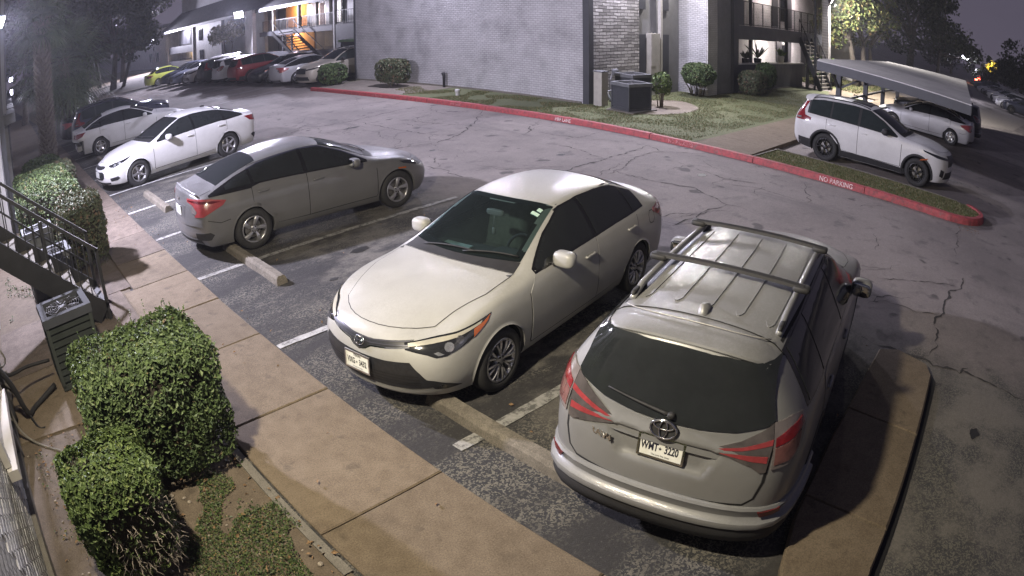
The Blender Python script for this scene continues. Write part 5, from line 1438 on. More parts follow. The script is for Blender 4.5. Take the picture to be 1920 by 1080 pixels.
def hood(c, x0e, x0c, y0, ye=None):
    S = c.S; cols = S['cols']
    xe, xcw = S['xa'] - .14, cols[4]['xc'] - .06
    y1 = cols[4]['Y'][5] - .015
    n = 10
    A = [(lerp(x0c, x0e, abs(t)**2.2), t*y0) for t in (lerp(-1, 1, k/n) for k in range(n+1))]
    ymid = cols[2]['Y'][5] + .01
    Bq = [(lerp(xcw, xe, abs(t)**2), t*y1) for t in (lerp(1, -1, k/n) for k in range(n+1))]
    poly = A + [(S['xf'], ymid)] + Bq + [(S['xf'], -ymid)]
    c.patch('hood', poly, 'top', c.pm, .003, .09)
    c.line(poly + [poly[0]], 'top', .014)
    # cowl
    Cw = [(p[0] + .012, p[1]) for p in Bq[::-1]]
    n2 = [(lerp(cols[4]['xc'] + .05, S['xa'] + .03, abs(t)**2), t*(y1 - .03)) for t in (lerp(1, -1, k/n) for k in range(n+1))]
    c.patch('cowl', Cw + n2, 'top', BLACK, .002, .07)

def wipers(c, S):
    for (xa, ya, xb, yb) in ((S['xa'] - .12, .42, S['xa'] - .09, -.22), (S['xa'] - .13, -.10, S['xa'] + .06, -.62)):
        mb = MB(); pts = []
        f, d = c.P.basis('top')
        for k in range(9):
            t = k/8; l, n = c.P.hit(f(lerp(xa, xb, t), lerp(ya, yb, t)), d); pts.append(l + n*.022)
        mb.tube(pts, .008, 6); c.part('wiper', mb, [BLACK])

def corner_view(S, fr, sg, cx, cy, ang=45):
    a = (180 - ang) if fr else ang
    return (R(a)*sg, cx, cy*sg)

def corner_patch(c, name, poly, fr, sg, cx, cy, m, off, ang=45, parent=None, res=.06):
    """poly in (a, z): a grows towards the car's centre-line at the corner"""
    v = corner_view(c.S, fr, sg, cx, cy, ang)
    k = (1 if fr else -1) * sg
    return c.patch(name, [(a*k, z) for a, z in poly], v, m, off, res, parent)

# -------- white compact sedan, nose to the walkway
def build_sedan_a():
    S = sedan(4.64, 1.776, 1.455, .95, 3.65, .315, zn=.775, zh=.985, xa=1.50, xt=2.32, xc=3.52, xb=4.20, zd=1.035)
    c = Car(S, 'parked_sedan', 'white compact sedan with a Texas front plate, nose to the walkway beside the silver SUV', 'car', P_WHITE, 'cars parked in the stalls along the walkway')
    side_set(c, 2.66, 3.80, GLASS, qx=3.56, xRd=3.62, winend=3.85)
    hood(c, .42, .17, .56)
    ws = shield(S, 'front'); 
    # real opening for the windscreen
    me = c.body.data
    bm = bmesh.new(); bm.from_mesh(me)
    inner = shrink(ws, .035)
    def inside(x, y):
        r = False; n = len(inner)
        for i in range(n):
            x1, y1 = inner[i]; x2, y2 = inner[(i+1) % n]
            if (y1 > y) != (y2 > y) and x < (x2-x1)*(y-y1)/(y2-y1+1e-12)+x1: r = not r
        return r
    kill = [f for f in bm.faces if f.calc_center_median().z > .9 and f.normal.z > .2 and all(inside(v.co.x, v.co.y) for v in f.verts)]
    bmesh.ops.delete(bm, geom=kill, context='FACES'); bm.to_mesh(me); bm.free()
    # frit ring then glass
    mb = MB(); n = len(ws); f, d = c.P.basis('top')
    ring = []
    inn = shrink(ws, .075)
    for (a, b) in zip(ws, inn):
        for q in range(4):
            p = (lerp(a[0], b[0], q/3), lerp(a[1], b[1], q/3)); l, nn = c.P.hit(f(*p), d); ring.append(l + nn*.003)
    fs = []
    for i in range(n):
        j = (i+1) % n
        for q in range(3):
            ix = [4*i+q, 4*j+q, 4*j+q+1, 4*i+q+1]
            if (Vector(ring[ix[1]])-ring[ix[0]]).cross(Vector(ring[ix[2]])-ring[ix[0]]).z < 0: ix.reverse()
            fs.append(ix)
    mb.add(ring, fs, 0, True); 
    g = c.patch('windshield', ws, 'top', CLEAR, .005, .07, None, -.003); 
    c.part('windshield_border', mb, [FRIT], g)
    for (a, b, ww, hh) in ((2.16, -.46, .055, .05), (2.09, -.45, .05, .085)):
        c.patch('sticker', [(a-ww/2, b-hh/2), (a+ww/2*.7, b-hh/2), (a+ww/2*.7, b+hh/2), (a-ww/2, b+hh/2)], 'top', mat('sticker_green', (.45, .62, .52), .6, var=.3, vscale=60), .007, .05, g)
    # cabin behind the clear glass
    it = MB()
    it.box((1.25, -.70, .55), (3.9, .70, .62)); it.box((1.30, .66, .6), (3.6, .70, .98)); it.box((1.30, -.70, .6), (3.6, -.66, .98))
    c.part('cabin_floor', it, [INT])
    ds = MB(); ds.sell((1.62, 0, .83), (.34, .68, .135), .45, 24, 12); ds.sell((1.78, -.36, .96), (.12, .20, .05), .6); c.part('dashboard', ds, [INT])
    ptl = MB(); ptl.box((1.44, .08, .968), (1.74, .42, .978)); ptl.box((1.5, -.05, .955), (1.62, .55, .964)); c.part('dashboard_paper', ptl, [mat('paper_grey', (.45, .55, .55), .7, var=.4, vscale=8)])
    sw = MB(); pts = [Vector((1.98 + .06*math.sin(t), -.36 + .185*math.cos(t), .93 + .17*math.sin(t))) for t in (2*PI*k/24 for k in range(25))]
    sw.tube(pts, .016, 6, cap=False); sw.tube([(1.80, -.36, .88), (1.98, -.36, .93)], .03, 8); sw.tube([(1.97, -.54, .93), (1.97, -.18, .93)], .013, 6); c.part('steering_wheel', sw, [BLACK])
    for y in (-.36, .36):
        st = MB(); rot = Matrix.Rotation(R(16), 3, 'Y')
        st.sell((2.72, y, .80), (.12, .25, .38), .45, 16, 12, rot=rot); st.sell((2.42, y, .58), (.30, .25, .10), .5); st.sell((2.83, y, 1.24), (.06, .13, .09), .6)
        c.part('seat', st, [INT2])
    rb = MB(); rb.sell((3.45, 0, .85), (.12, .62, .32), .4); c.part('seat', rb, [INT2])
    rvm = MB(); rvm.sell((2.02, 0, 1.28), (.025, .11, .035), .5); rvm.tube([(2.0, 0, 1.26), (2.0, .01, 1.12)], .004); rvm.sell((2.0, .01, 1.08), (.018, .02, .04), .8); c.part('rear_view_mirror', rvm, [mat('mirror_housing', (.25, .24, .24), .5, var=.2)])
    hl = MB(); hl.box((2.35, -.52, 1.36), (3.4, .52, 1.37)); c.part('headliner', hl, [INT])
    bl = shield(S, 'rear'); c.patch('rear_window', bl, 'top', GLASS, .004, .07)
    wipers(c, S)
    # front face
    up_ = [(-.50, .735), (-.30, .715), (-.12, .700), (0, .698), (.12, .700), (.30, .715), (.50, .735), (.50, .690), (.30, .662), (.13, .645), (.075, .610), (0, .592), (-.075, .610), (-.13, .645), (-.30, .662), (-.50, .690)]
    gr = c.patch('grille', up_, 'front', GRILLE, .004, .06)
    rb_ = MB()
    for dz in (.012, -.014): c.P.ribbon(rb_, [(-.48, .712+dz), (-.12, .680+dz), (.12, .680+dz), (.48, .712+dz)], 'front', .007, .007)
    c.part('grille_bar', rb_, [mat('grille_bar_grey', (.10, .10, .12), .3, .6, var=.2)], gr)
    rb2 = MB(); c.P.ribbon(rb2, [(-.50, .686), (-.30, .658), (-.135, .641), (-.078, .606), (0, .587), (.078, .606), (.135, .641), (.30, .658), (.50, .686)], 'front', .009, .006); c.part('grille_trim', rb2, [CHROME], gr)
    l, n = c.P.hit(Vector((-3, 0, .655)), Vector((1, 0, 0)))
    em = MB(); emblem(em, l + n*.012, (0, -1, 0), (n.cross(Vector((0, -1, 0)))).normalized() * (1 if n.cross(Vector((0, -1, 0))).z > 0 else -1), n, .060, .042)
    c.part('emblem', em, [CHROME], gr)
    lo = [(-.53, .572), (-.30, .552), (0, .545), (.30, .552), (.53, .572), (.615, .47), (.70, .325), (.50, .300), (0, .285), (-.50, .300), (-.70, .325), (-.615, .47)]
    lg = c.patch('lower_grille', lo, 'front', GRILLE, .004, .06)
    bars = MB()
    for zz in (.345, .375, .405, .435): c.P.ribbon(bars, [(-.60, zz+.012), (0, zz-.012), (.60, zz+.012)], 'front', .008, .009)
    c.part('grille_bar', bars, [BLACK], lg)
    lip = MB(); c.P.ribbon(lip, [(-.71, .290), (-.5, .272), (0, .256), (.5, .272), (.71, .290)], 'front', .026, .012); c.part('bumper_lip', lip, [c.pm])
    for sg in (-1, 1):
        hp = [(.30, .715), (.10, .745), (-.15, .785), (-.36, .825), (-.47, .845), (-.44, .800), (-.30, .715), (-.16, .655), (-.05, .618), (.04, .612), (.13, .640), (.30, .668)]
        h = corner_patch(c, 'headlight', hp, True, sg, .4, .62, LENSD, .005)
        corner_patch(c, 'lamp_reflector', [(.02, .660), (-.03, .634), (.02, .628), (.06, .650)], True, sg, .4, .62, LENSW, .008, parent=h)
        corner_patch(c, 'lamp_reflector', ell(-.075, .685, .042, .036, 14), True, sg, .4, .62, LENSW, .008, parent=h)
        corner_patch(c, 'lamp_reflector', ell(-.17, .725, .034, .032, 14), True, sg, .4, .62, mat('lamp_grey_bowl', (.22, .22, .24), .15, .8, var=.3), .008, parent=h)
        corner_patch(c, 'light_strip', [(.27, .712), (-.15, .772), (-.38, .815), (-.36, .795), (-.15, .745), (.05, .716), (.27, .690)], True, sg, .4, .62, mat('lamp_clear_band', (.55, .53, .46), .2, .3, var=.2), .008, parent=h)
        corner_patch(c, 'turn_signal', [(-.30, .775), (-.41, .810), (-.455, .838), (-.43, .800), (-.345, .742), (-.295, .715)], True, sg, .4, .62, AMBER, .009, parent=h)
        fg = [(.20, .365), (.13, .350), (.00, .300), (-.11, .245), (.02, .240), (.13, .258), (.18, .31)]
        fo = corner_patch(c, 'fog_light_bezel', [(a-.06, z+.045) for a, z in fg], True, sg, .4, .62, GRILLE, .004)
        corner_patch(c, 'fog_light', ell(-.0, .325, .036, .024, 12), True, sg, .4, .62, LENSD, .008, parent=fo)
        tl = [(.22, .985), (-.16, .985), (-.33, .965), (-.36, .92), (-.22, .80), (.02, .775), (.22, .80)]
        t = corner_patch(c, 'tail_light', tl, False, sg, 4.40, .66, RED, .006, 40)
        corner_patch(c, 'reverse_lamp', [(.20, .87), (-.05, .87), (-.12, .83), (.02, .80), (.20, .82)], False, sg, 4.40, .66, SMOKE, .009, 40, parent=t)
        v = 'left' if sg > 0 else 'right'
        if v == 'right': c.line(smooth_poly([(3.93, .80), (4.08, .80), (4.08, .95), (3.93, .95)], 1), v, .008, closed=True)
    l, n = c.P.hit(Vector((-3, 0, .47)), Vector((1, 0, 0))); plate(lg, (l.x - .030, 0.0, .465), (PI/2 - R(4), 0, -PI/2), 'VXG 3432')
    c.patch('trunk_lid', [(4.12, -.60), (4.55, -.62), (4.55, .62), (4.12, .60)], 'top', c.pm, .002, .09, None, .001) if False else None
    c.line([(4.16, -.66), (4.40, -.64), (4.53, -.55)], 'top', .012); c.line([(4.16, .66), (4.40, .64), (4.53, .55)], 'top', .012)
    rr = MB(); 
    for sg in (-1, 1): c.P.ribbon(rr, [(2.26, sg*.545), (2.6, sg*.552), (3.0, sg*.55), (3.5, sg*.535)], 'top', .016, .001)
    c.part('roof_gutter', rr, [GAP])['kind'] = 'stuff'
    c.mirror(1.92, -.0, 0, c.pm) if False else None
    c.mirror(1.88, .915, 1.015, c.pm, (.075, .115, .080))
    c.arch(None, .025, .004)
    c.wheels(.205, .215, 'double', ALLOY, 8, 'compact')
    return c.finish()

# -------- silver SUV backed in, roof rails and crossbars
def build_suv_a():
    S = suv(4.605, 1.845, 1.648, .93, 3.59, .352, zn=.97, zh=1.12, xa=1.38, xt=2.20, yr=.575, drop=.008, rake=.14, zb0=1.06, zb1=1.16)
    c = Car(S, 'parked_suv', 'silver SUV with roof crossbars and a Texas rear plate at the end of the row', 'car', P_SILVER, 'cars parked in the stalls along the walkway', 3)
    side_set(c, 2.62, 4.05, GLASS, zlo=.36, xRd=3.55, qx=3.58, hz=.15, winend=4.12)
    hood(c, .40, .16, .60)
    ws = shield(S, 'front'); c.patch('windshield', ws, 'top', GLASS_G, .004, .07); wipers(c, S)
    # roof: pressed ribs
    rf = MB()
    for y in (-.44, -.22, 0.0, .22, .44):
        for e in (-.034, .034):
            c.P.ribbon(rf, [(2.50, y+e), (3.95, y+e)], 'top', .010, .0015)
    for y in (-.44, -.22, 0.0, .22, .44):
        pr = MB()
        if True:
            c.P.patch(pr, smooth_poly([(2.48, y-.036), (3.92, y-.036), (3.99, y-.012), (3.99, y+.012), (3.92, y+.036), (2.48, y+.036)], 1), 'top', .007, .10, 0, .004)
        c.part('roof_rib', pr, [c.pm])
    gut = MB()
    for sg in (-1, 1): c.P.ribbon(gut, [(2.2, sg*.575), (2.6, sg*.585), (3.3, sg*.58), (4.05, sg*.555)], 'top', .022, .001)
    c.part('roof_gutter', gut, [GAP])['kind'] = 'stuff'
    f, d = c.P.basis('top')
    for sg in (-1, 1):
        mb = MB(); path = []
        for k in range(21):
            t = k/20; x = lerp(2.30, 4.02, t); y = sg*(lerp(.530, .520, t))
            l, n = c.P.hit(f(x, y), d); lift = .042*min(1, math.sin(PI*t)*3.2)
            path.append(Vector((x, y, l.z + .012 + lift)))
        vs = []; fs = []
        for p in path: vs += [p + Vector((0, -.020, -.022)), p + Vector((0, .020, -.022)), p + Vector((0, .022, .004)), p + Vector((0, .010, .016)), p + Vector((0, -.010, .016)), p + Vector((0, -.022, .004))]
        for k in range(20):
            for q in range(6): fs.append((k*6+q, k*6+(q+1) % 6, (k+1)*6+(q+1) % 6, (k+1)*6+q))
        fs += [tuple(range(5, -1, -1)), tuple(120 + q for q in range(6))]
        mb.add(vs, fs, 0, True)
        rail = c.part('roof_rail', mb, [c.pm])
        ft = MB()
        for x, lx in ((2.38, .10), (3.90, .12)):
            l, n = c.P.hit(f(x, sg*.525), d); ft.sell((x, sg*.523, l.z + .022), (lx, .018, .032), .45, 14, 8)
        ft.box((2.34, sg*.548-.006, path[10].z-.075), (3.96, sg*.548+.006, path[10].z-.03)) if False else None
        c.part('rail_foot', ft, [BLACK], rail)['kind'] = 'stuff'
    for x in (2.52, 3.46):
        mb = MB(); l, n = c.P.hit(f(x, 0), d); pts = []
        for k in range(13):
            y = lerp(-.575, .575, k/12); pts.append((x, y, l.z + .050 + .018*(1-(y/.6)**2)))
        vs = []; fs = []
        for p in pts:
            x_, y_, z_ = p; vs += [(x_-.036, y_, z_-.010), (x_+.036, y_, z_-.010), (x_+.030, y_, z_+.012), (x_, y_, z_+.020), (x_-.030, y_, z_+.012)]
        for k in range(12):
            for q in range(5): fs.append((k*5+q, k*5+(q+1) % 5, (k+1)*5+(q+1) % 5, (k+1)*5+q))
        fs += [(4, 3, 2, 1, 0), tuple(60+q for q in range(5))]
        fs = [tuple(reversed(q)) for q in fs]
        mb.add(vs, fs, 0, False)
        cb = c.part('crossbar', mb, [BLACK])
        e = MB()
        for sg in (-1, 1): e.sell((x, sg*.555, l.z+.040), (.050, .070, .024), .5, 14, 8)
        c.part('bar_clamp', e, [BLACK], cb)['kind'] = 'stuff'
    fin = MB(); l, n = c.P.hit(f(4.02, 0), d)
    vs = [(3.90, 0, l.z+.0), (3.96, .028, l.z-.002), (4.10, .030, l.z-.010), (4.10, -.030, l.z-.010), (3.96, -.028, l.z-.002), (4.02, .016, l.z+.045), (4.095, .012, l.z+.066), (4.095, -.012, l.z+.066), (4.02, -.016, l.z+.045)]
    fin.add(vs, [(0, 1, 5), (1, 2, 6, 5), (2, 3, 7, 6), (3, 4, 8, 7), (4, 0, 8), (0, 5, 8), (5, 6, 7, 8)], 0, True); c.part('shark_fin_antenna', fin, [c.pm])
    # spoiler over the rear glass
    sp = MB(); vs = []; fs = []; n = 17
    for k in range(n):
        t = lerp(-1, 1, k/(n-1)); y = t*.590; a = abs(t)
        ze = -.10*a**4; xe = 4.43 - .16*a**5; xs = 4.13 + .015*a*a
        l, _ = c.P.hit(f(xs, min(.56, max(-.56, y))), d); z0 = l.z + .004 - (.035*max(0, a-.84)/.16)
        zt = 1.592 + ze
        vs += [(xs, y, z0), (lerp(xs, xe, .35), y, lerp(z0, zt, .30)+.010), (lerp(xs, xe, .75), y, lerp(z0, zt, .72)+.012), (xe, y, zt), (xe+.006, y, zt-.014), (xe-.012, y, zt-.034), (xe-.13, y, zt-.072), (xs+.05, y, zt-.075)]
    for k in range(n-1):
        for q in range(8): fs.append((k*8+q, (k+1)*8+q, (k+1)*8+(q+1) % 8, k*8+(q+1) % 8))
    fs += [tuple(range(8)), tuple(reversed([(n-1)*8+q for q in range(8)]))]
    sp.add(vs, fs, 0, True)
    spo = c.part('spoiler', sp, [c.pm]); spo.data.set_sharp_from_angle(angle=R(40))
    seam = MB()
    seam.tube([(4.132, y, c.P.hit(f(4.132, y), d)[0].z + .006) for y in (lerp(-.60, .60, k/16) for k in range(17))], .0045, 5)
    c.part('spoiler_seam', seam, [GAP], spo)
    s2 = MB()
    for k in range(17):
        pass
    s2.tube([(4.235 + .03*abs(t)**4*-3, t*.50, 1.628 - .035*abs(t)**2.5 + .0) for t in (lerp(-1, 1, k/16) for k in range(17))], .004, 5); c.part('spoiler_seam', s2, [mat('seam_light', (.35, .34, .32), .4, .3, var=.1)], spo)
    # rear glass and gate
    rg = [(-.585, 1.495), (-.30, 1.525), (0, 1.533), (.30, 1.525), (.585, 1.495), (.628, 1.34), (.672, 1.165), (.645, 1.130), (.45, 1.070), (.22, 1.040), (0, 1.033), (-.22, 1.040), (-.45, 1.070), (-.645, 1.130), (-.672, 1.165), (-.628, 1.34)]
    rg = [(y, z + (.050 if z < 1.25 else .0)*1 - (-.02 if z > 1.4 else 0)) for y, z in rg]
    gate = [(-.676, 1.155), (-.645, 1.115), (-.45, 1.055), (-.22, 1.025), (0, 1.018), (.22, 1.025), (.45, 1.055), (.645, 1.115), (.676, 1.155), (.69, 1.02), (.695, .80), (.665, .665), (.61, .612), (.40, .590), (0, .580), (-.40, .590), (-.61, .612), (-.665, .665), (-.695, .80), (-.69, 1.02)]
    gate = [(y, z + (.050 if z > .95 else 0)) for y, z in gate]
    def dent(y, z):
        z -= .05   # number-plate recess and the crease above it
        w_ = .40 - .10*max(0, min(1, (.905 - z)/.2))
        if abs(y) < w_ and .70 < z < .915:
            e = min(1, (w_-abs(y))/.05, (z-.70)/.05, (.915-z)/.012); return -.034*max(0, e)
        if z >= .915 and z < 1.0: return .020*max(0, 1-(z-.915)/.085)*max(0, min(1, (.66-abs(y))/.3))
        return 0
    tg = c.patch('tailgate', gate, 'rear', c.pm, .004, .026, None, .004, dent)
    # open the body behind the plate recess so that the pressed panel shows
    me = c.body.data; bm = bmesh.new(); bm.from_mesh(me)
    kill = [q for q in bm.faces if q.calc_center_median().x > 4.2 and all(abs(v.co.y) < .52 and .66 < v.co.z < .95 for v in q.verts)]
    bmesh.ops.delete(bm, geom=kill, context='FACES'); bm.to_mesh(me); bm.free()
    rw = c.patch('rear_window', rg, 'rear', GLASS, .013, .04, tg)
    c.line([(-.668, 1.17), (-.705, 1.02), (-.708, .80), (-.675, .66), (-.61, .600), (-.40, .578), (0, .568), (.40, .578), (.61, .600), (.675, .66), (.708, .80), (.705, 1.02), (.668, 1.17)], 'rear', .016)
    wp = MB(); fr, dr = c.P.basis('rear'); pts = []
    for k in range(9):
        t = k/8; l, nn = c.P.hit(fr(lerp(.03, -.42, t), lerp(1.135, 1.19, t)), dr); pts.append(l + nn*.028)
    wp.tube(pts, [.014, .012, .011, .010, .009, .008, .007, .006, .005], 7); wp.sell(pts[0], (.022, .026, .022), .8); c.part('rear_wiper', wp, [BLACK], tg)
    l, n = c.P.hit(fr(0, 1.040), dr)
    em = MB(); em.lathe([(0.001, 0.006), (.078, 0.006), (.080, -.01)], 'x', 28, 1, (0, 0, 0))
    bgm = em
    em2 = MB(); uy = Vector((0, 0, 1)) - n*n.z; uy.normalize()
    emblem(em2, l + n*.028, (0, 1, 0), uy, n, .088, .062)
    eo = c.part('emblem', em2, [CHROME], tg)
    dk = MB(); cc = l + n*.026; ring = [cc + Vector((0, 1, 0))*.086*math.cos(2*PI*k/28) + uy*.060*math.sin(2*PI*k/28) for k in range(28)]
    dk.add(ring + [p - n*.03 for p in ring], [tuple(range(28))] + [(k, 28+k, 28+(k+1) % 28, (k+1) % 28) for k in range(28)], 0)
    c.part('emblem_disc', dk, [BLACK], eo)
    l, n = c.P.hit(fr(0, .895), dr)
    pl = plate(tg, (l.x - .010, 0, .888), (PI/2 - R(6), 0, PI/2), 'WMT 3220')
    l, n = c.P.hit(fr(-.43, .86), dr)
    lt = inst('lettering', text_mesh('RAV4', .062, 'model_letters', CHROME, .0015, 1.25, .004), tg, (l.x + .010, -.43, .86), (PI/2 - R(4), 0, PI/2 - R(16)))
    for sg in (-1, 1):
        inn = [(sg*.315, .935), (sg*.36, .962), (sg*.50, 1.02), (sg*.62, 1.10), (sg*.668, 1.145), (sg*.700, 1.02), (sg*.702, .830), (sg*.665, .822), (sg*.60, .862), (sg*.45, .905), (sg*.33, .920)]
        inn = [(y, z + .05) for y, z in inn]
        tl = c.patch('tail_light', inn, 'rear', mat('lamp_smoked_grey', (.085, .075, .075), .12, var=.4, vscale=9, coat=1), .012, .05, tg)
        for pa in ([(sg*.325, .935), (sg*.37, .952), (sg*.52, .985), (sg*.695, 1.050), (sg*.697, 1.012), (sg*.52, .962), (sg*.37, .938)], [(sg*.335, .928), (sg*.52, .935), (sg*.69, .940), (sg*.692, .895), (sg*.60, .900), (sg*.45, .915)]):
            pa = [(y, z + .05) for y, z in pa]
            c.patch('red_band', pa, 'rear', REDB, .015, .05, tl)
        ot = [(.088, 1.150), (-.05, 1.172), (-.16, 1.150), (-.195, 1.085), (-.13, .95), (-.05, .870), (.088, .845)]
        ot = [(q, z + .05) for q, z in ot]
        tl2 = corner_patch(c, 'tail_light', ot, False, sg, 4.36, .73, SMOKE, .012, 42)
        corner_patch(c, 'red_band', [(.075, 1.105), (-.03, 1.16), (-.14, 1.185), (-.165, 1.14), (-.06, 1.09), (.075, 1.05)], False, sg, 4.36, .73, RED, .016, 42, parent=tl2)
        corner_patch(c, 'red_band', [(.075, 1.04), (-.06, 1.08), (-.13, 1.11), (-.11, 1.015), (-.04, .95), (.075, .93)], False, sg, 4.36, .73, mat('lamp_pale_red', (.17, .075, .07), .15, var=.4, vscale=14, coat=1), .016, 42, parent=tl2)
    # stepped rear bumper
    bp = MB(); vs = []; fs = []; n = 29
    prof = [(-.004, .585, 0), (.028, .578, 0), (.040, .560, 0), (.024, .530, 0), (.016, .490, 0), (.030, .470, 0), (.062, .455, 0), (.068, .436, 0), (.060, .405, 0), (.030, .385, 0)]
    prof2 = [(.036, .392, 0), (.048, .34, 0), (.030, .27, 0), (-.10, .25, 0)]
    def sweep(mb, prof, m):
        vs = []; fs = []; kk = len(prof)
        for q in range(n):
            t = lerp(-1, 1, q/(n-1)); ang = t*R(97)
            dd = Vector((math.cos(ang), math.sin(ang), 0)); o = Vector((4.05, .0, .50)); o = Vector((3.86, t*.36, .50))
            lh = None
            loc, nrm, i, dist = c.P.t.ray_cast(o + dd*2.5, -dd)
            for a, z, _ in prof:
                p = loc + dd*a + Vector((0, 0, z - .50 + .050*abs(t)**3)); vs.append(p)
        for q in range(n-1):
            for e in range(kk-1): fs.append((q*kk+e, q*kk+e+1, (q+1)*kk+e+1, (q+1)*kk+e))
        mb.add(vs, fs, m, True)
    sweep(bp, prof, 0)
    bo = c.part('rear_bumper', bp, [c.pm]); bo.data.set_sharp_from_angle(angle=R(35))
    bq = MB(); sweep(bq, prof2, 0); c.part('bumper_valance', bq, [BLACK], bo)
    for sg in (-1, 1):
        mb = MB(); corner_patch(c, 'reflector', [(.11, .560), (-.05, .570), (-.06, .525), (.085, .515)], False, sg, 4.36, .73, mat('reflector_dull_red', (.11, .018, .02), .3, var=.2), .036, 42, parent=bo)
    # front bits
    c.patch('grille', [(-.50, .90), (0, .885), (.50, .90), (.48, .82), (0, .79), (-.48, .82)], 'front', GRILLE, .004); c.patch('lower_grille', [(-.60, .60), (.60, .60), (.66, .38), (-.66, .38)], 'front', GRILLE, .004)
    for sg in (-1, 1): corner_patch(c, 'headlight', [(.30, .86), (-.1, .93), (-.42, .99), (-.38, .93), (-.1, .82), (.28, .80)], True, sg, .4, .66, LENSD, .006)
    c.mirror(1.70, .955, 1.12, c.pm, (.085, .115, .085))
    c.arch(BLACK, .055, .012)
    for v in ('left', 'right'): c.patch('sill_cladding', [(1.40, .26), (3.10, .26), (3.10, .36), (1.40, .36)], v, BLACK, .008, .1)
    c.wheels(.225, .228, 'vee', ALLOY, 5, 'suv')
    return c.finish()

# -------- grey fastback sedan, tail to the walkway
def build_sedan_b():
    S = sedan(4.63, 1.80, 1.416, .89, 3.59, .325, zn=.735, zh=.955, xa=1.38, xt=2.20, xc=3.34, xb=4.18, zd=1.045, zb0=.90, zb1=1.0, yr=.55, sh=.75, dz2=-.015, dzc=-.005)
    c = Car(S, 'parked_sedan', 'graphite grey fastback sedan backed to the walkway with red wrap-around tail lights', 'car', P_GREY, 'cars parked in the stalls along the walkway')
    side_set(c, 2.58, 3.98, GLASS, qx=3.52, xRd=3.55, hdl=(2.38, 3.36), hz=.11)
    hood(c, .42, .16, .58); c.patch('windshield', shield(S, 'front'), 'top', GLASS_G, .004, .07); wipers(c, S)
    c.patch('rear_window', shield(S, 'rear', .06), 'top', GLASS, .004, .07)
    for sg in (-1, 1):
        # C-shaped lamps
        tl = [(.30, .985), (.0, .985), (-.20, .965), (-.40, .905), (-.36, .845), (-.22, .78), (-.10, .725), (.10, .715), (.085, .755), (.06, .80), (.16, .90), (.30, .935)]
        t = corner_patch(c, 'tail_light', tl, False, sg, 4.40, .68, REDB, .008, 42)
        corner_patch(c, 'light_guide', [(.28, .965), (.0, .962), (-.22, .935), (-.34, .90), (-.22, .90), (-.02, .925), (.28, .945)], False, sg, 4.40, .68, mat('lamp_deep_red', (.10, .008, .012), .12, var=.3, coat=1), .011, 42, parent=t)
        corner_patch(c, 'reverse_lamp', [(.14, .895), (.035, .80), (.065, .755), (.17, .77), (.20, .85)], False, sg, 4.40, .68, SMOKE, .009, 42)
        corner_patch(c, 'bumper_vent', [(.14, .455), (-.17, .470), (-.22, .42), (-.16, .345), (.14, .330)], False, sg, 4.40, .68, BLACK, .005, 42)
        corner_patch(c, 'headlight', [(.30, .70), (-.1, .755), (-.46, .815), (-.42, .765), (-.1, .66), (.28, .645)], True, sg, .4, .62, LENSD, .006)
        corner_patch(c, 'side_marker', [(-.40, .70), (-.52, .715), (-.52, .69), (-.40, .675)], True, sg, .4, .62, AMBER, .009)
        v = 'left' if sg > 0 else 'right'
        c.line([(3.98, .60), (4.15, .585), (4.36, .66)], v, .010)
        cr = MB(); c.P.ribbon(cr, dlo(S, S['xa']+.09, 3.55, .03, .03, 30)[31:] , v, .012, .006); c.part('window_chrome', cr, [CHROME])
    c.patch('plate_recess', [(-.34, .86), (.34, .86), (.30, .655), (-.30, .655)], 'rear', mat('grey_recess', (.15, .15, .155), .4, .5, var=.1), .003)
    fr, dr = c.P.basis('rear'); l, n = c.P.hit(fr(0, .75), dr); plate(c.body, (l.x + .012, 0, .745), (PI/2 - R(4), 0, PI/2), 'KLB-7716', False) if False else None
    pw = MB(); pw.box((l.x + .004, -.152, .675), (l.x + .012, .152, .827)); c.part('licence_plate', pw, [mat('plate_grey', (.55, .56, .55), .5, var=.3, vscale=30)])
    l, n = c.P.hit(fr(0, .93), dr); em = MB(); em.bar(l + n*.01 + Vector((0, -.03, -.03)), l + n*.01 + Vector((0, -.035, .03)), .01, .01); em.bar(l + n*.01 + Vector((0, .03, -.03)), l + n*.01 + Vector((0, .035, .03)), .01, .01); em.bar(l + n*.01 + Vector((0, -.03, 0)), l + n*.01 + Vector((0, .03, 0)), .01, .01); c.part('emblem', em, [CHROME])
    f, d = c.P.basis('top')
    lp = MB(); pts = []
    for k in range(15):
        t = lerp(-1, 1, k/14); y = t*.66; l, n = c.P.hit(f(4.50 - .07*t*t, y), d); pts.append(l + Vector((0.01, 0, .012)))
    lp.tube(pts, .017, 8); c.part('spoiler', lp, [c.pm])
    for sg in (-1, 1): c.line([(4.20, sg*.66), (4.44, sg*.66), (4.52, sg*.60)], 'top', .012)
    rr = MB()
    for sg in (-1, 1): c.P.ribbon(rr, [(2.2, sg*.535), (2.6, sg*.545), (3.0, sg*.54), (3.5, sg*.53)], 'top', .014, .001)
    c.part('roof_gutter', rr, [GAP])['kind'] = 'stuff'
    bm_ = MB(); c.P.ribbon(bm_, [(-.80, .60), (-.5, .585), (0, .58), (.5, .585), (.80, .60)], 'rear', .035, .014); c.part('bumper_lip', bm_, [c.pm])
    c.patch('bumper_valance', [(-.66, .34), (.66, .34), (.62, .22), (-.62, .22)], 'rear', BLACK, .006, .08)
    c.patch('grille', [(-.55, .66), (.55, .66), (.45, .56), (-.45, .56)], 'front', GRILLE, .004); c.patch('lower_grille', [(-.55, .44), (.55, .44), (.62, .26), (-.62, .26)], 'front', GRILLE, .004)
    c.mirror(1.74, .93, .985, c.pm, (.075, .11, .075))
    c.arch(None, .022, .004)
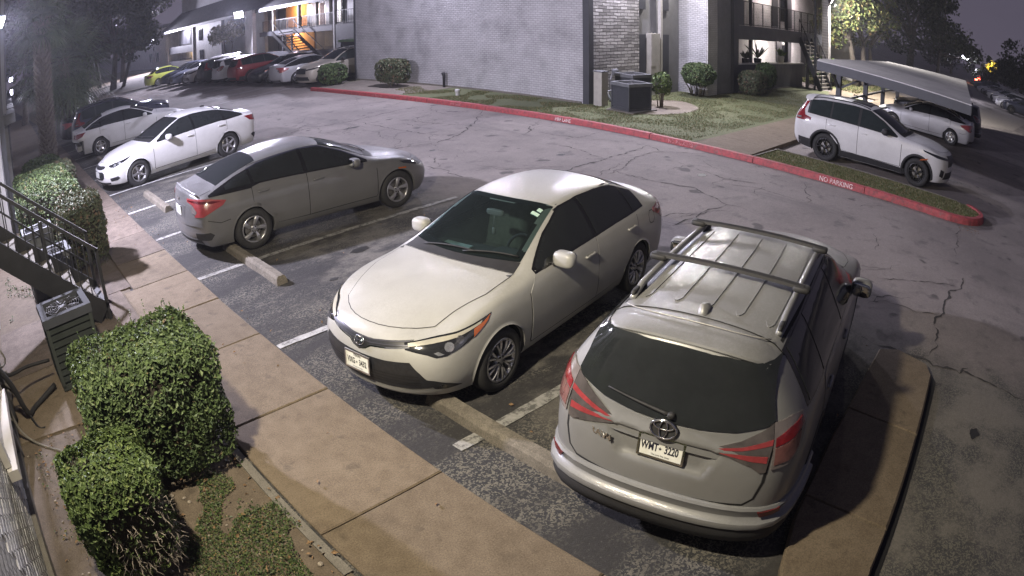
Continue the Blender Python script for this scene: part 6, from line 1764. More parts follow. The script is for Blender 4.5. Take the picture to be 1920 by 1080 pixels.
    c.wheels(.215, .213, 'blade', ALLOY, 5, 'fastback')
    return c.finish()

# -------- white mid-size sedan, nose to the walkway
def build_sedan_c():
    S = sedan(4.92, 1.855, 1.465, .97, 3.80, .335, zn=.735, zh=.985, xa=1.56, xt=2.46, xc=3.62, xb=4.48, zd=1.04, zb0=.93, zb1=1.02, dz2=-.01)
    c = Car(S, 'parked_sedan', 'bright white midsize sedan with five-spoke wheels parked nose to the walkway beyond the grey fastback', 'car', P_WHITE2, 'cars parked in the stalls along the walkway')
    side_set(c, 2.78, 4.30, GLASS, qx=3.74, xRd=3.78, hz=.11)
    hood(c, .46, .18, .58); c.patch('windshield', shield(S, 'front'), 'top', GLASS, .004, .07); wipers(c, S)
    c.patch('rear_window', shield(S, 'rear', .06), 'top', GLASS, .004, .07)
    c.patch('upper_grille', smooth_poly([(-.42, .70), (0, .69), (.42, .70), (.38, .62), (0, .60), (-.38, .62)], 1), 'front', GRILLE, .004, .06)
    c.patch('lower_grille', smooth_poly([(-.46, .565), (0, .55), (.46, .565), (.40, .35), (0, .335), (-.40, .35)], 1), 'front', GRILLE, .004, .06)
    c.patch('bumper_valance', [(-.62, .285), (.62, .285), (.58, .20), (-.58, .20)], 'front', BLACK, .004, .08)
    l, n = c.P.hit(Vector((-3, 0, .44)), Vector((1, 0, 0)))
    pw = MB(); pw.box((l.x - .018, -.152, .40), (l.x - .008, .152, .552)); c.part('licence_plate', pw, [mat('plate_grey', (.55, .56, .55), .5, var=.3, vscale=30)])
    for sg in (-1, 1):
        h = corner_patch(c, 'headlight', [(.20, .665), (.22, .70), (-.05, .745), (-.30, .80), (-.43, .835), (-.36, .775), (-.12, .675), (.02, .645)], True, sg, .4, .64, LENSD, .006)
        corner_patch(c, 'lamp_reflector', ell(.0, .690, .05, .028, 14), True, sg, .4, .64, LENSW, .009, parent=h)
        corner_patch(c, 'lamp_reflector', ell(-.14, .725, .045, .028, 14), True, sg, .4, .64, LENSW, .009, parent=h)
        corner_patch(c, 'fog_light_bezel', [(.16, .40), (-.10, .42), (-.15, .36), (-.06, .32), (.14, .315)], True, sg, .4, .64, GRILLE, .004)
        t = corner_patch(c, 'tail_light', [(.28, .96), (-.14, .985), (-.34, .99), (-.26, .86), (-.05, .80), (.28, .83)], False, sg, 4.68, .68, RED, .007, 42)
        corner_patch(c, 'bumper_vent', [(.05, .42), (-.20, .50), (-.26, .45), (-.10, .30), (.05, .28)], False, sg, 4.68, .68, BLACK, .005, 42)
        v = 'left' if sg > 0 else 'right'
        cr = MB(); c.P.ribbon(cr, dlo(S, S['xa']+.09, 4.30, .03, .03, 30)[31:], v, .010, .006); c.part('window_chrome', cr, [CHROME])
    c.patch('plate_recess', [(-.30, .86), (.30, .86), (.26, .68), (-.26, .68)], 'rear', mat('white_recess', (.4, .4, .4), .4, var=.1), .003)
    f, d = c.P.basis('top'); l, n = c.P.hit(f(3.5, 0), d); fin = MB(); fin.sell((3.48, 0, l.z + .02), (.075, .018, .03), .8); c.part('shark_fin_antenna', fin, [BLACK])
    for sg in (-1, 1): c.line([(4.46, sg*.68), (4.70, sg*.67), (4.80, sg*.58)], 'top', .012)
    c.mirror(1.93, .955, 1.02, c.pm, (.08, .115, .075))
    c.arch(None, .022, .004)
    c.wheels(.225, .218, 'star', ALLOY, 5, 'midsize')
    return c.finish()

# -------- white SUV with black wheels on the far side of the kerb
def build_suv_b():
    S = suv(4.69, 1.866, 1.68, .93, 3.63, .365, zn=.98, zh=1.13, xa=1.52, xt=2.42, yr=.60, drop=.045, rake=.1, zb0=1.07, zb1=1.15, xe=4.28)
    c = Car(S, 'parked_suv', 'white crossover with black wheels and black arches parked behind the red kerb island', 'car', P_WHITE3, None)
    side_set(c, 2.70, 4.14, GLASS_G, zlo=.40, xRd=3.62, qx=3.52, hz=.14, winend=4.20, trim=BLACK)
    hood(c, .40, .16, .60); c.patch('windshield', shield(S, 'front'), 'top', GLASS, .004, .07); wipers(c, S)
    f, d = c.P.basis('top')
    c.patch('sunroof', [(2.48, -.40), (3.05, -.40), (3.05, .40), (2.48, .40)], 'top', FRIT, .003, .09)
    for sg in (-1, 1):
        mb = MB(); pts = []
        for k in range(17):
            t = k/16; x = lerp(2.45, 4.15, t); y = sg*lerp(.565, .55, t); l, n = c.P.hit(f(x, y), d); pts.append(l + Vector((0, 0, .012 + .022*min(1, 3.5*math.sin(PI*t)))))
        mb.tube(pts, .015, 8); c.part('roof_rail', mb, [BLACK])
        t = corner_patch(c, 'tail_light', [(.03, 1.45), (-.06, 1.46), (-.10, 1.25), (-.20, 1.10), (-.34, 1.06), (-.34, .99), (-.20, .96), (.05, .96)], False, sg, 4.36, .70, RED, .010, 42)
        corner_patch(c, 'lamp_clear_band', [(.02, 1.04), (-.12, 1.05), (-.14, 1.00), (.02, .99)], False, sg, 4.36, .70, SMOKE, .013, 42, parent=t)
        corner_patch(c, 'headlight', [(.34, .87), (-.1, .93), (-.46, .985), (-.42, .94), (-.1, .86), (.32, .82)], True, sg, .4, .66, LENSD, .007)
        corner_patch(c, 'side_marker', [(-.34, .80), (-.50, .74), (-.52, .70), (-.36, .76)], True, sg, .4, .66, AMBER, .02)
        corner_patch(c, 'bumper_vent', [(.16, .56), (.02, .60), (.0, .42), (.14, .38)], True, sg, .4, .66, BLACK, .006)
        v = 'left' if sg > 0 else 'right'
        c.patch('sill_cladding', [(1.30, .24), (3.20, .24), (3.20, .40), (1.30, .37)], v, BLACK, .010, .1)
        c.patch('rear_cladding', [(4.05, .26), (4.42, .30), (4.42, .52), (4.06, .50)], v, BLACK, .008, .1)
    c.patch('rear_window', [(-.55, 1.46), (.55, 1.46), (.62, 1.18), (.4, 1.12), (-.4, 1.12), (-.62, 1.18)], 'rear', GLASS, .005, .06)
    c.patch('grille', [(-.48, .93), (.48, .93), (.50, .66), (-.50, .66)], 'front', GRILLE, .006); c.patch('lower_grille', [(-.62, .52), (.62, .52), (.66, .34), (-.66, .34)], 'front', BLACK, .005)
    c.patch('bumper_valance', [(-.72, .50), (.72, .50), (.66, .30), (-.66, .30)], 'rear', BLACK, .006)
    sp = MB(); vs = []; fs = []; n = 13
    for k in range(n):
        t = lerp(-1, 1, k/(n-1)); y = t*.62; a = abs(t); z = 1.615 - .05*a**2.5
        vs += [(4.10, y, z+.012), (4.42-.08*a**3, y, z-.035), (4.42-.08*a**3, y, z-.06), (4.15, y, z-.09)]
    for k in range(n-1):
        for q in range(4): fs.append((k*4+q, (k+1)*4+q, (k+1)*4+(q+1) % 4, k*4+(q+1) % 4))
    fs += [(0, 1, 2, 3), tuple(reversed([(n-1)*4+q for q in range(4)]))]
    sp.add(vs, fs, 0, True); o = c.part('spoiler', sp, [c.pm]); o.data.set_sharp_from_angle(angle=R(40))
    c.mirror(1.90, .975, 1.17, BLACK, (.085, .115, .085))
    c.arch(BLACK, .06, .012)
    c.wheels(.235, .242, 'vee', DALLOY, 5, 'crossover')
    return c.finish()
# ------------------------------------------------------------------ cars in their places
def fwd(a): return Vector((math.cos(a), math.sin(a)))
KEEP_SKIP = {'handle', 'wiper', 'panel_gap', 'lettering', 'licence_plate', 'plate_frame', 'sticker', 'emblem', 'emblem_disc', 'roof_gutter', 'mirror_glass', 'stalk', 'grille_bar', 'grille_trim', 'cowl', 'window_chrome', 'bumper_lip', 'spoiler_seam', 'lamp_reflector', 'light_strip', 'light_guide', 'side_marker', 'plate_recess', 'bumper_vent', 'fog_light_bezel', 'reflector', 'rear_wiper', 'high_brake_light', 'bar_clamp', 'rail_foot', 'crossbar', 'roof_rib', 'quarter_window_x'}
import re
def base(n): return re.sub(r'\.\d+$', '', n)
def copy_car(o, parent=None, skip=frozenset()):
    c = o.copy(); link(c, parent)
    for ch in list(o.children):
        if base(ch.name) in skip: continue
        copy_car(ch, c, skip)
    return c

sedan_a = build_sedan_a(); place_car(sedan_a, 2.434, 1.496, R(189.0))
suv_a = build_suv_a(); place_car(suv_a, 2.66, -1.345, R(12.0))
sedan_b = build_sedan_b(); place_car(sedan_b, 2.56, 6.70, R(-2.6))
sedan_c = build_sedan_c(); place_car(sedan_c, 2.32, 14.08, R(187.4))
suv_b = build_suv_b(); place_car(suv_b, 14.84, .63, R(-88.5))

def another(proto, x, y, deg, pnt, label, group, name=None, skip=KEEP_SKIP, lime=None):
    c = copy_car(proto, None, skip)
    old = {sedan_a: P_WHITE, suv_a: P_SILVER, sedan_b: P_GREY, sedan_c: P_WHITE2, suv_b: P_WHITE3}[proto]
    repaint(c, old, pnt)
    c['label'] = label; c['group'] = group
    if proto in (suv_a, suv_b): c['category'] = 'car'
    place_car(c, x, y, R(deg)); return c
P_NAVY = paint('paint_navy', (.040, .045, .075), .3, .3)
P_BLK = paint('paint_black', (.014, .014, .017), .2, .28)
P_RED = paint('paint_dark_red', (.22, .022, .026), .2, .3)
P_BEIGE = paint('paint_beige', (.36, .33, .28), .2, .35)
P_LIME = paint('paint_lime', (.52, .58, .10), 0, .35)
P_SILV2 = paint('paint_plain_silver', (.46, .46, .48), .2, .33)
P_BLUE = paint('paint_blue_grey', (.18, .20, .28), .2, .32)
G1 = 'cars parked in the stalls along the walkway'; G2 = 'cars parked in the far row by the apartment block'; G3 = 'cars parked along the far driveway'
w2 = another(sedan_c, 2.45, 21.05, -3, P_WHITE3, 'white sedan with its rear bumper torn off, third white car along the walkway row', G1, skip=KEEP_SKIP - {'handle', 'panel_gap'})
s3 = another(suv_b, 2.70, 24.35, -4, P_NAVY, 'dark navy SUV with roof rails behind the damaged white sedan', G1, skip=KEEP_SKIP - {'handle', 'panel_gap'})
s4 = another(sedan_b, 2.4, 27.5, 2, P_BLK, 'black car mostly hidden between the navy SUV and the palm', G1)
# the damaged tail: bumper skin gone, pale absorber and dark cavity showing
for o in w2.children:
    if base(o.name) == 'body':
        me = o.data.copy(); bm = bmesh.new(); bm.from_mesh(me)
        bmesh.ops.delete(bm, geom=[q for q in bm.faces if q.calc_center_median().x > 4.50 and q.calc_center_median().z < .70], context='FACES'); bm.to_mesh(me); bm.free(); o.data = me
        for sl in o.material_slots: sl.link = 'OBJECT'
        o.material_slots[0].material = P_WHITE3; o.material_slots[1].material = GAP
tr = MB(); tr.box((2.10, -.66, .34), (2.30, .66, .52)); tr.build('exposed_absorber', [mat('absorber_white', (.55, .55, .55), .7, var=.5, vscale=12, bump=.6, bscale=14)], w2)
tr = MB(); tr.box((2.00, -.80, .22), (2.20, .80, .32)); tr.build('lower_beam', [BLACK], w2)
tr = MB(); tr.box((1.95, -.78, .30), (2.08, .78, .68)); tr.build('rear_panel', [mat('dull_panel', (.18, .18, .18), .7, var=.5, vscale=8)], w2)
for y in (-.55, .1, .6):
    tr = MB(); tr.box((2.06, y - .06, .54), (2.16, y + .06, .66)); tr.build('bracket', [BLACK], w2)
another(suv_b, 14.55, 25.30, 180, P_BEIGE, 'beige SUV with chrome nose at the near end of the far row beside the gable', G2)
another(sedan_b, 14.30, 28.05, 0, P_SILV2, 'pale silver sedan parked nose-in between the beige SUV and the dark sedan', G2)
another(sedan_a, 14.15, 30.75, 180, P_BLK, 'dark sedan with bright wheels between the pale silver sedan and the red SUV', G2)
another(suv_b, 14.05, 33.5, 0, P_RED, 'dark red SUV parked nose-in in the far row', G2)
another(suv_a, 13.95, 36.2, 0, P_WHITE3, 'white SUV in the far row between the red SUV and the black SUV', G2)
another(suv_b, 13.8, 38.9, 0, P_BLK, 'black SUV parked tail out in the middle of the far row', G2)
another(suv_a, 13.5, 41.5, 180, P_SILV2, 'silver wagon parked in the far row left of the black SUV', G2)
another(sedan_c, 13.3, 44.1, 180, P_BLUE, 'blue grey sedan with a bright hood in the far row', G2)
another(sedan_c, 13.1, 46.6, 180, P_NAVY, 'dark blue sedan beside the lime green car', G2)
another(sedan_a, 12.3, 49.3, 0, P_LIME, 'lime green compact car at the far end of the far row', G2)
G4 = 'cars under the carport'
another(sedan_b, 24.5, .70, 90, P_SILV2, 'silver sedan parked nose-in under the carport beyond the white crossover', G4, skip=KEEP_SKIP - {'handle', 'panel_gap'})
another(suv_a, 27.6, .6, 90, P_BLK, 'black SUV in deep shade under the far end of the carport', G4)
far = [(58.5, -4.3, P_NAVY, 'dark blue car at the near end of the line along the far driveway', suv_b), (62.5, -3.4, P_WHITE3, 'white car second from the near end of the far driveway line', sedan_c), (66.5, -2.7, P_SILV2, 'silver car third from the near end of the far driveway line', suv_a), (71, -1.8, P_WHITE2, 'white van-like SUV in the middle of the far driveway line', suv_b), (76, -.9, P_BLK, 'black car just beyond the middle of the far driveway line', sedan_b), (82, .2, P_SILV2, 'pale sedan towards the far end of the far driveway line', sedan_c), (89, 1.4, P_NAVY, 'dark SUV next to last in the far driveway line', suv_a), (98, 2.8, P_BEIGE, 'beige sedan at the far end of the far driveway line', sedan_a)]
for x, y, pnt, lab, pr in far: another(pr, x, y, 95, pnt, lab, G3)
bc = another(sedan_b, 112, 4.5, 5, P_BLK, 'distant car with glowing red brake lights on the far driveway', None); del bc['group']
tr = MB(); tr.box((-2.36, -.80, .70), (-2.30, -.30, .95)); tr.box((-2.36, .30, .70), (-2.30, .80, .95)); tr.box((-2.2, -.3, 1.12), (-2.14, .3, 1.18)); o = tr.build('brake_light', [emis('brake_glow', (1, .06, .03), 30)], bc); o.rotation_euler = (0, 0, PI)
bl = bpy.data.lights.new('brake_light_glow', 'POINT'); bl.energy = 160; bl.color = (1, .08, .05); bl.shadow_soft_size = .2; bo = bpy.data.objects.new('brake_light_glow', bl); link(bo, bc); bo.location = (2.9, 0, .9)

# ------------------------------------------------------------------ plants
LEAF1 = leaf_mat('hedge_leaf', [(0, (.034, .056, .024)), (.5, (.070, .108, .040)), (.9, (.105, .150, .056)), (.985, (.125, .165, .066)), (1, (.15, .10, .06))], .6)
LEAF1_OLD = leaf_mat('hedge_leaf_warm', [(0, (0.0308, 0.0588, 0.0196)), (.45, (0.0728, 0.1288, 0.0308)), (.8, (0.1288, 0.1890, 0.0420)), (.93, (0.2100, 0.2240, 0.0560)), (1, (0.2380, 0.1400, 0.0630))], .6)
LEAF2 = leaf_mat('hedge_leaf_bright', [(0, (.040, .064, .022)), (.5, (.082, .126, .038)), (.9, (.125, .175, .052)), (1, (.16, .19, .07))], .6)
LEAF2_OLD = leaf_mat('hedge_leaf_lime', [(0, (0.0390, 0.0715, 0.0182)), (.5, (0.0936, 0.1560, 0.0312)), (.85, (0.1625, 0.2275, 0.0416)), (1, (0.2600, 0.2600, 0.0650))], .6)
LEAF3 = leaf_mat('hedge_leaf_dull', [(0, (0.0450, 0.0600, 0.0330)), (.5, (0.0900, 0.1140, 0.0570)), (.85, (0.1380, 0.1380, 0.0825)), (1, (0.1950, 0.1125, 0.0750))], .55)
LEAFO = leaf_mat('oak_leaf', [(0, (0.0216, 0.0288, 0.0168)), (.6, (0.0456, 0.0576, 0.0312)), (1, (0.0780, 0.0840, 0.0432))], .55)
LEAFY = leaf_mat('yellowing_leaf', [(0, (.055, .076, .024)), (.5, (.100, .122, .036)), (.85, (.145, .140, .045)), (1, (.12, .075, .035))], .55)
LEAFP = leaf_mat('palm_leaf', [(0, (0.0448, 0.0720, 0.0320)), (.6, (0.0880, 0.1280, 0.0544)), (1, (0.1360, 0.1520, 0.0800))], .5)
GRASS = leaf_mat('grass_blade', [(0, (.055, .072, .024)), (.4, (.100, .125, .040)), (.65, (.155, .155, .058)), (.85, (.215, .175, .095)), (1, (.24, .18, .11))], .6)
GRASS_OLD = leaf_mat('grass_blade_green', [(0, (0.0500, 0.0775, 0.0200)), (.5, (0.1063, 0.1475, 0.0375)), (.8, (0.1688, 0.1875, 0.0562)), (1, (0.2625, 0.2125, 0.1063))], .6)
GCOV = leaf_mat('ground_cover_leaf', [(0, (0.0240, 0.0408, 0.0144)), (.6, (0.0600, 0.0984, 0.0288)), (.9, (0.1200, 0.1560, 0.0480)), (1, (0.2400, 0.1560, 0.0840))], .5)
TWIG = mat('twig_bark', (.13, .105, .082), .9, var=.4, vscale=14)
CORE = mat('dark_hedge_core', (.030, .026, .018), 1.0, var=.4, vscale=20, bump=1.0, bscale=30)
BARK = mat('tree_bark', (.105, .088, .072), .9, var=.45, vscale=7, bump=.8, bscale=16)
DRY = mat('fallen_leaf', (.23, .145, .075), .8, var=.4, vscale=30)

def leaf(V, F, p, n, s, r, asp=.55):
    """one folded leaf: two triangles sharing a midrib"""
    t = Vector((r.uniform(-1, 1), r.uniform(-1, 1), r.uniform(-1, 1))); t = (t - n*t.dot(n))
    if t.length < 1e-3: return
    t.normalize(); b = n.cross(t); k = len(V); f = n*s*.18
    V += [p - t*s*.5, p + b*s*asp*.5 + f, p + t*s*.5, p - b*s*asp*.5 + f]
    F += [(k, k+1, k+2), (k, k+2, k+3)]

def hedge(name, label, cat, lo, hi, n, s, lm, seed, rnd=.45, bare=None, core=.84, group=None, stems=6, sprigs=0, tilt=0.0):
    r = random.Random(seed); lo = Vector(lo); hi = Vector(hi); c = (lo + hi)/2; h = (hi - lo)/2
    t = thing(name, label, cat, (c.x, c.y, 0), 0, group); V = []; F = []
    def warp(u, depth):
        e = u.copy(); m = max(abs(e.x), abs(e.y), abs(e.z))
        l = (abs(e.x)**(2/rnd*.55+1.2) + abs(e.y)**(2/rnd*.55+1.2) + abs(e.z)**(2/rnd*.55+1.2))**(1/(2/rnd*.55+1.2))
        e = e/l
        k = depth*(1 + .11*noise.noise(Vector((e.x*2.2 + seed, e.y*2.2, e.z*2.2))) + .05*noise.noise(Vector((e.x*6 + seed, e.y*6, e.z*6))))
        q = Vector((e.x*h.x*k, e.y*h.y*k, e.z*h.z*k)); q.x += tilt*q.z; return q
    ar = (h.y*h.z, h.x*h.z, h.x*h.y)
    for i in range(n):
        ax = r.choices((0, 1, 2), ar)[0]; u = Vector((r.uniform(-1, 1), r.uniform(-1, 1), r.uniform(-1, 1))); u[ax] = r.choice((-1, 1))
        if ax == 2 and u.z < 0 and r.random() < .6: u.z = 1
        p = warp(u, 1 - abs(r.gauss(0, .075)))
        if bare and bare(p, h) and r.random() < .85: continue
        if noise.noise(Vector((p.x*4.2 + seed*3, p.y*4.2, p.z*4.2))) < -.30 and r.random() < .75: continue
        nrm = Vector((p.x/h.x**2, p.y/h.y**2, p.z/h.z**2 + .3)).normalized(); nrm = (nrm + Vector((r.gauss(0, .55), r.gauss(0, .55), r.gauss(0, .55)))).normalized()
        leaf(V, F, p + Vector((0, 0, c.z)), nrm, s*r.choice((.5, .7, .9, 1.1, 1.35, 1.6)), r)
    for i in range(sprigs):
        u = Vector((r.uniform(-1, 1), r.uniform(-1, 1), 1)); p = warp(u, 1); hh = r.uniform(.06, .17); d = Vector((r.gauss(0, .3), r.gauss(0, .3), 1)).normalized()
        for q in range(int(hh/.018)): leaf(V, F, p + d*q*.018 + Vector((0, 0, c.z)), Vector((r.gauss(0, 1), r.gauss(0, 1), .5)).normalized(), s*.8, r)
    mb = MB(); mb.add(V, F); mb.build('foliage', [lm], t)
    mb = MB()
    nu, nv = 18, 10; vs = []; 
    for j in range(nv + 1):
        ph = -PI/2 + PI*j/nv
        for i in range(nu):
            a = 2*PI*i/nu; vs.append(warp(Vector((math.cos(ph)*math.cos(a), math.cos(ph)*math.sin(a), math.sin(ph))), core) + Vector((0, 0, c.z)))
    mb.add(vs, [(j*nu+i, j*nu+(i+1) % nu, (j+1)*nu+(i+1) % nu, (j+1)*nu+i) for j in range(nv) for i in range(nu)], 0, True)
    mb.build('light_blocking_core', [CORE], t)  # solid dark core added behind the leaves to block light
    for i in range(stems):
        mb = MB(); x0, y0 = r.uniform(-.45, .45)*h.x, r.uniform(-.45, .45)*h.y
        mb.tube([(x0*.7, y0*.7, 0), (x0, y0, lo.z*.6 + .05), (x0*1.5, y0*1.5, lo.z + .3*h.z)], [.022, .016, .010], 6); mb.build('stem', [TWIG], t)
    if bare:
        mb = MB(); k = 0
        while k < 520:
            u = Vector((r.uniform(-1, 1), r.uniform(-1, 1), r.uniform(-1, 1))); ax = r.choices((0, 1, 2), ar)[0]; u[ax] = r.choice((-1, 1)); p = warp(u, .86)
            if not bare(p, h): k += .2; continue
            d = (p.normalized() + Vector((r.gauss(0, .6), r.gauss(0, .6), r.gauss(0, .6)))).normalized(); L = r.uniform(.05, .13)
            p = p + Vector((0, 0, c.z)); m = p + d*L*.5 + Vector((r.gauss(0, .02), r.gauss(0, .02), r.gauss(0, .02)))
            mb.tube([p, m, p + d*L], [.0038, .003, .0015], 4, cap=False); k += 1
        mb.build('bare_twig', [mat('bare_twig', (.34, .30, .25), .9, var=.4, vscale=20)], t)['kind'] = 'stuff'
    return t
GH = 'clipped hedges along the near facade'
hedge('clipped_hedge', 'large boxy clipped green hedge in front of the tall grey air conditioner', 'hedge', (-2.52, .96, .10), (-1.20, 2.02, 1.26), 30000, .037, LEAF1, 11, .24, group=GH, sprigs=26)
hedge('clipped_hedge', 'smaller bright green hedge with a bare twiggy side nearest the lens', 'hedge', (-2.98, .02, .10), (-2.16, .86, 1.02), 17000, .036, LEAF2, 12, .27, group=GH, bare=lambda p, h: p.y < -.35*h.y and p.z < .55*h.z and p.x > -.45*h.x, sprigs=6)
hedge('clipped_hedge', 'dull reddish green hedge beside the walkway behind the stair railing', 'hedge', (-1.95, 7.35, .12), (-.98, 8.70, 1.28), 15000, .046, LEAF3, 13, .32, group=GH, sprigs=14)
hedge('clipped_hedge', 'long pale green topped hedge beyond the pale air conditioners', 'hedge', (-2.75, 8.9, .12), (-1.15, 13.6, 1.30), 26000, .055, leaf_mat('hedge_leaf_mid', [(0, (.026, .042, .018)), (.5, (.058, .092, .028)), (.85, (.095, .135, .04)), (1, (.14, .11, .05))], .6), 14, .27, group=GH)
hedge('clipped_hedge', 'small reddish hedge at the far end of the planted bed', 'hedge', (-1.55, 13.9, .10), (-.70, 15.9, 1.0), 4500, .080, LEAF3, 15, .6, group=GH)
hedge('clipped_hedge', 'low dark green hedge at the foot of the palm', 'hedge', (-2.4, 16.4, .08), (-.85, 19.6, .85), 4000, .095, LEAF1, 16, .6, group=GH)
hedge('shrub', 'brownish boxy shrub against the white brick gable', 'shrub', (13.05, 18.5, .25), (13.95, 20.3, 1.26), 6000, .085, LEAF3, 17, .5, group=None)
hedge('shrub', 'mushroom shaped dark shrub before the white brick bay', 'shrub', (19.2, 8.7, .50), (20.75, 9.85, 1.40), 9000, .070, LEAF1, 18, 1.0, stems=9)
hedge('shrub', 'loose grey green shrub before the dark patio wall', 'shrub', (22.3, 7.9, .12), (23.9, 8.9, 1.15), 5000, .085, LEAF3, 19, .7)
hedge('shrub', 'round shrub behind the loose shrub at the patio wall', 'shrub', (24.0, 8.1, .3), (25.4, 8.95, 1.45), 3500, .10, LEAF1, 20, .9)
hedge('shrub', 'bright clipped shrub between the stair foot and the carport', 'shrub', (33.6, 8.2, .3), (37.0, 10.2, 1.7), 4500, .13, LEAF2, 21, .8)
hedge('shrub', 'green shrub in front of the beige SUV at the gable corner', 'shrub', (12.3, 22.6, .15), (13.5, 24.0, 1.1), 2500, .12, LEAF1, 22, .8)
hedge('shrub', 'leggy bright leaved shrub in the mulch bed beside the dark air conditioner', 'shrub', (15.75, 8.15, .50), (16.4, 8.75, 1.26), 520, .11, LEAF2, 23, 1.0, core=.2, stems=10)

def tree(name, label, cat, x, y, blobs, n, s, lm, seed, trunk, th=.0, group=None):
    """tapered trunk, limbs to every foliage mass, leaves scattered unevenly through each mass"""
    r = random.Random(seed); t = thing(name, label, cat, (x, y, 0), 0, group); V = []; F = []
    tot = sum(b[3]*b[4]*b[5] for b in blobs)
    for (bx, by, bz, rx, ry, rz) in blobs:
        subs = [Vector((r.gauss(0, .5), r.gauss(0, .5), r.gauss(0, .5))) for _ in range(16)]
        for i in range(int(n*rx*ry*rz/tot)):
            cc = r.choice(subs); u = cc + Vector((r.gauss(0, .20), r.gauss(0, .20), r.gauss(0, .17)))
            if u.length > 1.08: u = u.normalized()*r.uniform(.8, 1.08)
            p = Vector((bx + u.x*rx, by + u.y*ry, bz + u.z*rz))
            leaf(V, F, p, Vector((r.gauss(0, 1), r.gauss(0, 1), r.gauss(.4, .8))).normalized(), s*r.uniform(.6, 1.4), r, .6)
    mb = MB(); mb.add(V, F); mb.build('crown', [lm], t)
    for (x0, y0, x1, y1, h_, rad) in trunk:
        mb = MB(); mb.tube([(x0, y0, -.1), (lerp(x0, x1, .3) + .05, lerp(y0, y1, .3), h_*.33), (lerp(x0, x1, .7) - .04, lerp(y0, y1, .7), h_*.7), (x1, y1, h_)], [rad*1.25, rad, rad*.85, rad*.6], 9); mb.build('trunk', [BARK], t)
    mb = MB()
    for (bx, by, bz, rx, ry, rz) in blobs:
        x0, y0, x1, y1, h_, rad = min(trunk, key=lambda q: (q[2]-bx)**2 + (q[3]-by)**2)
        for q in range(4):
            e = Vector((bx + r.gauss(0, .45)*rx, by + r.gauss(0, .45)*ry, bz + r.gauss(0, .4)*rz)); a = Vector((x1, y1, h_)); m = a.lerp(e, .5) + Vector((r.gauss(0, .15), r.gauss(0, .15), .15))
            mb.tube([a, m, e], [rad*.45, rad*.28, .015], 6, cap=False)
    mb.build('limb', [BARK], t)['kind'] = 'stuff'; return t
GT = 'trees beyond the parking rows'
tree('oak_tree', 'large dark oak between the lime green car and the far corner lamp', 'tree', 9.0, 60, [(0, 0, 7.0, 4.2, 4, 3.6), (-3.5, 1, 8.5, 3.6, 4, 3.4), (2.2, -2, 4.6, 2.6, 3, 2.2), (-1, 0, 11, 4, 4, 3)], 9000, .42, LEAFO, 31, [(0, 0, .6, 0, 4.2, .32), (1.2, .5, 2.6, .4, 3.8, .18)], group=GT)
tree('oak_tree', 'dark oak mass behind the second palm', 'tree', 3.2, 58, [(0, 0, 6.4, 4.2, 4, 3.8), (-2.6, 0, 9.6, 3.8, 4, 3.4), (3.0, 0, 10, 3.6, 4, 3.4), (0.6, -1, 3.4, 2.6, 2, 1.6)], 9000, .42, LEAFO, 32, [(0, 0, .3, 0, 4, .35)], group=GT)
tree('oak_tree', 'tall dark tree rising behind the tall fan palm', 'tree', -1.2, 50, [(0.6, 0, 5.2, 2.6, 3, 3.4), (1.2, 0, 9.4, 3, 3, 3.6), (2.2, 1, 2.8, 2.0, 2, 1.6)], 6000, .36, LEAFO, 33, [(0, 0, .2, 0, 4, .28)], group=GT)
tree('oak_tree', 'broad dark oak filling the gap beside the far apartment roof', 'tree', 12.5, 72, [(0, 0, 7.5, 5.5, 4, 4.5), (-5, 0, 6.0, 4.5, 4, 4.5), (4, 2, 10, 4, 4, 3)], 8000, .5, LEAFO, 43, [(0, 0, .4, 0, 4, .35), (-3, 0, -3.4, 0, 4, .25)], group=GT)
tree('oak_tree', 'tall dark oak behind the two palms', 'tree', 1.0, 66, [(0, 0, 7.5, 5.5, 4, 5.5), (4.5, 0, 9, 4.5, 4, 4.5), (-2, 0, 11, 4, 4, 3.5), (3, 0, 4.5, 4, 3, 2.5)], 12000, .5, LEAFO, 44, [(0, 0, .4, 0, 4, .35), (4, 0, 4.4, 0, 4, .25)], group=GT)
tree('small_tree', 'small tree with pale flowering crown before the grey set-back wall', 'tree', 18.8, 52.4, [(0, 0, 3.1, 1.6, 1.9, 1.0), (-.2, 1.3, 2.7, 1.0, 1.2, .8), (.2, -1.2, 3.3, 1.1, 1.2, .8)], 1300, .30, leaf_mat('pale_blossom_leaf', [(0, (.12, .12, .07)), (.6, (.26, .25, .16)), (1, (.42, .38, .29))], .6), 34, [(0, 0, -.1, .5, 2.2, .08), (.2, -.4, .2, -1, 2.1, .07)])
tree('ash_tree', 'yellowing tree brightly lit by the floodlight on the brick column', 'tree', 39.5, 9.3, [(-1.6, -.6, 5.3, 2.6, 2.4, 2.1), (1.2, -1.4, 4.3, 2.6, 2.2, 1.6), (-2.4, 0, 3.6, 1.5, 1.6, 1.2), (.8, .4, 7.2, 3.0, 2.6, 1.7), (3.4, -1.6, 5.2, 1.9, 1.9, 1.7)], 8500, .26, LEAFY, 35, [(-.6, -1.2, -1.2, -.8, 3.0, .22), (.6, -1.3, .9, -1.2, 3.0, .20), (2.4, -1.5, 2.0, -1.4, 2.8, .18)], group='trees by the carport')
tree('oak_tree', 'big dark oak spreading over the far end of the carport', 'tree', 53, 7.2, [(0, 0, 6.4, 4.4, 4, 3.6), (4.5, -2.6, 5.4, 3.6, 3.4, 2.8), (-3.5, 1.5, 8.6, 3.6, 3.4, 3.0), (2.5, -1.5, 9.6, 4.6, 3.4, 2.6), (7.2, -5.4, 4.0, 2.2, 2.4, 1.6)], 13000, .36, LEAFO, 36, [(0, 0, .4, -.3, 4, .38), (3.6, -2.2, 4.2, -2.4, 3.4, .20)], group='trees by the carport')
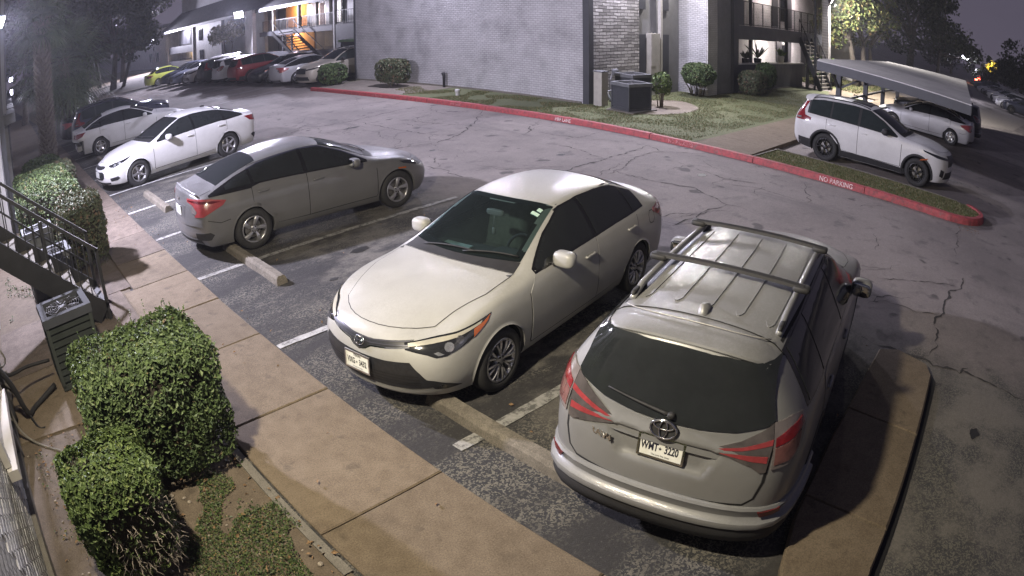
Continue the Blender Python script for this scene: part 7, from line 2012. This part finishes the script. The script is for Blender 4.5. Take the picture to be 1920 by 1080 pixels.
tree('oak_tree', 'black tree silhouette towering over the line of cars along the driveway', 'tree', 78, -4.0, [(0, 0, 4.8, 2.6, 3.4, 3.2), (3, 1.8, 3.0, 2.2, 1.6, 1.5), (0, -3.0, 5.6, 3.2, 3.2, 3.0)], 5000, .42, LEAFO, 37, [(0, 0, 0, 0, 3, .3)], group='trees along the far driveway')
tree('oak_tree', 'dark round tree beyond the far driveway line', 'tree', 92, -1.2, [(0, 0, 3.2, 2.6, 2.6, 2.0), (1.5, 2.6, 2.4, 1.6, 1.8, 1.5)], 2600, .42, LEAFO, 38, [(0, 0, 0, 0, 2, .22)], group='trees along the far driveway')
tree('small_tree', 'small yellow tree lit by a street lamp far down the driveway', 'tree', 104, .5, [(0, 0, 3.6, 2.1, 2.1, 1.5)], 1200, .40, leaf_mat('lit_yellow_leaf', [(0, (.20, .17, .02)), (1, (.42, .36, .05))], .6), 39, [(0, 0, 0, 0, 2.6, .14)], group='trees along the far driveway')
tree('oak_tree', 'low dark tree clump beyond the glowing brake lights', 'tree', 128, 12, [(0, 0, 3.2, 5, 5, 2.6), (8, 5, 3.6, 5, 5, 2.6)], 2600, .6, LEAFO, 40, [(0, 0, 0, 0, 2, .3)], group='trees along the far driveway')
lamp(102.2, 1.9, 5.0, (0.4, -.5, -.7), 500, (1.0, .80, .45), 'distant street lamp lighting the small yellow tree', .35, 14.0, 'street_lamp', 'street lamp')
lamp(60.5, 2.6, 3.9, (-.4, -.5, -.7), 420, COOL, 'bright bluish lamp at the end of the big oak over the carport', .4, 16.0, 'street_lamp', 'street lamp')
for x, y, z in ((103.2, 7.35, 5.4), (62.5, 3.35, 4.8)):
    pass

def palm(label, x, y, th, tr, nf, fl, seed, droop=.5, crown_r=None):
    r = random.Random(seed); t = thing('fan_palm', label, 'palm tree', (x, y, 0), 0, 'fan palms')
    mb = MB(); mb.tube([(0, 0, -.1), (.02, 0, th*.5), (0, .03, th)], [tr*.80, tr*.72, tr*.66], 14); mb.build('trunk', [BARK], t)
    mb = MB(); rows = int(th/.135)
    for j in range(rows):
        for i in range(9):
            a = 2*PI*(i + .5*(j % 2))/9; z = .05 + j*.135; c_, s_ = math.cos(a), math.sin(a)
            p = Vector((c_*tr*.68, s_*tr*.68, z)); q = Vector((c_*tr*1.12, s_*tr*1.12, z + .24)); w_ = Vector((-s_, c_, 0))*.085*r.uniform(.7, 1.2)
            k_ = [p - w_, p + w_, q + w_*.5, q - w_*.5, p - w_ + Vector((0, 0, .07)), p + w_ + Vector((0, 0, .07)), q + w_*.5 + Vector((0, 0, .04)), q - w_*.5 + Vector((0, 0, .04))]
            mb.add(k_, [(0, 1, 2, 3), (4, 7, 6, 5), (0, 4, 5, 1), (1, 5, 6, 2), (2, 6, 7, 3), (3, 7, 4, 0)])
    o = mb.build('leaf_base', [mat('palm_boots', (.19, .165, .135), .9, var=.4, vscale=9)], t); o['kind'] = 'stuff'
    fm = MB()
    for i in range(nf):
        el = lerp(1.25, -droop, (i/nf)**.9); a = i*2.399 + r.uniform(-.2, .2); d = Vector((math.cos(a)*math.cos(el), math.sin(a)*math.cos(el), math.sin(el)))
        s_ = Vector((-math.sin(a), math.cos(a), 0)); u = d.cross(s_)*-1
        pl = fl*r.uniform(.45, .6); b0 = Vector((0, 0, th)); hub = b0 + d*pl - Vector((0, 0, .12*pl*pl))
        fm.tube([b0, b0.lerp(hub, .5) + Vector((0, 0, .05)), hub], [.022, .018, .013], 4, cap=False)
        for k in range(19):
            b_ = lerp(-2.0, 2.0, k/18); L = fl*.62*(1 - .12*abs(b_))*r.uniform(.85, 1.05); dd = (d*math.cos(b_) + s_*math.sin(b_)).normalized(); w_ = dd.cross(d.cross(s_)).normalized()*.034
            m = hub + dd*L*.55 + Vector((0, 0, .02)); e = hub + dd*L - Vector((0, 0, .22*L + .10*r.random()))
            fm.add([hub - w_*.3, hub + w_*.3, m + w_, e, m - w_], [(0, 1, 2, 4), (4, 2, 3)])
    o = fm.build('fronds', [LEAFP], t); o['kind'] = 'stuff'; return t
palm('tall fan palm with a criss-cross trunk beside the near facade', -.95, 23.0, 5.7, .40, 40, 1.7, 41, .8)
palm('low fan palm with a drooping green skirt behind the navy SUV', 1.05, 33.0, 4.0, .34, 70, 3.4, 42, 1.35)

# ------------------------------------------------------------------ grass and ground litter
def blades(name, n, fn, hmin, hmax, w, lm, seed, z=.10, kind='stuff'):
    r = random.Random(seed); V = []; F = []
    i = 0
    while i < n:
        p = fn(r)
        if p is None: i += .2; continue
        i += 1
        a = r.uniform(0, 2*PI); h_ = r.uniform(hmin, hmax); lx, ly = r.gauss(0, .45)*h_, r.gauss(0, .45)*h_; k = len(V); c_, s_ = math.cos(a)*w, math.sin(a)*w
        V += [(p[0]-c_, p[1]-s_, z), (p[0]+c_, p[1]+s_, z), (p[0]+lx, p[1]+ly, z+h_)]; F.append((k, k+1, k+2))
    mb = MB(); mb.add(V, F); return tag(mb.build(name, [lm]), kind=kind)
def clump(x, y, f, th): return noise.noise(Vector((x*f, y*f, 3.3))) > th
def lawn_pt(r):
    x, y = r.uniform(11.9, 27), r.uniform(4.85, 10.1)
    if r.random() < (x - 11.9)/24: return None
    if ((x-15.9)/1.9)**2 + ((y-8.5)/1.1)**2 < 1 or (x > 20.2 and y > 9.0) or (x > 27 - 0) or (y < 5.0 + .02*(x-12)): return None
    return (x, y) if noise.noise(Vector((x*.9, y*.9, 1))) > -.12 or r.random() < .25 else None
blades('lawn_grass', 42000, lawn_pt, .018, .045, .008, GRASS, 51)
blades('island_grass', 20000, lambda r: (lambda x, y: (x, y) if y > -2.15 or (x-12.55)**2 + (y+2.2)**2 < .52 else None)(r.uniform(11.90, 13.33), r.uniform(-2.9, 3.05)), .02, .050, .007, GRASS, 52)
blades('strip_grass', 16000, lambda r: (lambda x, y: (x, y) if noise.noise(Vector((x*.8, y*.8, 7))) > -.05 + max(0, (y-15)/9) else None)(r.uniform(11.9, 14.3), r.uniform(9.4, 22.5)), .02, .05, .009, GRASS, 53)
blades('far_grass', 8000, lambda r: (lambda x, y: (x, y))(r.uniform(33.5, 50), r.uniform(6.6, 11)), .04, .10, .03, GRASS, 54, .09)
def cover(name, n, fn, s, lm, seed):
    r = random.Random(seed); V = []; F = []; i = 0
    while i < n:
        p = fn(r)
        if p is None: i += .2; continue
        i += 1; leaf(V, F, Vector((p[0], p[1], .018 + abs(r.gauss(0, .022)))), Vector((r.gauss(0, .5), r.gauss(0, .5), 1)).normalized(), s*r.uniform(.6, 1.4), r)
    mb = MB(); mb.add(V, F); return tag(mb.build(name, [lm]), kind='stuff')
def gc_pt(r):
    x, y = r.uniform(-2.25, -1.26), r.uniform(-2.2, 1.12)
    if y > .45 and x < -1.86 + .3*noise.noise(Vector((y*3, 0, 0))): return None
    v = noise.noise(Vector((x*2.6, y*2.6, 5))); return (x, y) if v > -.32 + max(0, y - .2)*.42 else None
cover('ground_cover', 24000, gc_pt, .019, GCOV, 55)
cover('weeds', 900, lambda r: (lambda x, y: (x, y) if clump(x, y, 2.2, .22) else None)(r.uniform(-3.3, -1.25), r.uniform(-1.5, 3.0)), .032, GCOV, 56)
cover('bed_weeds', 1200, lambda r: (lambda x, y: (x, y) if clump(x, y, 1.6, .12) else None)(r.uniform(-3.3, -1.0), r.uniform(6.3, 9.0)), .04, GCOV, 57)
cover('fallen_leaves', 520, lambda r: (r.uniform(-3.3, -1.22), r.uniform(-2.2, 2.9)), .045, DRY, 58)
def lit(r):
    k = r.random()
    if k < .35: return (r.uniform(11.3, 11.7), r.uniform(-2.9, 3))
    if k < .6: return (r.uniform(-.9, .3), r.uniform(7.2, 13))
    if k < .75: return (r.gauss(11.45, .22), r.gauss(-2.75, .22))
    return (r.uniform(-1.1, 4.8), r.uniform(-3, 8))
cover('litter_leaves', 260, lit, .038, DRY, 59)
r_ = random.Random(61); mb = MB()
for k in range(240):
    x, y = r_.uniform(-3.4, -1.3), r_.uniform(-2, 2.9); s = r_.uniform(.008, .026); mb.sell((x, y, .012 + s*.3), (s, s*r_.uniform(.6, 1), s*.6), .8, 6, 4)
tag(mb.build('pebbles', [mat('pebble', (.30, .26, .21), .8, var=.4, vscale=30)]), kind='stuff')

# ------------------------------------------------------------------ air conditioners
def ac_unit(label, x, y, w, d, h, shell, louver, top, rz=0.0, n=8, z0=.05, group='air conditioners by the stairs'):
    t = thing('air_conditioner', label, 'air conditioner', (x, y, z0), rz, group); e = .045
    mb = MB()
    for sx in (-1, 1):
        for sy in (-1, 1): mb.box((sx*w/2 - (e if sx > 0 else 0), sy*d/2 - (e if sy > 0 else 0), .03), (sx*w/2 + (0 if sx > 0 else e), sy*d/2 + (0 if sy > 0 else e), h - .04))
    mb.box((-w/2 + e*.8, -d/2 + .03, .04), (w/2 - e*.8, d/2 - .03, h - .16)); mb.box((-w/2, -d/2, 0), (w/2, d/2, .06)); mb.build('cabinet', [shell], t)
    for k in range(n):
        z = .10 + (h - .20)*k/n
        mb = MB(); hh = (h - .2)/n
        for a, b_, ax in ((-w/2 + e, w/2 - e, 0), (-d/2 + e, d/2 - e, 1)):
            for s in (-1, 1):
                o_ = s*(d/2 if ax == 0 else w/2)
                q = [(a, o_, z), (b_, o_, z), (b_, o_ - s*.030, z + hh*.80), (a, o_ - s*.030, z + hh*.80), (a, o_ - s*.03, z), (b_, o_ - s*.03, z)]
                if ax: q = [(p[1], p[0], p[2]) for p in q]
                mb.add(q, [(0, 1, 2, 3), (0, 4, 5, 1)])
        mb.build('louvre', [louver], t)
    mb = MB(); mb.box((-w/2 - .012, -d/2 - .012, h - .105), (w/2 + .012, -d/2 + .07, h)); mb.box((-w/2 - .012, d/2 - .07, h - .105), (w/2 + .012, d/2 + .012, h)); mb.box((-w/2 - .012, -d/2 + .07, h - .105), (-w/2 + .07, d/2 - .07, h)); mb.box((w/2 - .07, -d/2 + .07, h - .105), (w/2 + .012, d/2 - .07, h))
    mb.build('top_rim', [top], t)
    mb = MB(); mb.box((-w/2 + .07, -d/2 + .07, h - .14), (w/2 - .07, d/2 - .07, h - .13)); mb.build('fan_well', [GAP], t)
    rr = min(w, d)/2 - .075
    for k in range(4):
        mb = MB(); a = PI/2*k + .5; p = [(0.05*math.cos(a), .05*math.sin(a), h - .09), (rr*.9*math.cos(a - .35), rr*.9*math.sin(a - .35), h - .10), (rr*.9*math.cos(a + .30), rr*.9*math.sin(a + .30), h - .07)]
        mb.add(p, [(0, 1, 2)]); mb.build('fan_blade', [mat('fan_metal', (.030, .030, .034), .8, .0, var=.3, spec=.15)], t)
    mb = MB(); mb.lathe([(0, h - .028), (.065, h - .03), (.068, h - .045), (0, h - .045)], 'z', 20)
    for q in range(1, 6): 
        rad = .07 + (rr - .07)*q/5.5; mb.tube([(rad*math.cos(2*PI*k/28)*(w - .15)/(2*rr), rad*math.sin(2*PI*k/28)*(d - .15)/(2*rr), h - .022) for k in range(29)], .0035, 4, cap=False)
    for k in range(8): a = PI/4*k + .2; mb.bar((.05*math.cos(a), .05*math.sin(a), h - .022), ((w/2 - .07)*math.cos(a), (d/2 - .07)*math.sin(a), h - .018), .008, .008)
    mb.build('fan_guard', [mat('guard_wire', (.06, .06, .07), .6, .0, var=.2, spec=.3)], t); return t
ACD = mat('ac_dark_green_grey', (.046, .053, .050), .75, var=.25, vscale=5, spec=.15); ACD2 = mat('ac_louvre_dark', (.028, .033, .031), .8, var=.25, vscale=5, spec=.1); ACL = mat('ac_pale_grey', (.15, .155, .165), .8, var=.25, vscale=4, spec=.15); ACM = mat('ac_mid_grey', (.11, .118, .115), .55, var=.3, vscale=4); ACT = mat('ac_top_rim', (.055, .059, .070), .8, .0, var=.25, spec=.15)
ac_unit('tall dark grey louvred air conditioner behind the large boxy hedge', -2.33, 3.86, .66, .62, .88, ACD, ACD2, ACT, R(3))
ac_unit('pale topped air conditioner behind the stair railing, nearer of two', -2.28, 6.98, .84, .62, .70, ACM, ACM, ACL, R(4), 3)
ac_unit('smaller pale air conditioner beyond the stair railing, farther of two', -2.36, 8.55, .66, .55, .80, ACM, ACM, ACL, R(2), 3)
ac_unit('squat dark air conditioner at the corner of the white gable', 14.62, 8.62, .95, .82, .86, mat('ac_charcoal', (.060, .063, .070), .5, var=.2), mat('ac_charcoal_louvre', (.050, .053, .060), .5, var=.2), ACL, R(-12), 12, .14, 'air conditioners by the gable')
ac_unit('taller dark air conditioner behind the squat one by the stone wall', 15.75, 9.35, .90, .80, 1.0, MATS['ac_charcoal'], MATS['ac_charcoal_louvre'], ACL, R(-8), 12, .14, 'air conditioners by the gable')
mb = MB(); mb.box((13.98, 8.08, .05), (15.25, 9.10, .14)); tag(mb.build('equipment_pad', [CONC2]), kind='structure')

# ------------------------------------------------------------------ small things
mb = MB(); mb.box((-.16, -.16, 0), (.16, .16, 1.12)); t = thing('utility_post', 'square tan utility post beside the corner of the white gable', 'post', (14.58, 9.78, .08)); mb.build('post', [MATS['utility_box_tan']], t); mb = MB(); mb.box((-.18, -.18, 1.121), (.18, .18, 1.16)); mb.build('cap', [ACL], t)
t = thing('gas_meter', 'grey pipe riser and gas meter on the stone wall', 'meter', (15.5, 10.1, .1)); mb = MB(); mb.tube([(0, 0, 0), (0, 0, .75), (.05, -.05, .95), (.22, -.05, .98)], .035, 8); mb.tube([(.22, -.05, .98), (.22, -.05, .55), (.15, -.1, .42), (-.35, -.1, .38)], .028, 8); mb.build('pipe', [mat('galv_pipe', (.42, .42, .43), .5, .4, var=.3)], t); mb = MB(); mb.sell((.1, -.12, 1.02), (.12, .09, .12), .6); mb.build('meter_head', [ACL], t)
mb = MB(); P_ = [(14.75, 9.6, .45), (14.95, 9.3, .22), (15.0, 9.25, .16), (14.9, 9.4, .12)]; mb.tube([Vector(p) for p in ((14.72, 9.66, .55), (14.80, 9.5, .25), (14.95, 9.25, .17), (15.05, 9.02, .35))], .03, 8); tag(mb.build('flexible_conduit', [ACM]), 'grey flexible conduit drooping from the tan post to the squat air conditioner', 'conduit')
t = thing('cleanout_cap', 'small white capped pipe standing in the grass strip by the gable', 'pipe', (12.95, 14.75, .1)); mb = MB(); mb.lathe([(.0, .24), (.07, .235), (.085, .20), (.085, .13), (.07, .12), (.07, 0)], 'z', 16); mb.build('cap', [SIDING], t)
t = thing('water_spigot', 'black wrapped spigot post at the foot of the white gable', 'spigot', (14.2, 17.0, .1)); mb = MB(); mb.tube([(0, 0, 0), (0, 0, .45), (-.03, .02, .60)], [.05, .06, .075], 8); mb.build('post', [BLACK], t)
t = thing('bollard', 'dark bollard with a white cap at the corner of the gable', 'bollard', (13.15, 23.15, 0)); mb = MB(); mb.lathe([(0, 1.02), (.10, 1.02), (.10, 0)], 'z', 14); mb.build('post', [DKTRIM], t); mb = MB(); mb.lathe([(0, 1.08), (.115, 1.07), (.115, 1.021)], 'z', 14); mb.build('cap', [SIDING], t)
t = thing('dumpster', 'green lidded dumpster behind the beige SUV', 'dumpster', (17.6, 27.5, 0)); mb = MB(); mb.box((-.9, -1.4, .1), (.9, 1.4, 1.75)); mb.build('bin', [DKTRIM], t); mb = MB(); mb.box((-1.0, -1.5, 1.76), (1.0, 1.5, 1.88)); mb.build('lid', [mat('green_lid', (.16, .24, .13), .6, var=.2)], t)
for x, s, lab, sp in ((24.3, .14, 'small dark potted plant at the post end of the patio wall', 0), (25.6, .20, 'spiky dark plant behind the patio wall', 1), (27.9, .16, 'potted bright green plant on the patio wall', 2)):
    t = thing('potted_plant', lab, 'plant', (x, 9.35 if sp != 2 else 9.12, 1.362 if sp == 2 else 1.2)); r = random.Random(int(x*10)); V = []; F = []
    mb = MB(); mb.lathe([(0, .34), (.17, .34), (.19, .33), (.14, 0), (0, 0)], 'z', 14); mb.build('pot', [CREAM if sp == 2 else BLACK], t)
    mb = MB()
    for k in range(46 if sp != 1 else 26):
        d = Vector((r.gauss(0, .5), r.gauss(0, .5), r.uniform(.4, 1.2))).normalized(); L = s*r.uniform(1.2, 3.2)*(1.5 if sp == 1 else 1); w_ = d.cross(Vector((r.random(), r.random(), 0))).normalized()*.03
        mb.add([Vector((0, 0, .34)) - w_*.4, Vector((0, 0, .34)) + w_*.4, Vector((0, 0, .34)) + d*L*.6 + w_, Vector((0, 0, .34)) + d*L, Vector((0, 0, .34)) + d*L*.6 - w_], [(0, 1, 2, 4), (4, 2, 3)])
    mb.build('leaves', [LEAF2 if sp == 2 else LEAFO], t)
t = thing('boundary_fence', 'pale board fence behind the far driveway line', 'fence', (66, -8, 0))
for k in range(26):
    mb = MB(); x = 60 + 2.0*k; y = -7.2 + .23*(x - 60); mb.add([(x, y, 0), (x + 1.96, y + .45, 0), (x + 1.96, y + .45, 1.7), (x, y, 1.7), (x + .02, y - .08, 0), (x + 1.98, y + .37, 0), (x + 1.98, y + .37, 1.7), (x + .02, y - .08, 1.7)], [(0, 3, 2, 1), (4, 5, 6, 7), (3, 7, 6, 2), (0, 4, 7, 3), (1, 2, 6, 5)]); o = mb.build('panel', [SIDING], t); o.location = (-66, 8, 0)
# ------------------------------------------------------------------ thin scattering volume added to give lamp glow and lighten the dark distance
hz = MB(); hz.box((-30, -30, -1.0), (190, 130, 17.0))
hm = bpy.data.materials.new('added_haze'); hm.use_nodes = True; hm.node_tree.nodes.clear()
ho = hm.node_tree.nodes.new('ShaderNodeOutputMaterial'); hv = hm.node_tree.nodes.new('ShaderNodeVolumePrincipled')
hv.inputs['Color'].default_value = (.86, .88, 1.0, 1); hv.inputs['Density'].default_value = 0.0007; hv.inputs['Anisotropy'].default_value = .3
hm.node_tree.links.new(hv.outputs[0], ho.inputs['Volume'])
tag(hz.build('added_haze', [hm]), kind='stuff')
